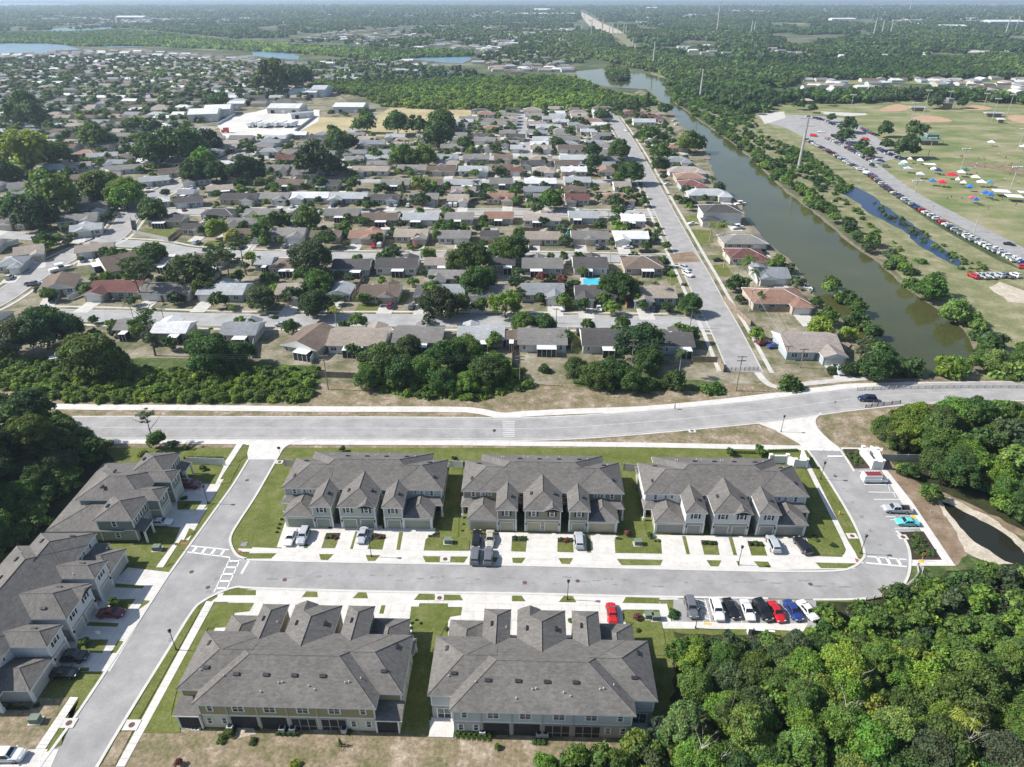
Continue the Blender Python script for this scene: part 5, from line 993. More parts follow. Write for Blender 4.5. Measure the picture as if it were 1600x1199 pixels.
def pavilion(x, y, w_, d_, h, col, label, up=False, rz=-.1):
    p = P(x, y); r = root('pavilion', (p.x, p.y, .22), rz, label, 'pavilion'); m = MB(); hip(m, -w_/2, w_/2, -d_/2, d_/2, h, .35); m.build('roof', ['roof','trim','roof'], r, None, col); m = MB()
    for i in range(5):
        for yy in (-d_/2+.4, d_/2-.4): m.box(-w_/2+.4+i*(w_-.8)/4-.1, yy-.1, 0, -w_/2+.4+i*(w_-.8)/4+.1, yy+.1, h)
    m.box(-w_/3, -d_/4, 0, w_/3, d_/4, h-.5); m.build('post', 'wood', r)
    if up: m = MB(); m.box(-w_*.15, -2.5, h+.6, w_*.3, 3, h+3.6); m.build('upper_wall', 'wall', r, None, (.2,.22,.2)); m = MB(); hip(m, -w_*.18, w_*.33, -3, 3.5, h+3.6, .2); m.build('upper_roof', ['roof','trim','roof'], r, None, col)
pavilion(1449,226,17,9,3.2,(.1,.2,.16),'green-roofed concession building with an upper floor on the sports field', True); pavilion(1479,171,10,7,5.5,(.17,.2,.2),'tall scorers building between the baseball infields', True); pavilion(1433,174,14,5,3.2,(.3,.31,.31),'grey dugout roof by the far infield'); pavilion(1562,193,6,4,3,W8,'small white hut on the far right ball field'); pavilion(1552,183,16,5,3,(.35,.36,.36),'grey dugout shelter at the far right'); pavilion(1326,162,8,4,2.6,(.06,.07,.07),'dark batting cage by the first infield'); pavilion(1258,163,12,8,3.4,(.42,.38,.3),'tan park building at the mouth of the sports ground')
# people: one skinned body mesh each
def person_mesh(mats_col):
    j = [(0,0,.95),(0,0,1.2),(0,0,1.42),(0,0,1.55),(0,.02,1.7),(.1,0,.9),(.12,.05,.5),(.13,-.02,.06),(.13,.14,.03),(-.1,0,.9),(-.12,-.12,.5),(-.13,-.3,.1),(-.13,-.2,.03),(.2,0,1.4),(.26,-.08,1.12),(.24,.08,.9),(-.2,0,1.4),(-.26,.08,1.12),(-.24,.2,.92)]
    e = [(0,1),(1,2),(2,3),(3,4),(0,5),(5,6),(6,7),(7,8),(0,9),(9,10),(10,11),(11,12),(2,13),(13,14),(14,15),(2,16),(16,17),(17,18)]
    rad = [.15,.13,.15,.06,.1,.1,.07,.045,.04,.1,.07,.045,.04,.06,.045,.035,.06,.045,.035]
    me = bpy.data.meshes.new('body'); me.from_pydata(j, e, []); o = bpy.data.objects.new('body_builder', me); COL.objects.link(o)
    mod = o.modifiers.new('s', 'SKIN'); 
    for i, sv in enumerate(me.skin_vertices[0].data): sv.radius = (rad[i], rad[i]*.8 if i < 3 else rad[i]); sv.use_root = i == 0
    o.modifiers.new('d', 'SUBSURF').levels = 1
    dg = bpy.context.evaluated_depsgraph_get(); m2 = bpy.data.meshes.new_from_object(o.evaluated_get(dg)); bpy.data.objects.remove(o)
    for mm in ('cloth', 'dark', 'skin', 'bark'): m2.materials.append(M[mm])
    for p in m2.polygons:
        z = p.center.z; x = abs(p.center.x); p.material_index = 2 if (z > 1.5 or (x > .2 and z < 1.12)) else (1 if z < .9 else 0)
        if z > 1.72: p.material_index = 3
    return m2
PM = person_mesh(None)
def person(x, y, col, label, z=.2, rz=0, group=None):
    p = P(x, y, z); o = ob('person', PM, None, (p.x, p.y, z), col, rz); tag(o, label, 'person', group)
    return o
person(1054,639.5,(.02,.02,.025),'person in dark clothes walking on the pale path along the avenue', .14, 1.4)
for i in range(26):
    x, y = rng.uniform(1495,1600), rng.uniform(243,275); k = ('red','white','dark','orange')[i % 4]; person(x, y, {'red':(.5,.05,.04),'white':(.7,.7,.7),'dark':(.03,.03,.04),'orange':(.6,.2,.04)}[k], f'tiny player in a {k} shirt on the sports field', .22, rng.uniform(0,6), 'players and visitors on the sports field')
for i in range(14): person(rng.uniform(1440,1600), rng.uniform(275,330), (.05,.05,.07) if i % 2 else (.6,.6,.6), 'tiny visitor standing near the canopies', .22, rng.uniform(0,6), 'visitors near the canopies')
from mathutils import noise as mn
# ---------------------------------------------------------------- trees
def ico():
    t = (1+5**.5)/2; v = np.array([(-1,t,0),(1,t,0),(-1,-t,0),(1,-t,0),(0,-1,t),(0,1,t),(0,-1,-t),(0,1,-t),(t,0,-1),(t,0,1),(-t,0,-1),(-t,0,1)], float); v /= np.linalg.norm(v[0])
    f = [(0,11,5),(0,5,1),(0,1,7),(0,7,10),(0,10,11),(1,5,9),(5,11,4),(11,10,2),(10,7,6),(7,1,8),(3,9,4),(3,4,2),(3,2,6),(3,6,8),(3,8,9),(4,9,5),(2,4,11),(6,2,10),(8,6,7),(9,8,1)]
    return v, np.array(f)
ICV, ICF = ico()
def unit(a): return a/np.maximum(np.linalg.norm(a, axis=-1, keepdims=True), 1e-6)
def leaves(cent, nor, size, rs, asp=.62):
    """diamond leaves: returns verts (n*4,3)"""
    n = len(cent); u = unit(np.cross(nor, rs.normal(size=(n, 3)))); v = unit(np.cross(nor, u))
    a = (size*rs.uniform(.7, 1.3, n))[:, None]; b = a*asp
    return np.stack([cent-u*a, cent-v*b+nor*a*.15, cent+u*a, cent+v*b+nor*a*.15], 1).reshape(-1, 3)
def crown_data(seed, nc, nl, leaf, kind='oak', core=.78, cr=(.24, .4)):
    rs = np.random.RandomState(seed); V, T = [], []; tris = []
    if kind == 'oak':
        d = unit(rs.normal(size=(nc, 3))); d[:, 2] = np.abs(d[:, 2])*1.25-.45; rad = rs.uniform(.5, .82, nc)[:, None]
        c = d*rad*np.array([1, 1, .95]); ang = rs.uniform(0, 6.28, 3)
        c[:, :2] *= (1+.18*np.sin(2*np.arctan2(c[:, 1], c[:, 0])+ang[0])+.1*np.sin(3*np.arctan2(c[:, 1], c[:, 0])+ang[1]))[:, None]
    elif kind == 'open':
        k = rs.uniform(0, 6.28, nc); rr = np.sqrt(rs.uniform(0, 1, nc))*.8; c = np.stack([np.cos(k)*rr, np.sin(k)*rr, rs.uniform(-.55, .65, nc)*(1.1-rr)], 1)
    elif kind == 'pine':
        k = rs.uniform(0, 6.28, nc); rr = np.sqrt(rs.uniform(.05, 1, nc))*.75; c = np.stack([np.cos(k)*rr, np.sin(k)*rr, rs.uniform(-.6, .5, nc)-rr*.2], 1)
    elif kind == 'cone':
        h = rs.uniform(-1, 1, nc)*1.0; rr = (1-h)/2*.8+.02; k = rs.uniform(0, 6.28, nc); c = np.stack([np.cos(k)*rr, np.sin(k)*rr, h*2.3+.6], 1)
    elif kind == 'shrub':
        d = unit(rs.normal(size=(nc, 3))); d[:, 2] = np.abs(d[:, 2]); c = d*rs.uniform(.3, .7, nc)[:, None]*np.array([1, 1, .9])
    cr_ = rs.uniform(cr[0], cr[1], nc)*(1 if kind != 'cone' else .8)
    if kind == 'pine': sq = np.array([1, 1, .45])
    else: sq = np.array([1, 1, .8])
    for i in range(nc):
        d = unit(rs.normal(size=(nl, 3))+np.array([0, 0, .35])+unit(c[i]+1e-3)*.5)
        p = c[i]+d*cr_[i]*rs.uniform(.6, 1.12, nl)[:, None]*sq
        nn = unit(d+rs.normal(size=(nl, 3))*.75+np.array([0, 0, .3])); V.append(leaves(p, nn, leaf*np.ones(nl), rs))
        b = rs.uniform(.72, 1.25); hue = rs.uniform(-.16, .04); t = np.ones((nl, 3))*b*rs.uniform(.8, 1.2, nl)[:, None]; t[:, 0] *= 1+hue; t[:, 2] *= 1-hue
        T.append(np.repeat(t, 4, axis=0))
    V = np.concatenate(V); T = np.concatenate(T); nq = len(V)//4
    Fq = np.arange(nq*4).reshape(-1, 4)
    Vc = np.zeros((0, 3)); Fc = np.zeros((0, 3), int)
    if core:
        cv, cf = [], []
        sel = range(nc) if kind in ('pine', 'open') else range(0, nc, 2)
        for i in sel:
            cf.append(ICF+len(cv)*12); cv.append(c[i]+ICV*cr_[i]*core*sq*rs.uniform(.8, 1.1, (12, 1)))
        if kind in ('oak', 'shrub'): cf.append(ICF+len(cv)*12); cv.append(ICV*np.array([.62, .62, .5])+np.array([0, 0, .05]))
        Vc = np.concatenate(cv); Fc = np.concatenate(cf)
    return V, T, Fq, Vc, Fc
def np_mesh(name, V, quads, tris, tint, mats, trunk=None):
    me = bpy.data.meshes.new(name); nq, nt_ = len(quads), len(tris)
    me.vertices.add(len(V)); me.vertices.foreach_set('co', np.asarray(V, 'f').ravel())
    me.loops.add(nq*4+nt_*3); me.loops.foreach_set('vertex_index', np.concatenate([quads.ravel(), tris.ravel()]).astype('i'))
    me.polygons.add(nq+nt_); st = np.concatenate([np.arange(nq)*4, nq*4+np.arange(nt_)*3]).astype('i'); me.polygons.foreach_set('loop_start', st)
    me.update(calc_edges=True)
    a = me.attributes.new('tint', 'FLOAT_COLOR', 'POINT'); T4 = np.ones((len(V), 4), 'f'); T4[:, :3] = tint; a.data.foreach_set('color', T4.ravel())
    for m in mats: me.materials.append(M[m])
    return me
def crown_mesh(name, *a, **k):
    V, T, Q, Vc, Fc = crown_data(*a, **k)
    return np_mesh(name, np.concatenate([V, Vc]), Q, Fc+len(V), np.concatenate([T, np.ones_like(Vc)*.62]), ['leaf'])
def trunk_mesh(seed, h=1.0, lean=.06, limbs=5, r=.05, top=.95, mat='bark', bare=False):
    r_ = random.Random(seed); mb = MB(); p = Vector((0,0,0)); pts = [p]
    for i in range(4): p = p+Vector((r_.uniform(-lean, lean), r_.uniform(-lean, lean), h*top/4)); pts.append(p)
    for i in range(4): mb.tube(pts[i], pts[i+1], r*(1-.18*i), r*(1-.18*(i+1)), 7, cap=False)
    for i in range(limbs):
        a = r_.uniform(0, 6.28); b = pts[r_.choice((2, 3, 4))]; q = b+Vector((math.cos(a)*.28, math.sin(a)*.28, r_.uniform(.08, .3))); mb.tube(b, q, r*.5, r*.28, 5, cap=False)
        q2 = q+Vector((math.cos(a+.5)*.24, math.sin(a+.5)*.24, r_.uniform(.05, .25))); mb.tube(q, q2, r*.28, r*.1, 4, cap=False)
        if bare:
            for k in range(3): a2 = a+r_.uniform(-1, 1); mb.tube(q2, q2+Vector((math.cos(a2)*.22, math.sin(a2)*.22, r_.uniform(0, .22))), r*.12, r*.04, 3, cap=False)
    return mb.mesh('trunk', [mat])
CR = {}
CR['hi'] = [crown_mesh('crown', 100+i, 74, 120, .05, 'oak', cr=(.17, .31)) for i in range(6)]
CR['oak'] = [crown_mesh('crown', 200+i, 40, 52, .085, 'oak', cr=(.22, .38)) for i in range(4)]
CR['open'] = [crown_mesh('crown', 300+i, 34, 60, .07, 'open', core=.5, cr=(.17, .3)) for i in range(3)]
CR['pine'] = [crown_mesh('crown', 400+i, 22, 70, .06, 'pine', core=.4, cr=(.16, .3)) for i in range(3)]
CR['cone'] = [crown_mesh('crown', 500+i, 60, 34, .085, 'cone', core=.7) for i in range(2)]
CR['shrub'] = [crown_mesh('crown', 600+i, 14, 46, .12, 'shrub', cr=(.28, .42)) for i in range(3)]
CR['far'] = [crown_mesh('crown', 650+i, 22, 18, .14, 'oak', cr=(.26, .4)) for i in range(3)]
def palm_mesh(seed, n=24):
    r_ = random.Random(seed); V = []; Q = []; T = []
    for i in range(n):
        a = i*2.4+r_.uniform(-.2, .2); el = r_.uniform(-.35, 1.1); L = r_.uniform(.85, 1.1)
        for side in (-1, 1):
            for k in range(7):
                t0, t1 = k/7, (k+1)/7
                def pt(t): return Vector((math.cos(a)*L*t*math.cos(el*(1-.3*t)), math.sin(a)*L*t*math.cos(el*(1-.3*t)), math.sin(el)*L*t-.75*t*t*L))
                p0, p1 = pt(t0), pt(t1); pr = Vector((-math.sin(a), math.cos(a), 0))*side*.2*math.sin(math.pi*min(1, t0+.2))**.7+Vector((0,0,-.08)); b = len(V)
                V += [p0, p0+pr+(p1-p0)*1.1, p0+pr*.9+(p1-p0)*1.75, p0+(p1-p0)*.55]; Q.append((b,b+1,b+2,b+3)); T += [(r_.uniform(.7,1.25),)*3]*4
    return np_mesh('fronds', np.array([tuple(v) for v in V]), np.array(Q), np.zeros((0,3), int), np.array(T), ['leaf'])
CR['palm'] = [palm_mesh(i) for i in range(3)]
TR = {'oak': [trunk_mesh(i, limbs=7) for i in range(3)], 'pine': [trunk_mesh(10+i, lean=.04, limbs=4, r=.028, top=.97) for i in range(3)], 'palm': [trunk_mesh(20+i, lean=.02, limbs=0, r=.022, top=1.0, mat='palebark') for i in range(2)]}
GC = dict(l=((.155,.235,.034),'bright green'), m=((.105,.165,.032),'mid green'), d=((.072,.122,.03),'dark green'), k=((.054,.092,.03),'very dark green'), g=((.085,.118,.05),'grey-green'), y=((.235,.30,.04),'yellow-green'), o=((.28,.27,.07),'yellowish'), r=((.2,.07,.06),'reddish'), p=((.19,.27,.06),'pale green'))
KN = dict(hi='leafy tree', oak='oak', open='loose-crowned tree', pine='tall pine', cone='conical tree', shrub='shrub', palm='palm', far='tree')
TREES = []
def T_(x, y, r, kind='oak', c='m', h=None, at=None, label=None, group=None, z0=0, ind=True, cat=None, sq=1.0):
    """x, y: base in the photo; r: crown radius in photo px (or metres with at=)"""
    if at is None:
        b = P(x, y); zc = b.y*CP+HC*SP; rm = r*zc/F; b = (b.x, b.y)
    else: b = at; rm = r
    if at is None and kind not in ('shrub','palm','cone'): rm *= 1.12
    if h is None: h = rm*(1.6 if kind in ('hi','oak','open','far') else 3.2)
    TREES.append(dict(b=b, r=rm, h=h, kind=kind, c=c, label=label, group=group, z0=z0, app=rm/math.hypot(b[0], b[1], HC), ind=ind, cat=cat, sq=sq))
def make_tree(t):
    c, cn = GC[t['c']]; c = tuple(v*rng.uniform(.85, 1.15) for v in c); k = t['kind']; x, y = t['b']; h, r = t['h'], t['r']; rz = rng.uniform(0, 6.28)
    lab = t['label']
    if not lab:
        for q in sorted(HI, key=lambda q: (q[0]-x)**2+(q[1]-y)**2)[:9]:
            dx, dy = x-q[0], y-q[1]; rel = ('right of' if dx > 0 else 'left of') if abs(dx) > abs(dy)*1.3 else ('behind' if dy > 0 else 'in front of')
            lab = f"{cn} {KN[k]} {rel} the {q[2]}"
            if lab not in LABELS: break
        LABELS[lab] = 1
    cat = t['cat'] or {'shrub':'shrub', 'palm':'palm tree'}.get(k, 'tree')
    nm = {'shrub':'shrub', 'palm':'palm_tree', 'pine':'pine_tree', 'cone':'conifer'}.get(k, 'tree')
    if k == 'shrub':
        o = ob(nm, rng.choice(CR['shrub']), None, (x, y, t['z0']), c, rz, (r, r, r*1.05*t['sq'])); tag(o, lab, cat, t['group']); return o
    if k == 'far':
        o = ob(nm, rng.choice(CR['far']), None, (x, y, t['z0']+max(h-r*.75, r*.5)), c, rz, (r, r, r*.85)); tag(o, lab, cat, t['group']); return o
    e = root(nm, (x, y, t['z0']), rz, lab, cat, t['group'])
    tk = k if k in ('pine', 'palm') else 'oak'; zc = {'pine': h-r*.45, 'palm': h, 'cone': h*.42}.get(k, h-r*.8)
    ob('crown', rng.choice(CR[k]), e, (0, 0, zc), c, 0, (r, r, r*(1.0 if k not in ('cone','pine') else (.8 if k == 'pine' else h/r*.3))))
    ob('trunk', rng.choice(TR[tk]), e, (0, 0, 0), None, 0, (max(r, 2.5)*(1 if tk == 'oak' else .0)+(h*.75 if tk != 'oak' else 0), max(r, 2.5)*(1 if tk == 'oak' else .0)+(h*.75 if tk != 'oak' else 0), zc/ (1 if tk != 'oak' else .98)))
    return e
hand = [(62,360,30,'oak','k'),(95,338,40,'oak','m'),(45,345,24,'oak','d'),(20,352,16,'oak','d'),(75,390,16,'oak','d'),(245,348,22,'oak','d'),(200,328,22,'oak','l'),(340,374,18,'oak','y'),(366,380,13,'open','o'),(243,418,22,'oak','d'),(230,462,24,'pine','d'),(222,470,20,'pine','d'),(360,445,24,'pine','d'),(346,440,18,'pine','d'),(385,430,16,'pine','k'),(300,452,32,'oak','g'),(320,462,20,'open','m'),(170,446,13,'oak','l'),
 (210,505,11,'palm','g'),(208,478,10,'oak','d'),(243,556,20,'pine','d'),(75,545,38,'hi','g'),(28,555,34,'hi','g'),(112,530,24,'hi','d'),(150,590,42,'hi','m'),(175,585,30,'hi','m'),(318,560,24,'hi','d'),(333,580,34,'hi','d'),(372,575,26,'hi','d'),(395,518,12,'oak','m'),(174,512,8,'open','l'),(420,445,12,'oak','d'),
 (435,362,18,'oak','m'),(483,362,23,'oak','m'),(510,388,17,'oak','d'),(540,368,13,'oak','m'),(408,380,18,'open','m'),(412,372,12,'palm','m'),(490,428,32,'hi','g'),(500,462,24,'hi','m'),(410,486,24,'hi','g'),(458,474,16,'open','g'),(497,496,25,'hi','k'),(612,410,15,'oak','d'),(668,408,12,'open','l'),(735,430,30,'hi','m'),(790,412,24,'hi','m'),(748,462,28,'hi','d'),(690,496,28,'hi','k'),(716,490,20,'open','m'),(672,522,15,'cone','k'),(645,448,9,'oak','m'),
 (790,496,26,'open','l'),(690,366,13,'oak','m'),(705,368,14,'oak','d'),(724,365,10,'oak','m'),(528,520,12,'palm','y'),(620,525,7,'shrub','l'),(500,506,5,'shrub','m'),(430,498,6,'shrub','m'),(805,406,22,'oak','k'),(902,414,12,'oak','d'),(953,411,11,'palm','g'),(963,370,14,'oak','l'),(965,470,27,'hi','d'),(1076,492,20,'hi','d'),(1003,486,10,'oak','d'),(818,520,20,'hi','m'),(850,522,19,'hi','d'),(998,562,34,'hi','k'),(1012,580,24,'hi','d'),(1060,526,13,'open','p'),
 (806,452,13,'oak','g'),(847,440,9,'open','r'),(862,440,8,'open','g'),(880,446,10,'open','r'),(1045,460,7,'palm','l'),(1025,470,6,'palm','m'),(835,334,14,'oak','g'),(860,328,18,'oak','m'),(962,325,13,'oak','g'),(1145,455,12,'oak','d'),(1150,455,15,'hi','d'),(1165,436,15,'palm','m'),(1175,458,12,'palm','d'),(1188,478,13,'oak','d'),(1156,474,8,'oak','d'),(1180,532,13,'oak','l'),(1108,378,8,'palm','y'),(1120,380,8,'palm','y'),(1130,378,7,'palm','y'),
 (1212,424,15,'oak','m'),(1232,428,10,'open','g'),(1243,450,12,'open','g'),(1275,482,11,'oak','d'),(1291,510,18,'oak','m'),(1278,528,20,'oak','y'),(1320,534,14,'oak','y'),(1360,560,20,'oak','g'),(1365,592,27,'hi','d'),(1340,586,14,'oak','d'),(1320,586,12,'oak','d'),(1300,582,13,'shrub','d'),(1235,606,26,'shrub','m'),(1572,588,34,'shrub','p'),(1548,582,22,'hi','p'),(1540,555,20,'oak','d'),(1600,575,26,'hi','m'),(1488,504,22,'oak','p'),(1450,470,24,'oak','m'),(1456,462,14,'palm','g'),
 (925,258,16,'oak','k',14),(927,283,15,'oak','k',15),(940,262,10,'oak','k'),(966,250,18,'oak','d'),(985,288,20,'oak','d'),(968,290,14,'oak','m'),(993,188,8,'cone','k'),(1010,180,8,'cone','k'),(1038,182,12,'oak','d'),(1015,222,15,'oak','m'),(1000,222,10,'oak','d'),(1075,240,20,'oak','l'),(1090,238,14,'oak','d'),(1032,252,16,'oak','m'),(1030,270,14,'oak','d'),(940,190,12,'oak','d'),(890,216,10,'oak','d'),(870,232,11,'oak','d'),(1110,302,9,'palm','g'),(1122,306,12,'open','g'),(1104,262,5,'palm','g'),(908,140+60,9,'oak','d'),
 (575,208,16,'oak','m'),(558,206,10,'oak','m'),(622,211,20,'oak','d'),(650,213,18,'oak','d'),(690,212,22,'oak','d'),(690,208,20,'oak','d'),(495,276,30,'oak','k'),(520,275,18,'oak','k'),(478,272,16,'oak','k'),(532,240,20,'oak','d'),(550,236,14,'oak','g'),(520,220,13,'oak','m'),(630,262,20,'oak','m'),(665,262,20,'oak','l'),(650,264,16,'oak','d'),(684,232,22,'oak','d'),(730,236,13,'oak','d'),(655,300,14,'oak','y'),(678,300,10,'oak','y'),(405,285,18,'oak','k'),(500,296,12,'oak','d'),(553,297,12,'oak','m'),(584,252,12,'oak','m'),(720,205,8,'oak','d'),
 (245,262,28,'oak','d'),(272,256,30,'oak','d'),(300,250,28,'oak','d'),(330,238,20,'oak','k'),(320,268,20,'oak','l'),(305,286,22,'hi','d'),(340,286,20,'hi','k'),(385,286,24,'hi','k'),(370,286,18,'hi','k'),(392,256,12,'pine','d'),(165,316,28,'oak','m'),(200,322,26,'hi','l'),(50,270,36,'oak','y'),(15,290,22,'oak','d'),(2,252,26,'oak','d'),(90,262,22,'oak','m'),(45,182,22,'oak','d'),(28,198,20,'oak','d'),(55,200,22,'oak','d'),(150,232,22,'oak','m'),(175,228,12,'oak','m'),(210,208,14,'oak','m'),(240,208,13,'oak','k'),(345,172,16,'oak','d'),(430,150,30,'oak','d'),(470,140,20,'oak','d'),
 (575,330,10,'oak','m'),(632,318,8,'cone','d'),(662,322,13,'oak','g'),(730,318,8,'palm','m'),(768,320,9,'palm','m'),(745,308,8,'palm','g'),(812,300,10,'oak','d'),(560,300,7,'palm','m'),(590,322,5,'shrub','d'),(640,560,22,'hi','d'),(600,590,34,'hi','d'),(580,605,22,'hi','m'),(628,600,28,'hi','d'),(665,598,26,'hi','m'),(700,580,30,'hi','d'),(730,570,28,'hi','m'),(760,600,26,'hi','d'),(775,590,24,'hi','m'),(692,612,22,'hi','d'),(730,612,20,'hi','l'),
 (900,590,20,'hi','d'),(930,605,24,'hi','m'),(958,600,26,'hi','d'),(985,608,22,'hi','d'),(850,580,14,'shrub','d'),(1060,590,12,'palm','d'),(1052,608,18,'oak','d'),(1112,612,20,'shrub','m'),(1030,605,12,'shrub','m'),(1008,612,14,'oak','m'),(815,640-60,8,'shrub','m')]
for t in hand:
    T_(*t[:5], h=t[5] if len(t) > 5 else (None if t[3] not in ('pine','palm') else {'pine':15,'palm':8}[t[3]]))
def scatter_px(poly, sp, zc=0.0, jit=.45):
    pw = PW(poly, zc); xs = [p.x for p in pw]; ys = [p.y for p in pw]; out = []; y = min(ys); k = 0
    while y < max(ys):
        x = min(xs)+(k % 2)*sp/2
        while x < max(xs):
            a, b = x+rng.uniform(-jit, jit)*sp, y+rng.uniform(-jit, jit)*sp
            if inpoly(a, b, pw): out.append((a, b))
            x += sp
        y += sp*.87; k += 1
    return out
WOOD = [(1050,985),(1095,982),(1130,985),(1180,980),(1235,984),(1258,958),(1278,938),(1306,930),(1345,934),(1380,922),(1420,900),(1470,885),(1520,880),(1555,868),(1640,890),(1700,1300),(820,1300),(850,1175),(905,1155),(1000,1155),(1062,1140),(1090,1090),(1072,1040)]
LW = 'in the dense woods at the lower right'
for a, b in scatter_px(WOOD, 3.75, 4.5, .45):
    h = rng.uniform(6, 10); r = rng.uniform(2.4, 3.9)
    if b > 66: h = rng.uniform(4.6, 6.4); r = rng.uniform(2.0, 3.0)
    if a < 20: h = rng.uniform(3.5, 5.5); r = rng.uniform(1.7, 2.4)
    if b > 70.5: h = rng.uniform(3.2, 4.6); r = rng.uniform(1.6, 2.4)
    c = rng.choices('lmdpyg', (6, 6, 2, 3, 1.2, 1.2))[0]; k = rng.choices(('hi', 'open'), (4, 1))[0]
    T_(0, 0, r, k, c, h, (a, b), f"{GC[c][1]} {KN[k]} {LW}", 'trees '+LW)
for a, b in scatter_px([(-60,660),(40,632),(95,640),(130,665),(158,685),(182,708),(168,735),(128,770),(78,820),(20,862),(-60,890)], 4.8, 7, .4):
    if b < 121 and a > -91.5: continue
    r = rng.uniform(3.2, 5.4); c = rng.choices('kdmg', (2, 6, 5, 1))[0]; T_(0, 0, r, 'hi', c, (rng.uniform(10, 15) if a < -101 or b > 121 else rng.uniform(5.5, 7.5)), (a-3.5, b-3), f"{GC[c][1]} tree in the dark woods at the left edge", 'trees in the dark woods at the left edge')
for a, b in scatter_px([(1390,652),(1425,640),(1480,644),(1600,640),(1720,650),(1720,800),(1610,790),(1560,765),(1500,745),(1450,720),(1410,690),(1375,665)], 5, 4, .4):
    r = rng.uniform(2.6, 4.4); c = rng.choices('dmlgp', (5, 5, 2, 1, 1))[0]; T_(0, 0, r, 'hi', c, rng.uniform(5.5, 9), (a, b), f"{GC[c][1]} tree in the thicket right of the entrance", 'trees in the thicket right of the entrance')
for x, y, r, k, c, l in ((1420,745,13,'hi','d','dark green tree by the entrance wall, upper of two above the pond'),(1452,782,16,'hi','m','leafy tree leaning over the corner of the dark pond'),(1405,738,9,'open','y','yellow-green young tree against the grey vinyl fence'),(1385,712,10,'palm','m','small palm cluster behind the entrance walls'),(1560,800,16,'hi','l','bright green tree on the far bank of the dark pond'),(1590,815,18,'hi','d','dark tree at the right edge above the pond'),(1540,905,18,'hi','m','green tree on the near bank of the dark pond'),
   (246,700,15,'hi','m','green tree standing between the avenue and the sage green row'),(225,712,11,'shrub','l','bright bush at the end of the left avenue walk'),(272,702,9,'open','g','grey-green small tree near the avenue at the left'),(290,702,7,'shrub','m','low bush near the avenue at the left'),(178,948,9,'oak','m','round garden tree by the maroon car of the white row'),(136,1008,8,'oak','m','small garden tree by the black pickup'),(1141,712,7,'oak','d','left young tree behind the white townhouse row'),(1184,710,9,'oak','m','right young tree behind the white townhouse row'),
   (813,972,6,'shrub','m','shrub in the gap between towers of the blue-grey row'),(892,972,6,'shrub','m','shrub right of the gap between towers of the blue-grey row'),(995,968,6,'open','r','small tree with reddish leaves right of the blue-grey row'),(1053,962,11,'shrub','d','round green bush at the left end of the car row by the woods'),(980,838,6,'open','r','small red-tipped tree right of the olive row'),(1015,840,5,'open','m','young tree at the left front of the white row'),(710,725,7,'open','g','thin young tree between the sage and olive rows'),(536,705,5,'open','g','thin young tree behind the sage row'),(318,735,5,'open','m','tiny tree on the lawn by the white vinyl fence'),
   (462,1196,10,'shrub','y','bright lime bush at the bottom edge on dry grass'),(777,1170,5,'open','l','small young tree behind the blue-grey row'),(532,1165,4,'cone','m','slim little conifer on the dry grass'),(280,1196,7,'open','r','brownish shrub at the bottom edge on dry grass'),(349,1150,6,'shrub','m','small bush beside the paved patio of the mustard row'),(242,694,13,'pine','g','bent slender pine crossing the avenue at the left')):
    T_(x, y, r, k, c, None if k not in ('palm','pine') else (3.5 if k == 'palm' else 9), label=l, z0=.1)
# canal and field vegetation
for i, (a, b) in enumerate(zip(canal[7:28], canal[8:28])):
    A, B = P(*a), P(*b); n = max(1, int((B-A).length/5.4))
    for k in range(n):
        p = A+(B-A)*(k+rng.random())/n+Vector((rng.uniform(1.5, 8), rng.uniform(0, 3), 0)); c = rng.choices('mdlgp', (5, 3, 2, 3, 2))[0]
        T_(0, 0, rng.uniform(2.4, 4.6), rng.choice(('oak','hi','far')), c, rng.uniform(3.5, 6.5), (p.x, p.y), f"{GC[c][1]} tree on the right-hand bank of the canal", 'trees along the right-hand canal bank')
for x, y, r, c in ((1380,214,13,'d'),(1426,217,15,'d'),(1384,236,11,'d'),(1414,247,20,'k'),(1355,247,10,'m'),(1322,208,14,'k'),(1318,224,13,'d'),(1345,236,10,'d'),(1297,192,8,'m'),(1248,172,10,'k'),(1295,166,7,'k'),(1268,177,8,'d'),(1456,170,12,'g'),(1467,168,8,'d'),(1503,170,10,'k'),(1340,240,8,'m'),(1362,262,4,'k')):
    T_(x, y, r, 'oak', c, None, label=f"{GC[c][1]} round tree at the sports ground car park and fields", group='trees at the sports ground', z0=.2)
TREES.sort(key=lambda t: -t['app'])
cnt = 0; MASS = []
for t in TREES:
    if t['kind'] in ('shrub', 'palm', 'cone', 'pine'): make_tree(t)
    elif cnt < 300: make_tree(t); cnt += 1
    else: MASS.append((t['b'][0], t['b'][1], t['z0'], t['r'], t['h'], GC[t['c']][0], 1))
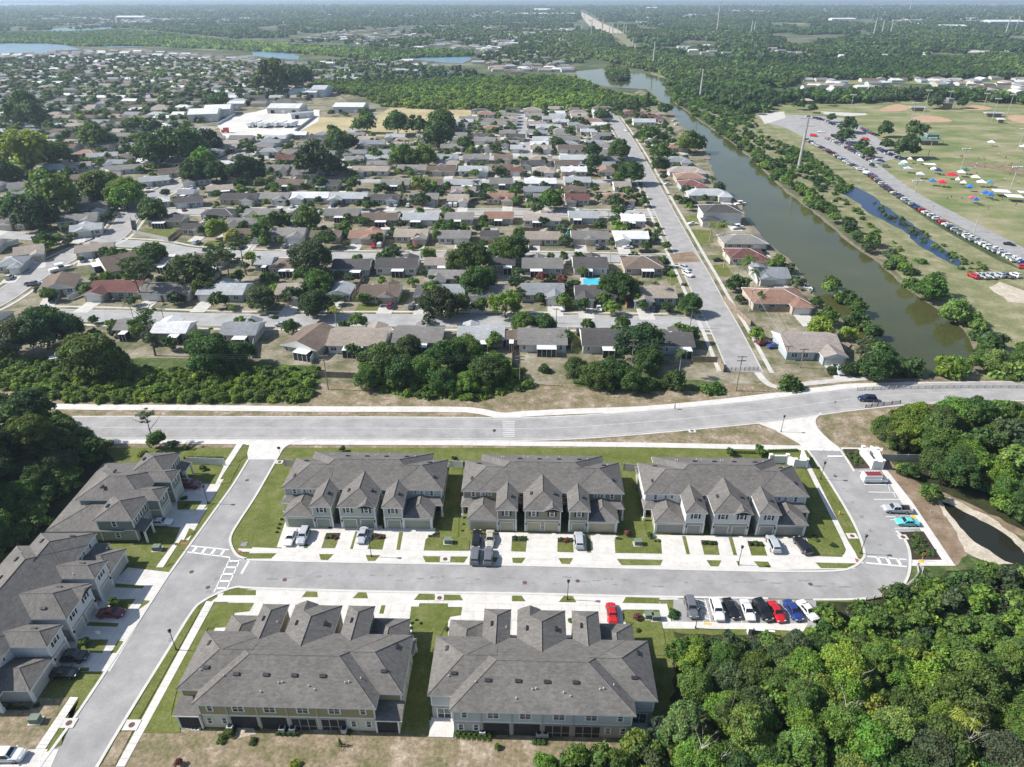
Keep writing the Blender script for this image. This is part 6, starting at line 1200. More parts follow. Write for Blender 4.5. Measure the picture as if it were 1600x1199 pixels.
# bulk vegetation ------------------------------------------------------
LOW = [crown_data(700+i, 12, 9, .2, 'oak', cr=(.3, .45)) for i in range(3)]
TINY = [crown_data(720+i, 5, 5, .34, 'oak', core=.9, cr=(.4, .6)) for i in range(3)]
BLOB = [crown_data(740+i, 2, 5, .4, 'shrub', core=.9, cr=(.5, .7)) for i in range(3)]
MIDC = [crown_data(760+i, 20, 22, .14, 'oak', cr=(.24, .4)) for i in range(3)]
def mass(name, items, protos, label, cat='trees'):
    Vs, Qs, Ts, Fs = [], [], [], []; off = 0
    if not items: return
    for (x, y, z0, r, h, c) in items:
        V, T, Q, Vc, Fc = protos[nrs.randint(len(protos))]; a = nrs.uniform(0, 6.28); ca, sa = math.cos(a), math.sin(a)
        W = np.concatenate([V, Vc]); X = np.empty_like(W); X[:, 0] = (W[:, 0]*ca-W[:, 1]*sa)*r+x; X[:, 1] = (W[:, 0]*sa+W[:, 1]*ca)*r+y; X[:, 2] = W[:, 2]*r*.95+z0+max(h-r*.8, r*.1)
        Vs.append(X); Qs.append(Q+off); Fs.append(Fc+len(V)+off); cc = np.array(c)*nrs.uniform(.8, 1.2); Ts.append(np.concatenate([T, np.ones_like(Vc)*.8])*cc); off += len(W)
    me = np_mesh(name, np.concatenate(Vs), np.concatenate(Qs), np.concatenate(Fs), np.concatenate(Ts), ['leafs']); o = ob(name, me); o['kind'] = 'stuff'; o['label'] = label; o['category'] = cat; return o
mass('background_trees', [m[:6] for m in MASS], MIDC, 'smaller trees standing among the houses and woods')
STREETW = []
for ptsrow in EW: STREETW.append([P(*q) for q in ptsrow[0]])
for L_ in ([(952,176),(968,200),(987,232),(1007,270),(1024,304),(1045,345),(1070,394),(1090,432),(1110,472),(1133,515),(1157,565),(1165,582)],[(815,172),(815,195),(818,215),(822,246)],[(-20,478),(40,440),(85,413),(120,395),(150,383),(175,372),(195,350),(212,325),(258,298),(330,265),(385,238)],[(0,320),(82,292),(140,268),(190,250),(240,236)]): STREETW.append([P(*q) for q in L_])
def near_house(x, y, m=1.0): return any(abs(x-hx) < hw/2+m and abs(y-hy) < hd/2+m for hx, hy, hw, hd in houses)
def near_street(x, y, m=5):
    for L in STREETW:
        for a, b in zip(L, L[1:]):
            if abs(a.x-b.x) < abs(a.y-b.y):
                if min(a.y, b.y)-1 <= y <= max(a.y, b.y)+1 and abs(a.x+(b.x-a.x)*(y-a.y)/((b.y-a.y) or 1)-x) < m+1: return True
            elif min(a.x, b.x)-1 <= x <= max(a.x, b.x)+1 and abs(a.y+(b.y-a.y)*(x-a.x)/((b.x-a.x) or 1)-y) < m: return True
    return False
items = []; bushes = []
core = [(60,500),(60,240),(400,232),(420,190),(560,176),(960,176),(1040,190),(1110,300),(1140,350),(1050,345),(1110,470),(1140,550),(1040,560),(100,560)]
for a, b in scatter_px(core, 8.2, 0, .5):
    if near_house(a, b, -.8) or near_street(a, b) or nogo(a, b): continue
    q = rng.random()
    if q < .5: c = GC[rng.choices('mdklgy', (4, 5, 3, 2, 2, .5))[0]][0]; r = rng.uniform(1.4, 3.4); items.append((a, b, 0, r, r*1.7, c))
    elif q < .6: c = GC[rng.choice('mdkl')][0]; bushes.append((a, b, 0, rng.uniform(.6, 1.3), .8, c))
mass('garden_trees', items, MIDC, 'small garden trees scattered between the neighbourhood houses'); mass('garden_bushes', bushes, LOW, 'low bushes in the front and back yards of the neighbourhood', 'bushes')
CORR = PW([(900,16),(914,16),(940,33),(972,48),(1004,80),(984,82),(945,54),(922,46),(911,34)])
def fill(poly, sp, r0, r1, h0, h1, cols, wts, dens=1.0, z0=0, zc=3.0, gap=0):
    out = []
    for a, b in scatter_px(poly, sp, zc, .5):
        n1 = mn.noise(Vector((a/90, b/90, 3))); n2 = mn.noise(Vector((a/260, b/420, 9)))
        if gap and (n1+n2 < -gap*.28 or inpoly(a, b, CORR)): continue
        if rng.random() < dens:
            r = rng.uniform(r0, r1)*(1+.25*n1); f_ = 1+.45*n1+.55*n2; c = GC[rng.choices(cols, wts)[0]][0]; out.append((a, b, z0, r, rng.uniform(h0, h1), (c[0]*f_*(1+.3*n2), c[1]*f_, c[2]*f_)))
    return out
it = []
fx = fill([(0,340),(0,92),(120,86),(240,88),(480,104),(480,196),(300,205),(250,230),(60,290)], 9.5, 2.6, 5.6, 4, 8, 'mdkgy', (3, 5, 4, 2, .5), .6)
fx = [q for q in fx if not near_house(q[0], q[1], -1) and not nogo(q[0], q[1])]
it += fx
mass('suburb_trees', it, LOW, 'trees scattered through the crowded rows at the upper left')
THK = [(575,150),(480,133),(500,126),(690,124),(740,121),(850,118),(905,122),(935,136),(965,148),(1020,152),(1022,160),(960,166),(830,166),(680,166),(600,162)]
it = fill(THK, 6.5, 3.5, 5.4, 4, 7, 'lmdy', (7, 3, 1, 1.5), 1)
it += fill([(1010,158),(975,176),(930,168),(960,160)], 6, 3, 4.5, 4, 7, 'dm', (1, 1), .5)
mass('mangrove_thicket', it, LOW, 'bright green mangrove thicket behind the mown fields')
it = fill([(-150,50),(0,50),(100,50),(190,46),(260,52),(380,66),(520,72),(740,80),(735,86),(640,88),(610,92),(500,84),(440,80),(330,74),(230,70),(130,70),(70,66),(-150,65)], 12, 6, 9, 4, 8, 'lmdp', (4, 4, 2, 2), 1)
mass('lake_thicket', it, TINY, 'pale green wetland thicket between the lakes')
it = fill([(1042,118),(1010,106),(950,96),(990,80),(1040,88),(1120,92),(1240,96),(1600,88),(1700,95),(1700,128),(1600,120),(1420,122),(1260,122),(1240,132),(1170,134),(1215,146),(1300,146),(1480,142),(1650,156),(1650,162),(1480,152),(1300,158),(1240,156),(1200,166),(1180,180),(1120,160),(1080,150),(1052,140)], 9.5, 4.5, 7.5, 7, 11, 'mdkg', (5, 6, 3, 1), 1)
it += fill([(1010,95),(960,95),(920,86),(880,60),(905,45),(940,60),(975,75),(1020,84)], 10, 5, 8, 7, 11, 'dkm', (4, 3, 2), 1)
it += fill([(948,107),(958,103),(978,108),(980,122),(960,124)], 6, 4, 6, 5, 8, 'mdg', (3, 3, 2), 1)
mass('woodland', it, TINY, 'wide dark woodland beyond the canal and sports ground')
it = fill([(1060,150),(1120,185),(1170,225),(1250,290),(1330,360),(1350,372),(1300,290),(1270,262),(1220,225),(1190,195),(1150,172),(1100,150)], 7, 1.6, 3.4, 2, 4.5, 'mldpg', (5, 3, 3, 3, 1), .7)
it += fill([(1215,215),(1262,232),(1300,262),(1335,288),(1310,296),(1280,270),(1240,245)], 3.6, 1.2, 2.6, 1.6, 3, 'mlp', (3, 3, 1), .9)
it += fill([(1040,128),(1060,118),(1140,150),(1180,180),(1170,196),(1110,170),(1060,150)], 5, 1.5, 3, 2, 4, 'mlp', (3, 3, 2), .8)
it += fill(Z(8, [(440,-30),(560,60),(700,190),(860,330),(1000,400),(1000,440),(820,330),(640,180),(480,40),(400,-40)]), 4, 1, 2.2, 1.2, 2.6, 'mpoy', (3, 3, 3, 2), .6)
it += fill(Z(8, [(640,10),(760,90),(900,170),(1050,260),(1220,360),(1400,440),(1440,460),(1300,480),(1220,440),(1080,330),(900,220),(740,120)]), 3.4, .8, 2, 1, 2.2, 'mpoy', (3, 3, 4, 2), .7)
mass('field_scrub', it, LOW, 'low scrub and reeds around the blue pond and canal bank', 'scrub')
it = fill([(0,545),(60,560),(110,575),(200,580),(300,575),(400,575),(492,580),(500,600),(478,628),(330,628),(110,626),(60,612),(0,608),(-40,600)], 2.6, 1.2, 2.3, 1.0, 2.6, 'lmy', (6, 4, .6), 1, 0, .5)
it += fill([(560,575),(640,580),(800,575),(832,603),(740,624),(620,616),(580,600)], 2.5, 1.1, 2.2, 1, 2.6, 'lmy', (6, 4, .6), 1, 0, .5)
it += fill([(900,600),(1000,600),(1045,600),(1040,612),(960,612)], 3, 1, 2, 1, 2.2, 'md', (3, 2), .6, 0, .5)
mass('vine_thicket', it, MIDC, 'bright vine-covered thicket along the far side of the avenue', 'thicket')
it = fill([(1015,660),(1060,655)], 5, 1, 1, 1, 1, 'm', (1,), 1) if False else []
# far country
it = fill([(-200,50),(-200,28),(300,24),(900,28),(905,44),(870,60),(900,82),(760,84),(740,78),(520,68),(380,60),(200,42),(60,46)], 15, 6, 9.5, 6, 10, 'dkmg', (6, 5, 2, 1), .62, gap=.25)
it += fill([(925,58),(915,30),(1250,28),(1300,34),(1640,36),(1700,40),(1700,96),(1480,84),(1240,92),(1040,86),(985,76)], 14, 6.5, 10, 7, 11, 'dkmg', (6, 5, 2, 1), .9, gap=.38)
it += fill([(905,98),(930,80),(860,62),(760,84),(745,92),(790,100)], 13, 4, 8, 6, 9, 'dkm', (5, 4, 2), .5)
it += fill([(470,100),(560,92),(640,100),(740,108),(760,122),(600,128),(500,126)], 13, 4, 8, 5, 8, 'dkm', (5, 4, 2), .6)
mass('far_trees', it, BLOB, 'distant tree cover thinning into haze')
it = fill([(-300,28),(-300,11),(500,9),(900,10),(1700,10),(1700,36),(1250,30),(915,30),(300,26)], 34, 11, 19, 7, 12, 'dkg', (6, 5, 1), .75, gap=.2)
mass('horizon_trees', it, BLOB, 'farthest tree cover along the horizon')
it = []
for a, b in scatter_px([(110,612),(200,606),(300,604),(400,604),(490,606),(480,628),(330,628),(110,626)], 1.3, 0, .5): it.append((a, b, 0, rng.uniform(.7, 1.2), .6, tuple(v*rng.uniform(.85, 1.15) for v in GC['l'][0])))
for a, b in scatter_px([(590,606),(832,596),(832,606),(740,626),(630,622)], 1.3, 0, .5): it.append((a, b, 0, rng.uniform(.7, 1.2), .6, tuple(v*rng.uniform(.85, 1.15) for v in GC['l'][0])))
mass('low_vines', it, LOW, 'low bright vines spilling towards the avenue path', 'vines')
print('mass ok')
it = []
for a, b in scatter_px([(1050,1010),(1240,1008),(1275,975),(1310,958),(1430,925),(1555,890),(1700,900),(1750,1320),(850,1320),(905,1190),(1062,1150),(1085,1050)], 2.3, 0, .5): it.append((a, b, 0, rng.uniform(1.3, 2.2), rng.uniform(2.5, 4.8) if b < 69 else 2.2, tuple(v*rng.uniform(.7, 1.1) for v in GC[rng.choice('mdlg')][0])))
for a, b in scatter_px([(1385,665),(1420,645),(1600,640),(1720,650),(1720,800),(1610,800),(1500,755),(1410,700)], 2.6, 0, .5): it.append((a, b, 0, rng.uniform(1.3, 2.3), rng.uniform(2, 4), tuple(v*rng.uniform(.7, 1.1) for v in GC[rng.choice('mdl')][0])))
for a, b in scatter_px([(-700,640),(-80,640),(-80,900),(-700,1000)], 6, 0, .5): it.append((a, b, 0, rng.uniform(3, 5), rng.uniform(7, 12), GC[rng.choice('mdl')][0]))
for a, b in scatter_px([(-60,690),(60,655),(110,665),(160,700),(180,722),(150,745),(60,828),(0,866),(-60,880)], 2.8, 0, .5):
    if not (b < 122 and a > -92): it.append((a, b, 0, rng.uniform(1.6, 2.8), rng.uniform(2.5, 5), tuple(v*rng.uniform(.8, 1.1) for v in GC[rng.choice('mdm')][0])))
mass('understorey', it, MIDC, 'dense lower growth filling the woods between the trees', 'undergrowth')
# bare branches in the woods
BB = [trunk_mesh(60+i, lean=.12, limbs=8, r=.035, mat='palebark', bare=True) for i in range(3)]
for x, y in Z(18, [(480,860),(560,620),(1230,1060)])+Z(17, [(1190,1120),(1290,1120)]):
    p = P(x, y, 7); r = ob('dead_tree', rng.choice(BB), None, (p.x, p.y, 0), None, rng.uniform(0, 6), (2.4, 2.4, 8.6)); tag(r, 'pale leafless tree poking through the green crowns of the woods', 'dead tree', 'bare trees in the woods')
p = P(1510, 1125, 8); T_ and TREES.clear(); T_(0, 0, 2.4, 'palm', 'y', 8.5, (p.x, p.y), 'yellow-green palm among the trees at the lower right'); make_tree(TREES[0])
# hedges and small planting round the townhouses
def bush(n, x, y, r, c='d', label='small round shrub in a planting bed', g='small shrubs in the planting beds'):
    q = P(*Z(n, [(x, y)])[0]); o = ob('shrub', rng.choice(CR['shrub']), None, (q.x, q.y, .12), tuple(v*rng.uniform(.85, 1.2) for v in GC[c][0]), rng.uniform(0, 6), (r, r, r*.9)); tag(o, label, 'shrub', g)
for n, x, y, r, c in ((12,450,965,.5,'d'),(12,475,960,.7,'m'),(12,500,970,.6,'r'),(12,745,950,.6,'m'),(12,775,965,.7,'r'),(12,795,965,.5,'d'),(12,1085,955,.4,'d'),(12,1110,950,.4,'d'),(12,1130,940,.4,'d'),(12,130,930,.4,'d'),(12,138,905,.4,'d'),(12,150,880,.4,'d'),(12,160,850,.4,'d'),(12,465,900,.45,'d'),(12,800,900,.45,'d'),
 (13,20,970,.7,'k'),(13,55,972,.7,'d'),(13,80,975,.6,'d'),(13,305,980,.7,'d'),(13,340,985,.8,'r'),(13,365,985,.6,'d'),(13,655,970,.4,'d'),(13,675,972,.4,'d'),(13,895,985,.4,'d'),(13,920,988,.4,'d'),(13,1200,1000,.7,'k'),(13,1235,1000,.8,'d'),(13,1265,1000,.6,'d'),(13,1490,1005,.7,'k'),(13,1525,1005,.8,'d'),(13,1555,1008,.7,'d'),(13,1185,945,.4,'d'),
 (12,1300,800,.3,'d'),(12,1298,840,.3,'d'),(12,1296,880,.3,'d'),(12,1290,920,.3,'d'),(14,290,960,.6,'k'),(14,310,985,.5,'d'),(14,410,1015,.8,'k'),(11,870,985,.5,'d'),(11,1150,720,.8,'d'),(11,1170,760,.7,'m'),(15,60,820,.5,'k'),(15,140,830,.5,'k'),(15,230,815,.5,'k'),(16,970,330,.35,'k'),(16,975,300,.35,'k'),(16,1030,300,.35,'k'),(16,1005,280,.35,'k'),(16,1195,340,.5,'k'),(17,790,345,.6,'m'),
 (15,1440,985,1.2,'m'),(15,1390,1025,.9,'m'),(15,1585,1040,.7,'d'),(16,10,950,.7,'k')): bush(n, x, y, r, c)
for n, A, B, w_, l in ((12,None,None,0,''),):
    pass
def hedge(n, a, b, r, c, label, sp=.55):
    A, B = P(*Z(n, [a])[0]), P(*Z(n, [b])[0]); L = (B-A).length; k = max(2, int(L/(r*sp*1.6))); Vs, Ts, Qs, Fs, off = [], [], [], [], 0
    V, T, Q, Vc, Fc = crown_data(hash(a) % 50, 10, 30, .12, 'shrub', cr=(.3, .45)); col_ = np.array(GC[c][0])
    for i in range(k):
        p = A+(B-A)*(i+.5)/k; W = np.concatenate([V, Vc])*r+np.array([p.x, p.y, .1]); Vs.append(W); Ts.append(np.concatenate([T, np.ones_like(Vc)*.7])*col_); Qs.append(Q+off); Fs.append(Fc+len(V)+off); off += len(W)
    o = ob('hedge', np_mesh('hedge', np.concatenate(Vs), np.concatenate(Qs), np.concatenate(Fs), np.concatenate(Ts), ['leafs'])); tag(o, label, 'hedge')
hedge(11, (620,985), (870,990), .55, 'm', 'clipped hedge along the end wall of the sage green row'); hedge(11, (1150,468), (1400,470), .6, 'm', 'hedge behind the white vinyl fence by the avenue'); hedge(16, (130,985), (265,990), .75, 'd', 'curved hedge round two air conditioners of the mustard row'); hedge(16, (520,980), (590,985), .7, 'd', 'short hedge round one air conditioner of the mustard row')
hedge(16, (1250,990), (1480,1010), .8, 'm', 'hedge along the back of the blue-grey row'); hedge(17, (130,1040), (215,1045), .7, 'd', 'dark hedge behind two air conditioners of the blue-grey row'); hedge(14, (0,425), (185,420), .6, 'm', 'hedge above the white entrance wall'); hedge(13, (1370,430), (1600,438), .6, 'm', 'hedge behind the white townhouse row')
hedge(15, (0,830), (180,835), .4, 'k', 'dark hedge at the end of the white row')
for pts in (Z(14, [(490,440),(560,425),(560,450),(600,500),(540,510)]), Z(14, [(850,950),(960,935),(1060,1085),(920,1080),(880,1010)])):
    it = []
    for a, b in scatter_px(pts, 1.0, 0, .4): it.append((a, b, .1, rng.uniform(.5, .8), .5, GC[rng.choice('mmdg')][0]))
    mass('planting', it, LOW, 'low evergreen planting in the bed beside the loop road', 'planting')
# ---------------------------------------------------------------- street furniture, fences, poles
def height_of(by, ty): D = P(800, by).y; a = PITCH+math.atan((ty-599.5)/F); return HC-D*math.tan(a)
def lamp_meshes():
    p = MB(); p.tube((0,0,0), (0,0,.5), .13, .1, 8); p.tube((0,0,.5), (0,0,4.0), .065, .05, 8); l = MB(); l.tube((0,0,4.0), (0,0,4.1), .14, .2, 8); l.tube((0,0,4.1), (0,0,4.5), .2, .26, 8); l.tube((0,0,4.5), (0,0,4.72), .3, .04, 8)
    return p.mesh('post', [M['black']]), l.mesh('lantern', [M['black']])
for n, x, y, l in ((12,722,1083,'black street lamp on the verge before the sage townhouse row'),(13,1414,1135,'black street lamp on the verge before the white townhouse row'),(17,346,152,'black street lamp on the verge behind the blue-grey row'),(15,1103,466,'black street lamp on the lawn of the left street'),(11,1300,750,'black street lamp before the sage green row at the left'),(14,327,600,'black street lamp beside the loop road, middle of three'),(14,80,303,'black street lamp at the avenue entrance'),(14,577,1065,'black street lamp at the lower corner of the loop road'),(17,1146,330,'black street lamp behind the parked cars by the woods')):
    q = P(*Z(n, [(x, y)])[0]); r = root('street_lamp', (q.x, q.y, .12), 0, l, 'street lamp', 'black estate street lamps'); a, b = cached('lamp', lamp_meshes); ob('post', a, r); ob('lantern', b, r)
def pole(x, by, ty, r0, r1, mat, name, label, arms=(), cat='pole', group=None, lean=0, arm_w=2.4, lights=False):
    h = height_of(by, ty); q = P(x, by); r = root(name, (q.x, q.y, 0), 0, label, cat, group); m = MB(); m.tube((0,0,0), (lean,0,h), r0, r1, 8); m.build('mast', mat, r)
    for k in arms: m = MB(); m.box(-arm_w/2, -.1, h*k-.1, arm_w/2, .1, h*k+.1, bottom=True); m.build('crossarm', mat, r)
    if lights:
        m = MB(); m.box(-2.6, -.12, h-1.2, 2.6, .12, h-.95, bottom=True)
        for i in range(6): m.box(-2.5+i*.95-.3, -.35, h-.9, -2.5+i*.95+.3, .1, h-.3, bottom=True)
        m.build('floodlight', 'trim', r)
    return q, h
ups = [(152,586,549,'wooden utility pole standing in the left vine thicket'),(513,609,555,'wooden utility pole at the gap between the two thickets'),(812,601,556,'wooden utility pole behind the crosswalk verge'),(984,600,530,'wooden utility pole among trees near the right-hand street'),(1150,611,556,'wooden utility pole by the barricade at the street end')]
tops = []
for x, by, ty, l in ups:
    q, h = pole(x, by, ty, .16, .11, 'wpole', 'utility_pole', l, (.97, .86), 'utility pole', 'wooden poles along the avenue thicket'); tops.append((q, h))
def wires(name, pts, label, n=3, w_=1.0, sag=.6, r=.016):
    mb = MB()
    for k in range(n):
        o_ = (k-(n-1)/2)*w_
        for A, B in zip(pts, pts[1:]):
            last = None
            for i in range(9):
                t = i/8; p = A*(1-t)+B*t+Vector((0, o_, -4*sag*t*(1-t)))
                if last is not None: mb.tube(last, p, r, r, 3, cap=False)
                last = p
    o = mb.build(name, 'metal'); tag(o, label, 'power line')
wl = [Vector((-150, tops[0][0].y+4, 9))]+[Vector((q.x, q.y, h*.97)) for q, h in tops]
wires('power_line', wl, 'thin power lines strung above the avenue thicket')
q2, h2_ = pole(1227, 568, 540, .15, .1, 'wpole', 'utility_pole', 'wooden pole in the yard of the pinkish canal house, left one', (.96,), 'utility pole'); q3, h3 = pole(1250, 575, 545, .15, .1, 'wpole', 'utility_pole', 'wooden pole in the yard of the pinkish canal house, right one', (.96,), 'utility pole')
q4, h4 = pole(1130, 420, 392, .15, .1, 'pole', 'utility_pole', 'pale pole beside the canal side houses', (.95,), 'utility pole'); q5, h5 = pole(1170, 487, 452, .15, .1, 'pole', 'utility_pole', 'pale pole by the dark round tree on the right-hand street', (.95,), 'utility pole')
wires('power_line', [Vector((q4.x,q4.y,h4)), Vector((q5.x,q5.y,h5)), Vector((q2.x,q2.y,h2_))], 'power lines crossing the canal side yards', 3, .5, .4); wires('power_line', [Vector((q3.x,q3.y,h3)), Vector((q3.x+75,q3.y-3,h3+1))], 'power lines crossing the near end of the canal', 3, .6, .7)
for x, by, ty, l in ((617,421,390,'second street between terracotta and dark roofs'),(869,506,482,'lower street by the hip house'),(612,480,440,'second row'),(258,506,482,'lower street near the pines'),(1078,513,480,'lower street corner'),(950,352,330,'third street'),(716,517,505,'lower street verge'),(653,337,325,'third street middle')): pole(x, by, ty, .13, .09, 'wpole', 'utility_pole', 'thin pole on the verge of the '+l, (.95,), 'utility pole')
for i, (x, by, ty, l) in enumerate(((1247,265,184,'tall pale transmission pole beside the car park'),(1093,158,108,'tall pale transmission pole on the canal bank'),(1020,106,66,'transmission pole where the canal widens'),(988,80,58,'transmission pole behind the canal bend'),(978,55,40,'transmission pole on the clearing, right'),(1173,55,32,'transmission pole pair in the far woods, left'),(1178,53,34,'transmission pole pair in the far woods, right'),(1365,55,27,'left of three transmission poles in the far woods'),(1377,56,31,'middle of three transmission poles in the far woods'),(1391,55,35,'right of three transmission poles in the far woods'),(1571,54,25,'left transmission pole by the blue plant'),(1585,54,26,'right transmission pole by the blue plant'),(1421,18,0,'tall far transmission pole near the top edge'),(1120,50,2,'lattice mast against the upper woods'))):
    D = P(800, by).y; pole(x, by, ty, .7+D*.0006, .4+D*.0004, 'pole', 'transmission_pole', l, (.98, .84) if i < 4 else (.97,), 'transmission pole', None, 0, 9+D*.002)
for i in range(14):
    x, by = rng.uniform(905, 975), rng.uniform(34, 62); pole(x, by, by-rng.uniform(14, 20), 1.2, .9, 'pole', 'transmission_pole', 'thin pale transmission pole along the far clearing', (.97,), 'transmission pole', 'transmission poles along the far clearing', 0, 10)
for x, by, ty, l in ((1328,175,147,'by the first infield'),(1500,268,231,'behind the red tents'),(1575,305,259,'by the big white awnings'),(1590,235,200,'at the right edge of the field'),(1449,248,214,'by the concession building'),(1396,157,133,'on the outfield edge, first'),(1442,180,140,'behind the infield, second'),(1482,160,142,'on the outfield edge, third'),(1537,167,145,'on the outfield edge, fourth'),(1549,190,153,'right of the scorers building'),(1574,178,147,'near the far right infield'),(1421,199,160,'above the clay infield'),(1429,302,281,'beside the park road, upper'),(1521,364,335,'beside the park road, lower')):
    pole(x, by, ty, .22, .14, 'pole', 'floodlight_mast', 'pale floodlight mast '+l, (), 'floodlight mast', None, 0, 2, True if by < 310 else False)
def fence(pts, h, mat, label, panel=2.4, z=.08, posts=True, cat='fence', gap=False, name='fence'):
    pw = [P(*p) for p in pts]; r = root(name, (pw[0].x, pw[0].y, z), 0, label, cat)
    for A, B in zip(pw, pw[1:]):
        d = B-A; L = d.length; n = max(1, round(L/panel)); a = math.atan2(d.y, d.x); l = L/n
        def f():
            m = MB(); k = 1 if not gap else 4
            for i in range(k):
                za, zb = (.05, h) if not gap else (h*(.2+i*.22), h*(.2+i*.22)+.05)
                m.box(.05, -.03, za, l-.05, .03, zb, bottom=True)
            return m.mesh('panel', [M[mat]])
        me = f(); pm = cached(('post', round(h, 2), mat), lambda: (lambda m: (m.box(-.07, -.07, 0, .07, .07, h+.1), m.mesh('post', [M[mat]]))[1])(MB()))
        for i in range(n):
            p = A+d*i/n-pw[0]; ob('panel', me, r, (p.x, p.y, 0), None, a); ob('post', pm, r, (p.x, p.y, 0), None, a)
        p = B-pw[0]; ob('post', pm, r, (p.x, p.y, 0), None, a)
    return r
fence(Z(11, [(1175,502),(1410,512)]), 1.8, 'vinyl', 'white vinyl fence between the sage green row and the avenue'); fence(Z(12, [(180,515),(240,520)]), 1.8, 'greyvinyl', 'short vinyl fence at the left rear of the sage row'); fence(Z(12, [(1213,522),(1292,528)]), 1.8, 'vinyl', 'short white fence between the sage and olive rows'); fence(Z(13, [(693,540),(772,548)]), 1.8, 'greyvinyl', 'short grey fence between the olive and white rows')
fence(Z(14, [(705,482),(790,484),(940,486)]), 1.8, 'greyvinyl', 'grey vinyl fence right of the entrance walls')
def wallline(pts, h, label, mat='vinyl', th=.35):
    pw = [P(*p) for p in pts]; r = root('entrance_wall', (pw[0].x, pw[0].y, .08), 0, label, 'wall')
    for A, B in zip(pw, pw[1:]):
        d = B-A; m = MB(); m.box(0, -th/2, 0, d.length, th/2, h); p = A-pw[0]; a = math.atan2(d.y, d.x); m.build('wall_panel', mat, r, (p.x, p.y, 0)).rotation_euler = (0,0,a)
        m = MB(); m.box(-.1, -th/2-.08, h+.002, d.length+.1, th/2+.08, h+.12, bottom=True); m.build('coping', 'trim', r, (p.x, p.y, 0)).rotation_euler = (0,0,a)
        for q_ in (p,): m = MB(); m.box(-.3, -.3, 0, .3, .3, h+.35); m.box(-.38, -.38, h+.352, .38, .38, h+.47, bottom=True); m.build('pillar', 'trim', r, (q_.x, q_.y, 0))
wallline([(1345,711),(1362,733),(1376,733),(1367,714),(1357,709)], 1.9, 'white entrance wall enclosure on the right of the loop road'); wallline([(1202,724),(1228,724),(1240,731),(1258,731),(1251,715)], 1.9, 'white entrance wall enclosure behind the white row')
fence([(1338,611),(1400,608.5),(1500,607),(1600,607)], 1.0, 'greyvinyl', 'guard rail between the avenue and the canal end', 2.0, .1, gap=True, cat='guard rail', name='guard_rail'); fence([(1352,638),(1380,634),(1406,631)], .9, 'black', 'dark guard rail on the near side of the avenue bend', 1.9, .1, gap=True, cat='guard rail', name='guard_rail')
fence([(1432,886),(1434,898),(1427,908),(1415,918)], .8, 'greyvinyl', 'guard rail on the outer bend of the loop road', 1.9, .1, gap=True, cat='guard rail', name='guard_rail'); fence([(1352,939),(1378,934)], .8, 'greyvinyl', 'guard rail half hidden by trees on the street bend', 1.9, .1, gap=True, cat='guard rail', name='guard_rail'); fence([(1434,886),(1441,893),(1438,903),(1430,918)], .9, 'greyvinyl', 'second rail behind the outer bend of the loop road', 2.2, .1, gap=True, cat='guard rail', name='guard_rail')
fence([(1135,580),(1184,579)], 1.0, 'wood', 'dark barricade across the end of the right-hand street', 1.2, .1, gap=True, cat='barricade', name='barricade'); wallline([(1170,990),(1208,994)], .9, 'low dark retaining wall behind the car row by the woods', 'wood', .2)
fl = [((566,475),(572,460),'vinyl','white fence left of the brown-roofed pink house'),((550,471),(569,436),'wood','wooden fence behind the white garage on the lower street'),((486,569),(509,529),'vinyl','white fence between two lots above the left thicket'),((0,552),(26,523),'vinyl','white fence at the left edge on the lower street'),((972,461),(979,482),'wood','orange wooden fence beside the dark grey garage'),((108,470),(140,458),'vinyl','white fence beside the brown gable house'),((500,590),(555,592),'wood','brown fence at the back of the tan patio house'),
 ((205,345),(208,366),'wood','dark fence left of the bright green yard'),((208,366),(264,378),'greyvinyl','grey fence along the bright green yard'),((264,378),(284,362),'wood','dark fence right of the bright green yard'),((322,334),(400,334),'wood','long dark fence behind the dark-roofed house'),((185,435),(222,434),'vinyl','white fence behind the red-roofed house'),((600,355),(618,372),'wood','brown fence right of the orange-brown house'),((812,362),(880,363),'wood','brown fence behind the tan house on the second street'),((894,358),(948,358),'wood','hedge-lined fence behind the brown-grey house'),((1008,357),(1022,366),'wood','dark corner fence by the pale house'),
 ((800,575),(800,540),'wood','brown fence left of the white porch house'),((886,520),(893,548),'vinyl','white fence beside the white porch house'),((1082,566),(1120,567),'wood','dark fence behind the greenish house near the street end'),((1122,570),(1130,582),'wood','dark fence at the corner of the end lot'),((1130,470),(1172,510),'wood','dark fence along the lot on the canal side'),((1200,488),(1262,488),'wood','brown fence before the tan-orange canal house'),((0,390),(30,380),'vinyl','white fence at the left junction'),((120,322),(150,312),'vinyl','white fence behind the winding street houses'),((92,368),(110,376),'wood','brown fence of the corner lot at the left'),
 ((340,196),(368,180),'vinyl','long white wall on the slanting side of the trailer yard'),((460,208),(492,184),'greyvinyl','long grey wall between trailer yard and mown field'),((735,547),(735,572),'wood','brown fence behind the grey house above the middle thicket'),((395,560),(398,535),'vinyl','white fence left of the large brown house'),((520,430),(524,470),'wood','fence beside the tan house under the big trees')]
for a, b, mt, l in fl:
    if l.startswith('orange'): M['owood'] = varied('orange_wood', (.5,.25,.1), .2, 1); mt = 'owood'
    fence([a, b], 1.8, mt, l, 2.6)
# pools
for n, pts in ((7, [(335,240),(372,238),(378,285),(335,288)]), (6, [(205,222),(270,222),(265,236),(200,236)]), (7, [(445,545),(590,545),(590,580),(445,580)])):
    sheet('pool_deck', PW([(sum(q[0] for q in Z(n, pts))/4+(x-sum(q[0] for q in Z(n, pts))/4)*1.3, sum(q[1] for q in Z(n, pts))/4+(y-sum(q[1] for q in Z(n, pts))/4)*1.4) for x, y in Z(n, pts)]), 'conc_old', .12); sheet('swimming_pool', PW(Z(n, pts)), 'pool', .16)
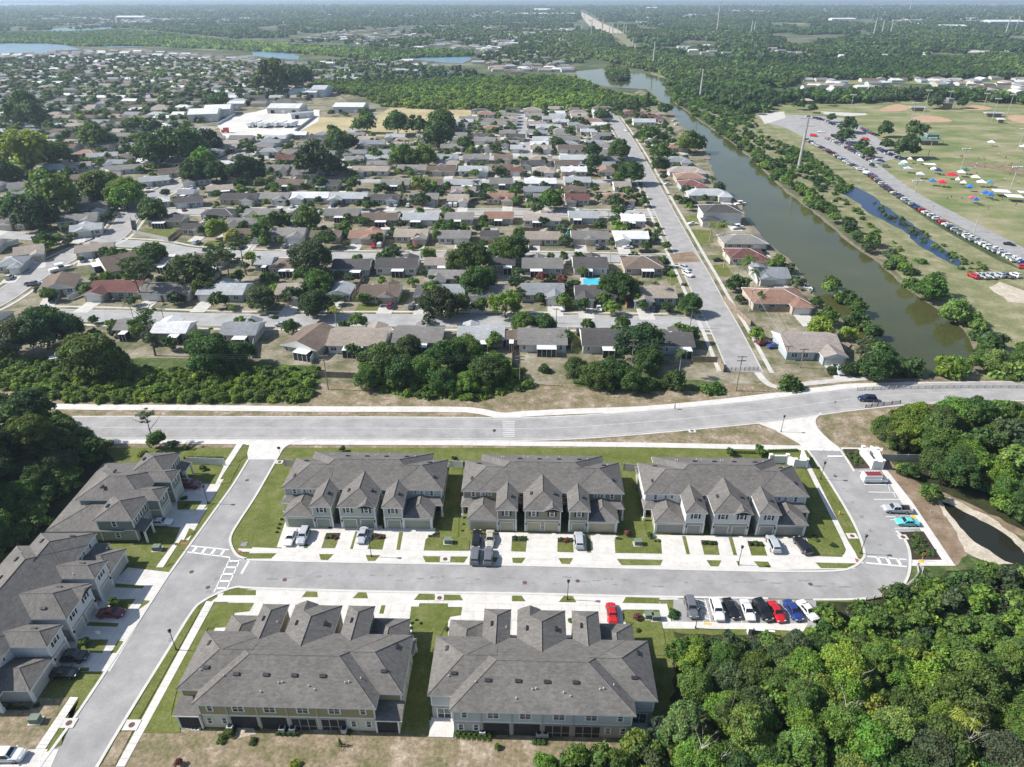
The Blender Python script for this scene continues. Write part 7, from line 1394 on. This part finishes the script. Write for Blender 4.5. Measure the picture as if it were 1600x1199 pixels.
# green lawns in the suburb
for n, pts in ((5,[(860,240),(1000,225),(1140,230),(1060,300),(870,265)]),(5,[(560,400),(680,350),(830,350),(770,400),(620,410)]),(5,[(1270,350),(1300,310),(1390,305),(1360,360)]),(5,[(890,160),(950,145),(960,190),(900,200)]),(7,[(935,445),(1010,455),(1060,540),(1000,590),(950,520)]),(7,[(1055,155),(1150,150),(1170,190),(1090,200)]),(7,[(1210,400),(1310,392),(1320,415),(1220,425)]),(7,[(1240,465),(1330,450),(1390,520),(1270,530)]),(7,[(1010,725),(1140,722),(1150,765),(1020,768)]),(7,[(325,620),(375,620),(385,755),(345,760)]),(6,[(640,700),(810,700),(800,750),(620,755)]),(6,[(880,630),(960,630),(940,690),(890,700)]),(7,[(1080,235),(1250,240),(1260,320),(1150,330)]),(7,[(330,170),(370,180),(370,230),(330,225)]),(7,[(380,880),(545,865),(560,905),(440,905),(430,1010),(385,1010)])):
    sheet('lawn', PW(Z(n, pts)), 'grass', .07, .3, 2)
# small utilities
for n, x, y, l in ((12,1200,995,'green transformer box on the lawn between the sage and olive rows'),(13,785,1005,'green transformer box on the lawn between the olive and white rows'),(11,985,1040,'green transformer box on the lawn before the left rows'),(15,228,912,'pale green transformer box on the rough lawn at the lower left'),(17,855,262,'dark green utility box, left one behind the blue-grey row'),(17,897,272,'grey-green utility box, right one behind the blue-grey row')):
    q = P(*Z(n, [(x, y)])[0]); r = root('transformer_box', (q.x, q.y, .12), .05, l, 'utility box'); m = MB(); m.box(-.85, -.7, 0, .85, .7, .1); m.build('base', 'conc_old', r); m = MB(); m.box(-.65, -.5, .1, .65, .5, .95); m.box(-.68, -.53, .952, .68, .53, 1.02, bottom=True); m.build('cabinet', 'box', r)
for n, x, y, s, l in ((12,1183,1100,1.0,'on the verge left of the olive row'),(14,525,955,1.0,'beside the loop road'),(15,433,925,1.0,'on the left kerb of the long street'),(15,825,937,1.1,'on the right kerb of the long street'),(16,1147,143,.8,'between the verges of the front street'),(12,148,493,.8,'at the left entrance'),(14,842,962,.9,'below the parking bays'),(13,1125,298,.9,'on the avenue kerb'),(14,10,0,.01,'')):
    if not l: continue
    q = P(*Z(n, [(x, y)])[0]); r = root('storm_drain', (q.x, q.y, .14), 0, 'concrete storm drain slab with rusty round lid '+l, 'storm drain', 'storm drains'); m = MB(); m.box(-.95*s, -.75*s, 0, .95*s, .75*s, .06); m.build('slab', 'kerb', r); m = MB(); m.tube((0,0,.06), (0,0,.085), .42, .42, 14); m.build('lid', 'iron', r)
for n, x, y in ((18,265,55),(15,1300,75),(11,1545,605),(11,1198,1178),(12,1500,1110),(17,80,45),(17,410,35),(16,180,28),(14,420,580)):
    q = P(*Z(n, [(x, y)])[0]); m = MB(); m.tube((0,0,0), (0,0,.012), .4, .4, 14); o = m.build('manhole_cover', 'iron', None, (q.x, q.y, .108)); tag(o, 'dark round manhole cover set in the estate asphalt', 'manhole cover', 'manhole covers')
for n, x, y, l in ((16,165,958,'left air conditioner of the pair behind the mustard row'),(16,230,958,'right air conditioner of the pair behind the mustard row'),(16,552,963,'single air conditioner behind the mustard row'),(15,1440,948,'air conditioner beside the patio of the mustard row'),(16,1415,978,'air conditioner in the hedge of the blue-grey row'),(17,168,990,'left air conditioner behind the blue-grey row'),(17,208,990,'right air conditioner behind the blue-grey row')):
    q = P(*Z(n, [(x, y)])[0], .5); r = root('air_conditioner', (q.x, q.y, .08), 0, l, 'air conditioner'); m = MB(); m.box(-.42, -.42, 0, .42, .42, .9); m.build('casing', 'ac', r); m = MB(); m.tube((0,0,.9), (0,0,.93), .33, .33, 12); m.build('fan_grille', 'black', r)
for n, x, y, c_, l in ((14,443,818,'yellow','yellow fire hydrant on the loop road verge'),(14,958,1108,'yellow','yellow diamond warning sign at the end of the side walk'),(15,632,400,'trim','white sale sign post on the lawn of the white row'),(11,1118,1045,'yellow','yellow sign on the verge by the crosswalk'),(13,88,890,'yellow','yellow marker flag at the garage of the olive row'),(14,1008,840,'trim','white sign post on the dirt by the pond'),(12,150,440,'iron','stop sign at the left entrance, seen from behind'),(14,520,395,'trim','small white sign on the dry verge by the entrance'),(12,1490,330,'box','green bus stop sign by the crosswalk'),(14,410,150,'trim','white post on the avenue edge')):
    q = P(*Z(n, [(x, y)])[0]); 
    if 'hydrant' in l:
        r = root('fire_hydrant', (q.x, q.y, .12), 0, l, 'hydrant'); m = MB(); m.tube((0,0,0), (0,0,.6), .13, .12, 8); m.tube((0,0,.6), (0,0,.78), .15, .05, 8); m.tube((-.22,0,.45), (.22,0,.45), .07, .07, 6); m.build('body', 'yellow', r)
    else:
        r = root('sign', (q.x, q.y, .12), 0, l, 'sign'); m = MB(); m.tube((0,0,0), (0,0,1.5), .04, .04, 6); m.build('post', 'metal', r); m = MB(); m.box(-.35, -.04, 1.3, .35, .0, 1.95, bottom=True); m.build('board', c_, r)
# boats at the canal
for x, y, a, s, l in ((1156,321,.3,1.0,'white motor boat at a lift by the two-storey house'),(1253,452,-.9,1.2,'white boat tied beside the tan-orange canal house'),(1152,358,.4,1.0,'pale boat on a trailer by the canal lawn'),(96,423,.75,1.3,'large boat under a white cover beside the winding street'),(97,562,.4,1.0,'white covered boat in the lot above the left thicket'),(1054,190,.3,.8,'small white boat at a dock in the upper canal'),(1058,196,.3,.8,'second small boat at a dock in the upper canal')):
    q = P(x, y); r = root('boat', (q.x, q.y, .25), a, l, 'boat', None, s); m = MB()
    st = [(-3,1.0,.1),(-1,1.15,0),(1,1.1,0),(2.4,.65,.15),(3.2,.05,.4)]
    for (xa,wa,za),(xb,wb,zb) in zip(st, st[1:]):
        for s_ in (-1, 1): m.poly([(xa,s_*wa*.5,za),(xb,s_*wb*.5,zb),(xb,s_*wb,1.0),(xa,s_*wa,.9)])
        m.poly([(xa,-wa*.97,.8),(xb,-wb*.97,.9),(xb,wb*.97,.9),(xa,wa*.97,.8)]); m.poly([(xa,-wa*.5,za),(xb,-wb*.5,zb),(xb,wb*.5,zb),(xa,wa*.5,za)])
    m.poly([(-3,-.5,.1),(-3,.5,.1),(-3,1,.9),(-3,-1,.9)]); m.build('hull', 'trim', r); m = MB(); m.box(-.6, -.5, .85, .8, .5, 1.35); m.build('console', 'carglass', r); m = MB(); m.box(-1.2, -.8, 1.9, 1, .8, 2.0, bottom=True)
    for xx in (-1.1, .9):
        for yy in (-.7, .7): m.tube((xx, yy, .9), (xx, yy, 1.95), .03)
    m.build('canopy_frame', 'alum', r)
for pts, l in (([(1146,318),(1160,318),(1160,330),(1146,330)],'wooden dock behind the two-storey canal house'),([(1258,442),(1270,452),(1266,460),(1254,450)],'dock beside the tan-orange canal house'),([(1100,243),(1110,243),(1110,250),(1100,250)],'small dock in the upper canal'),([(1300,525),(1330,540),(1322,550),(1296,535)],'wooden deck behind the pinkish canal house')):
    pw = PW(pts); r = root('dock', (pw[0].x, pw[0].y, .3), 0, l, 'dock'); m = MB(); m.prism([(p.x-pw[0].x, p.y-pw[0].y) for p in pw], 0, .15); m.build('decking', 'wood', r); m = MB()
    for p in pw: m.tube((p.x-pw[0].x, p.y-pw[0].y, -.3), (p.x-pw[0].x, p.y-pw[0].y, .7), .12)
    m.build('pile', 'wpole', r)
# paved patio pieces behind the mustard row
for i in range(5):
    q = P(*Z(15, [(1160+i*20, 945+i*3)])[0]); m = MB(); m.box(-.4, -.3, 0, .4, .3, .06); o = m.build('stepping_stone', 'concrete', None, (q.x, q.y, .08)); tag(o, 'pale stepping stone beside the screened corner patio of the mustard row', 'stepping stone', 'stepping stones')
sheet('patio', PW(Z(15, [(1460,1000),(1480,950),(1580,925),(1600,990),(1480,1020)])), 'sand', .09); sheet('patio', PW(Z(16, [(1085,905),(1230,920),(1235,970),(1085,965)])), 'concrete', .1)
# ---------------------------------------------------------------- air
hz = bpy.data.materials.new('haze'); hz.use_nodes = True; t = hz.node_tree; t.nodes.remove(t.nodes['Principled BSDF']); v = t.nodes.new('ShaderNodeVolumePrincipled'); v.inputs['Color'].default_value = (.66, .82, 1, 1); v.inputs['Density'].default_value = 1.15e-4; v.inputs['Anisotropy'].default_value = .2
t.links.new(v.outputs[0], t.nodes['Material Output'].inputs['Volume'])
m = MB(); m.box(-43000, -300, -1.2, 43000, 61000, 125, bottom=True); o = ob('haze', m.mesh('haze', [])); o.data.materials.append(hz); o['kind'] = 'stuff'
print('objects', len(bpy.data.objects))
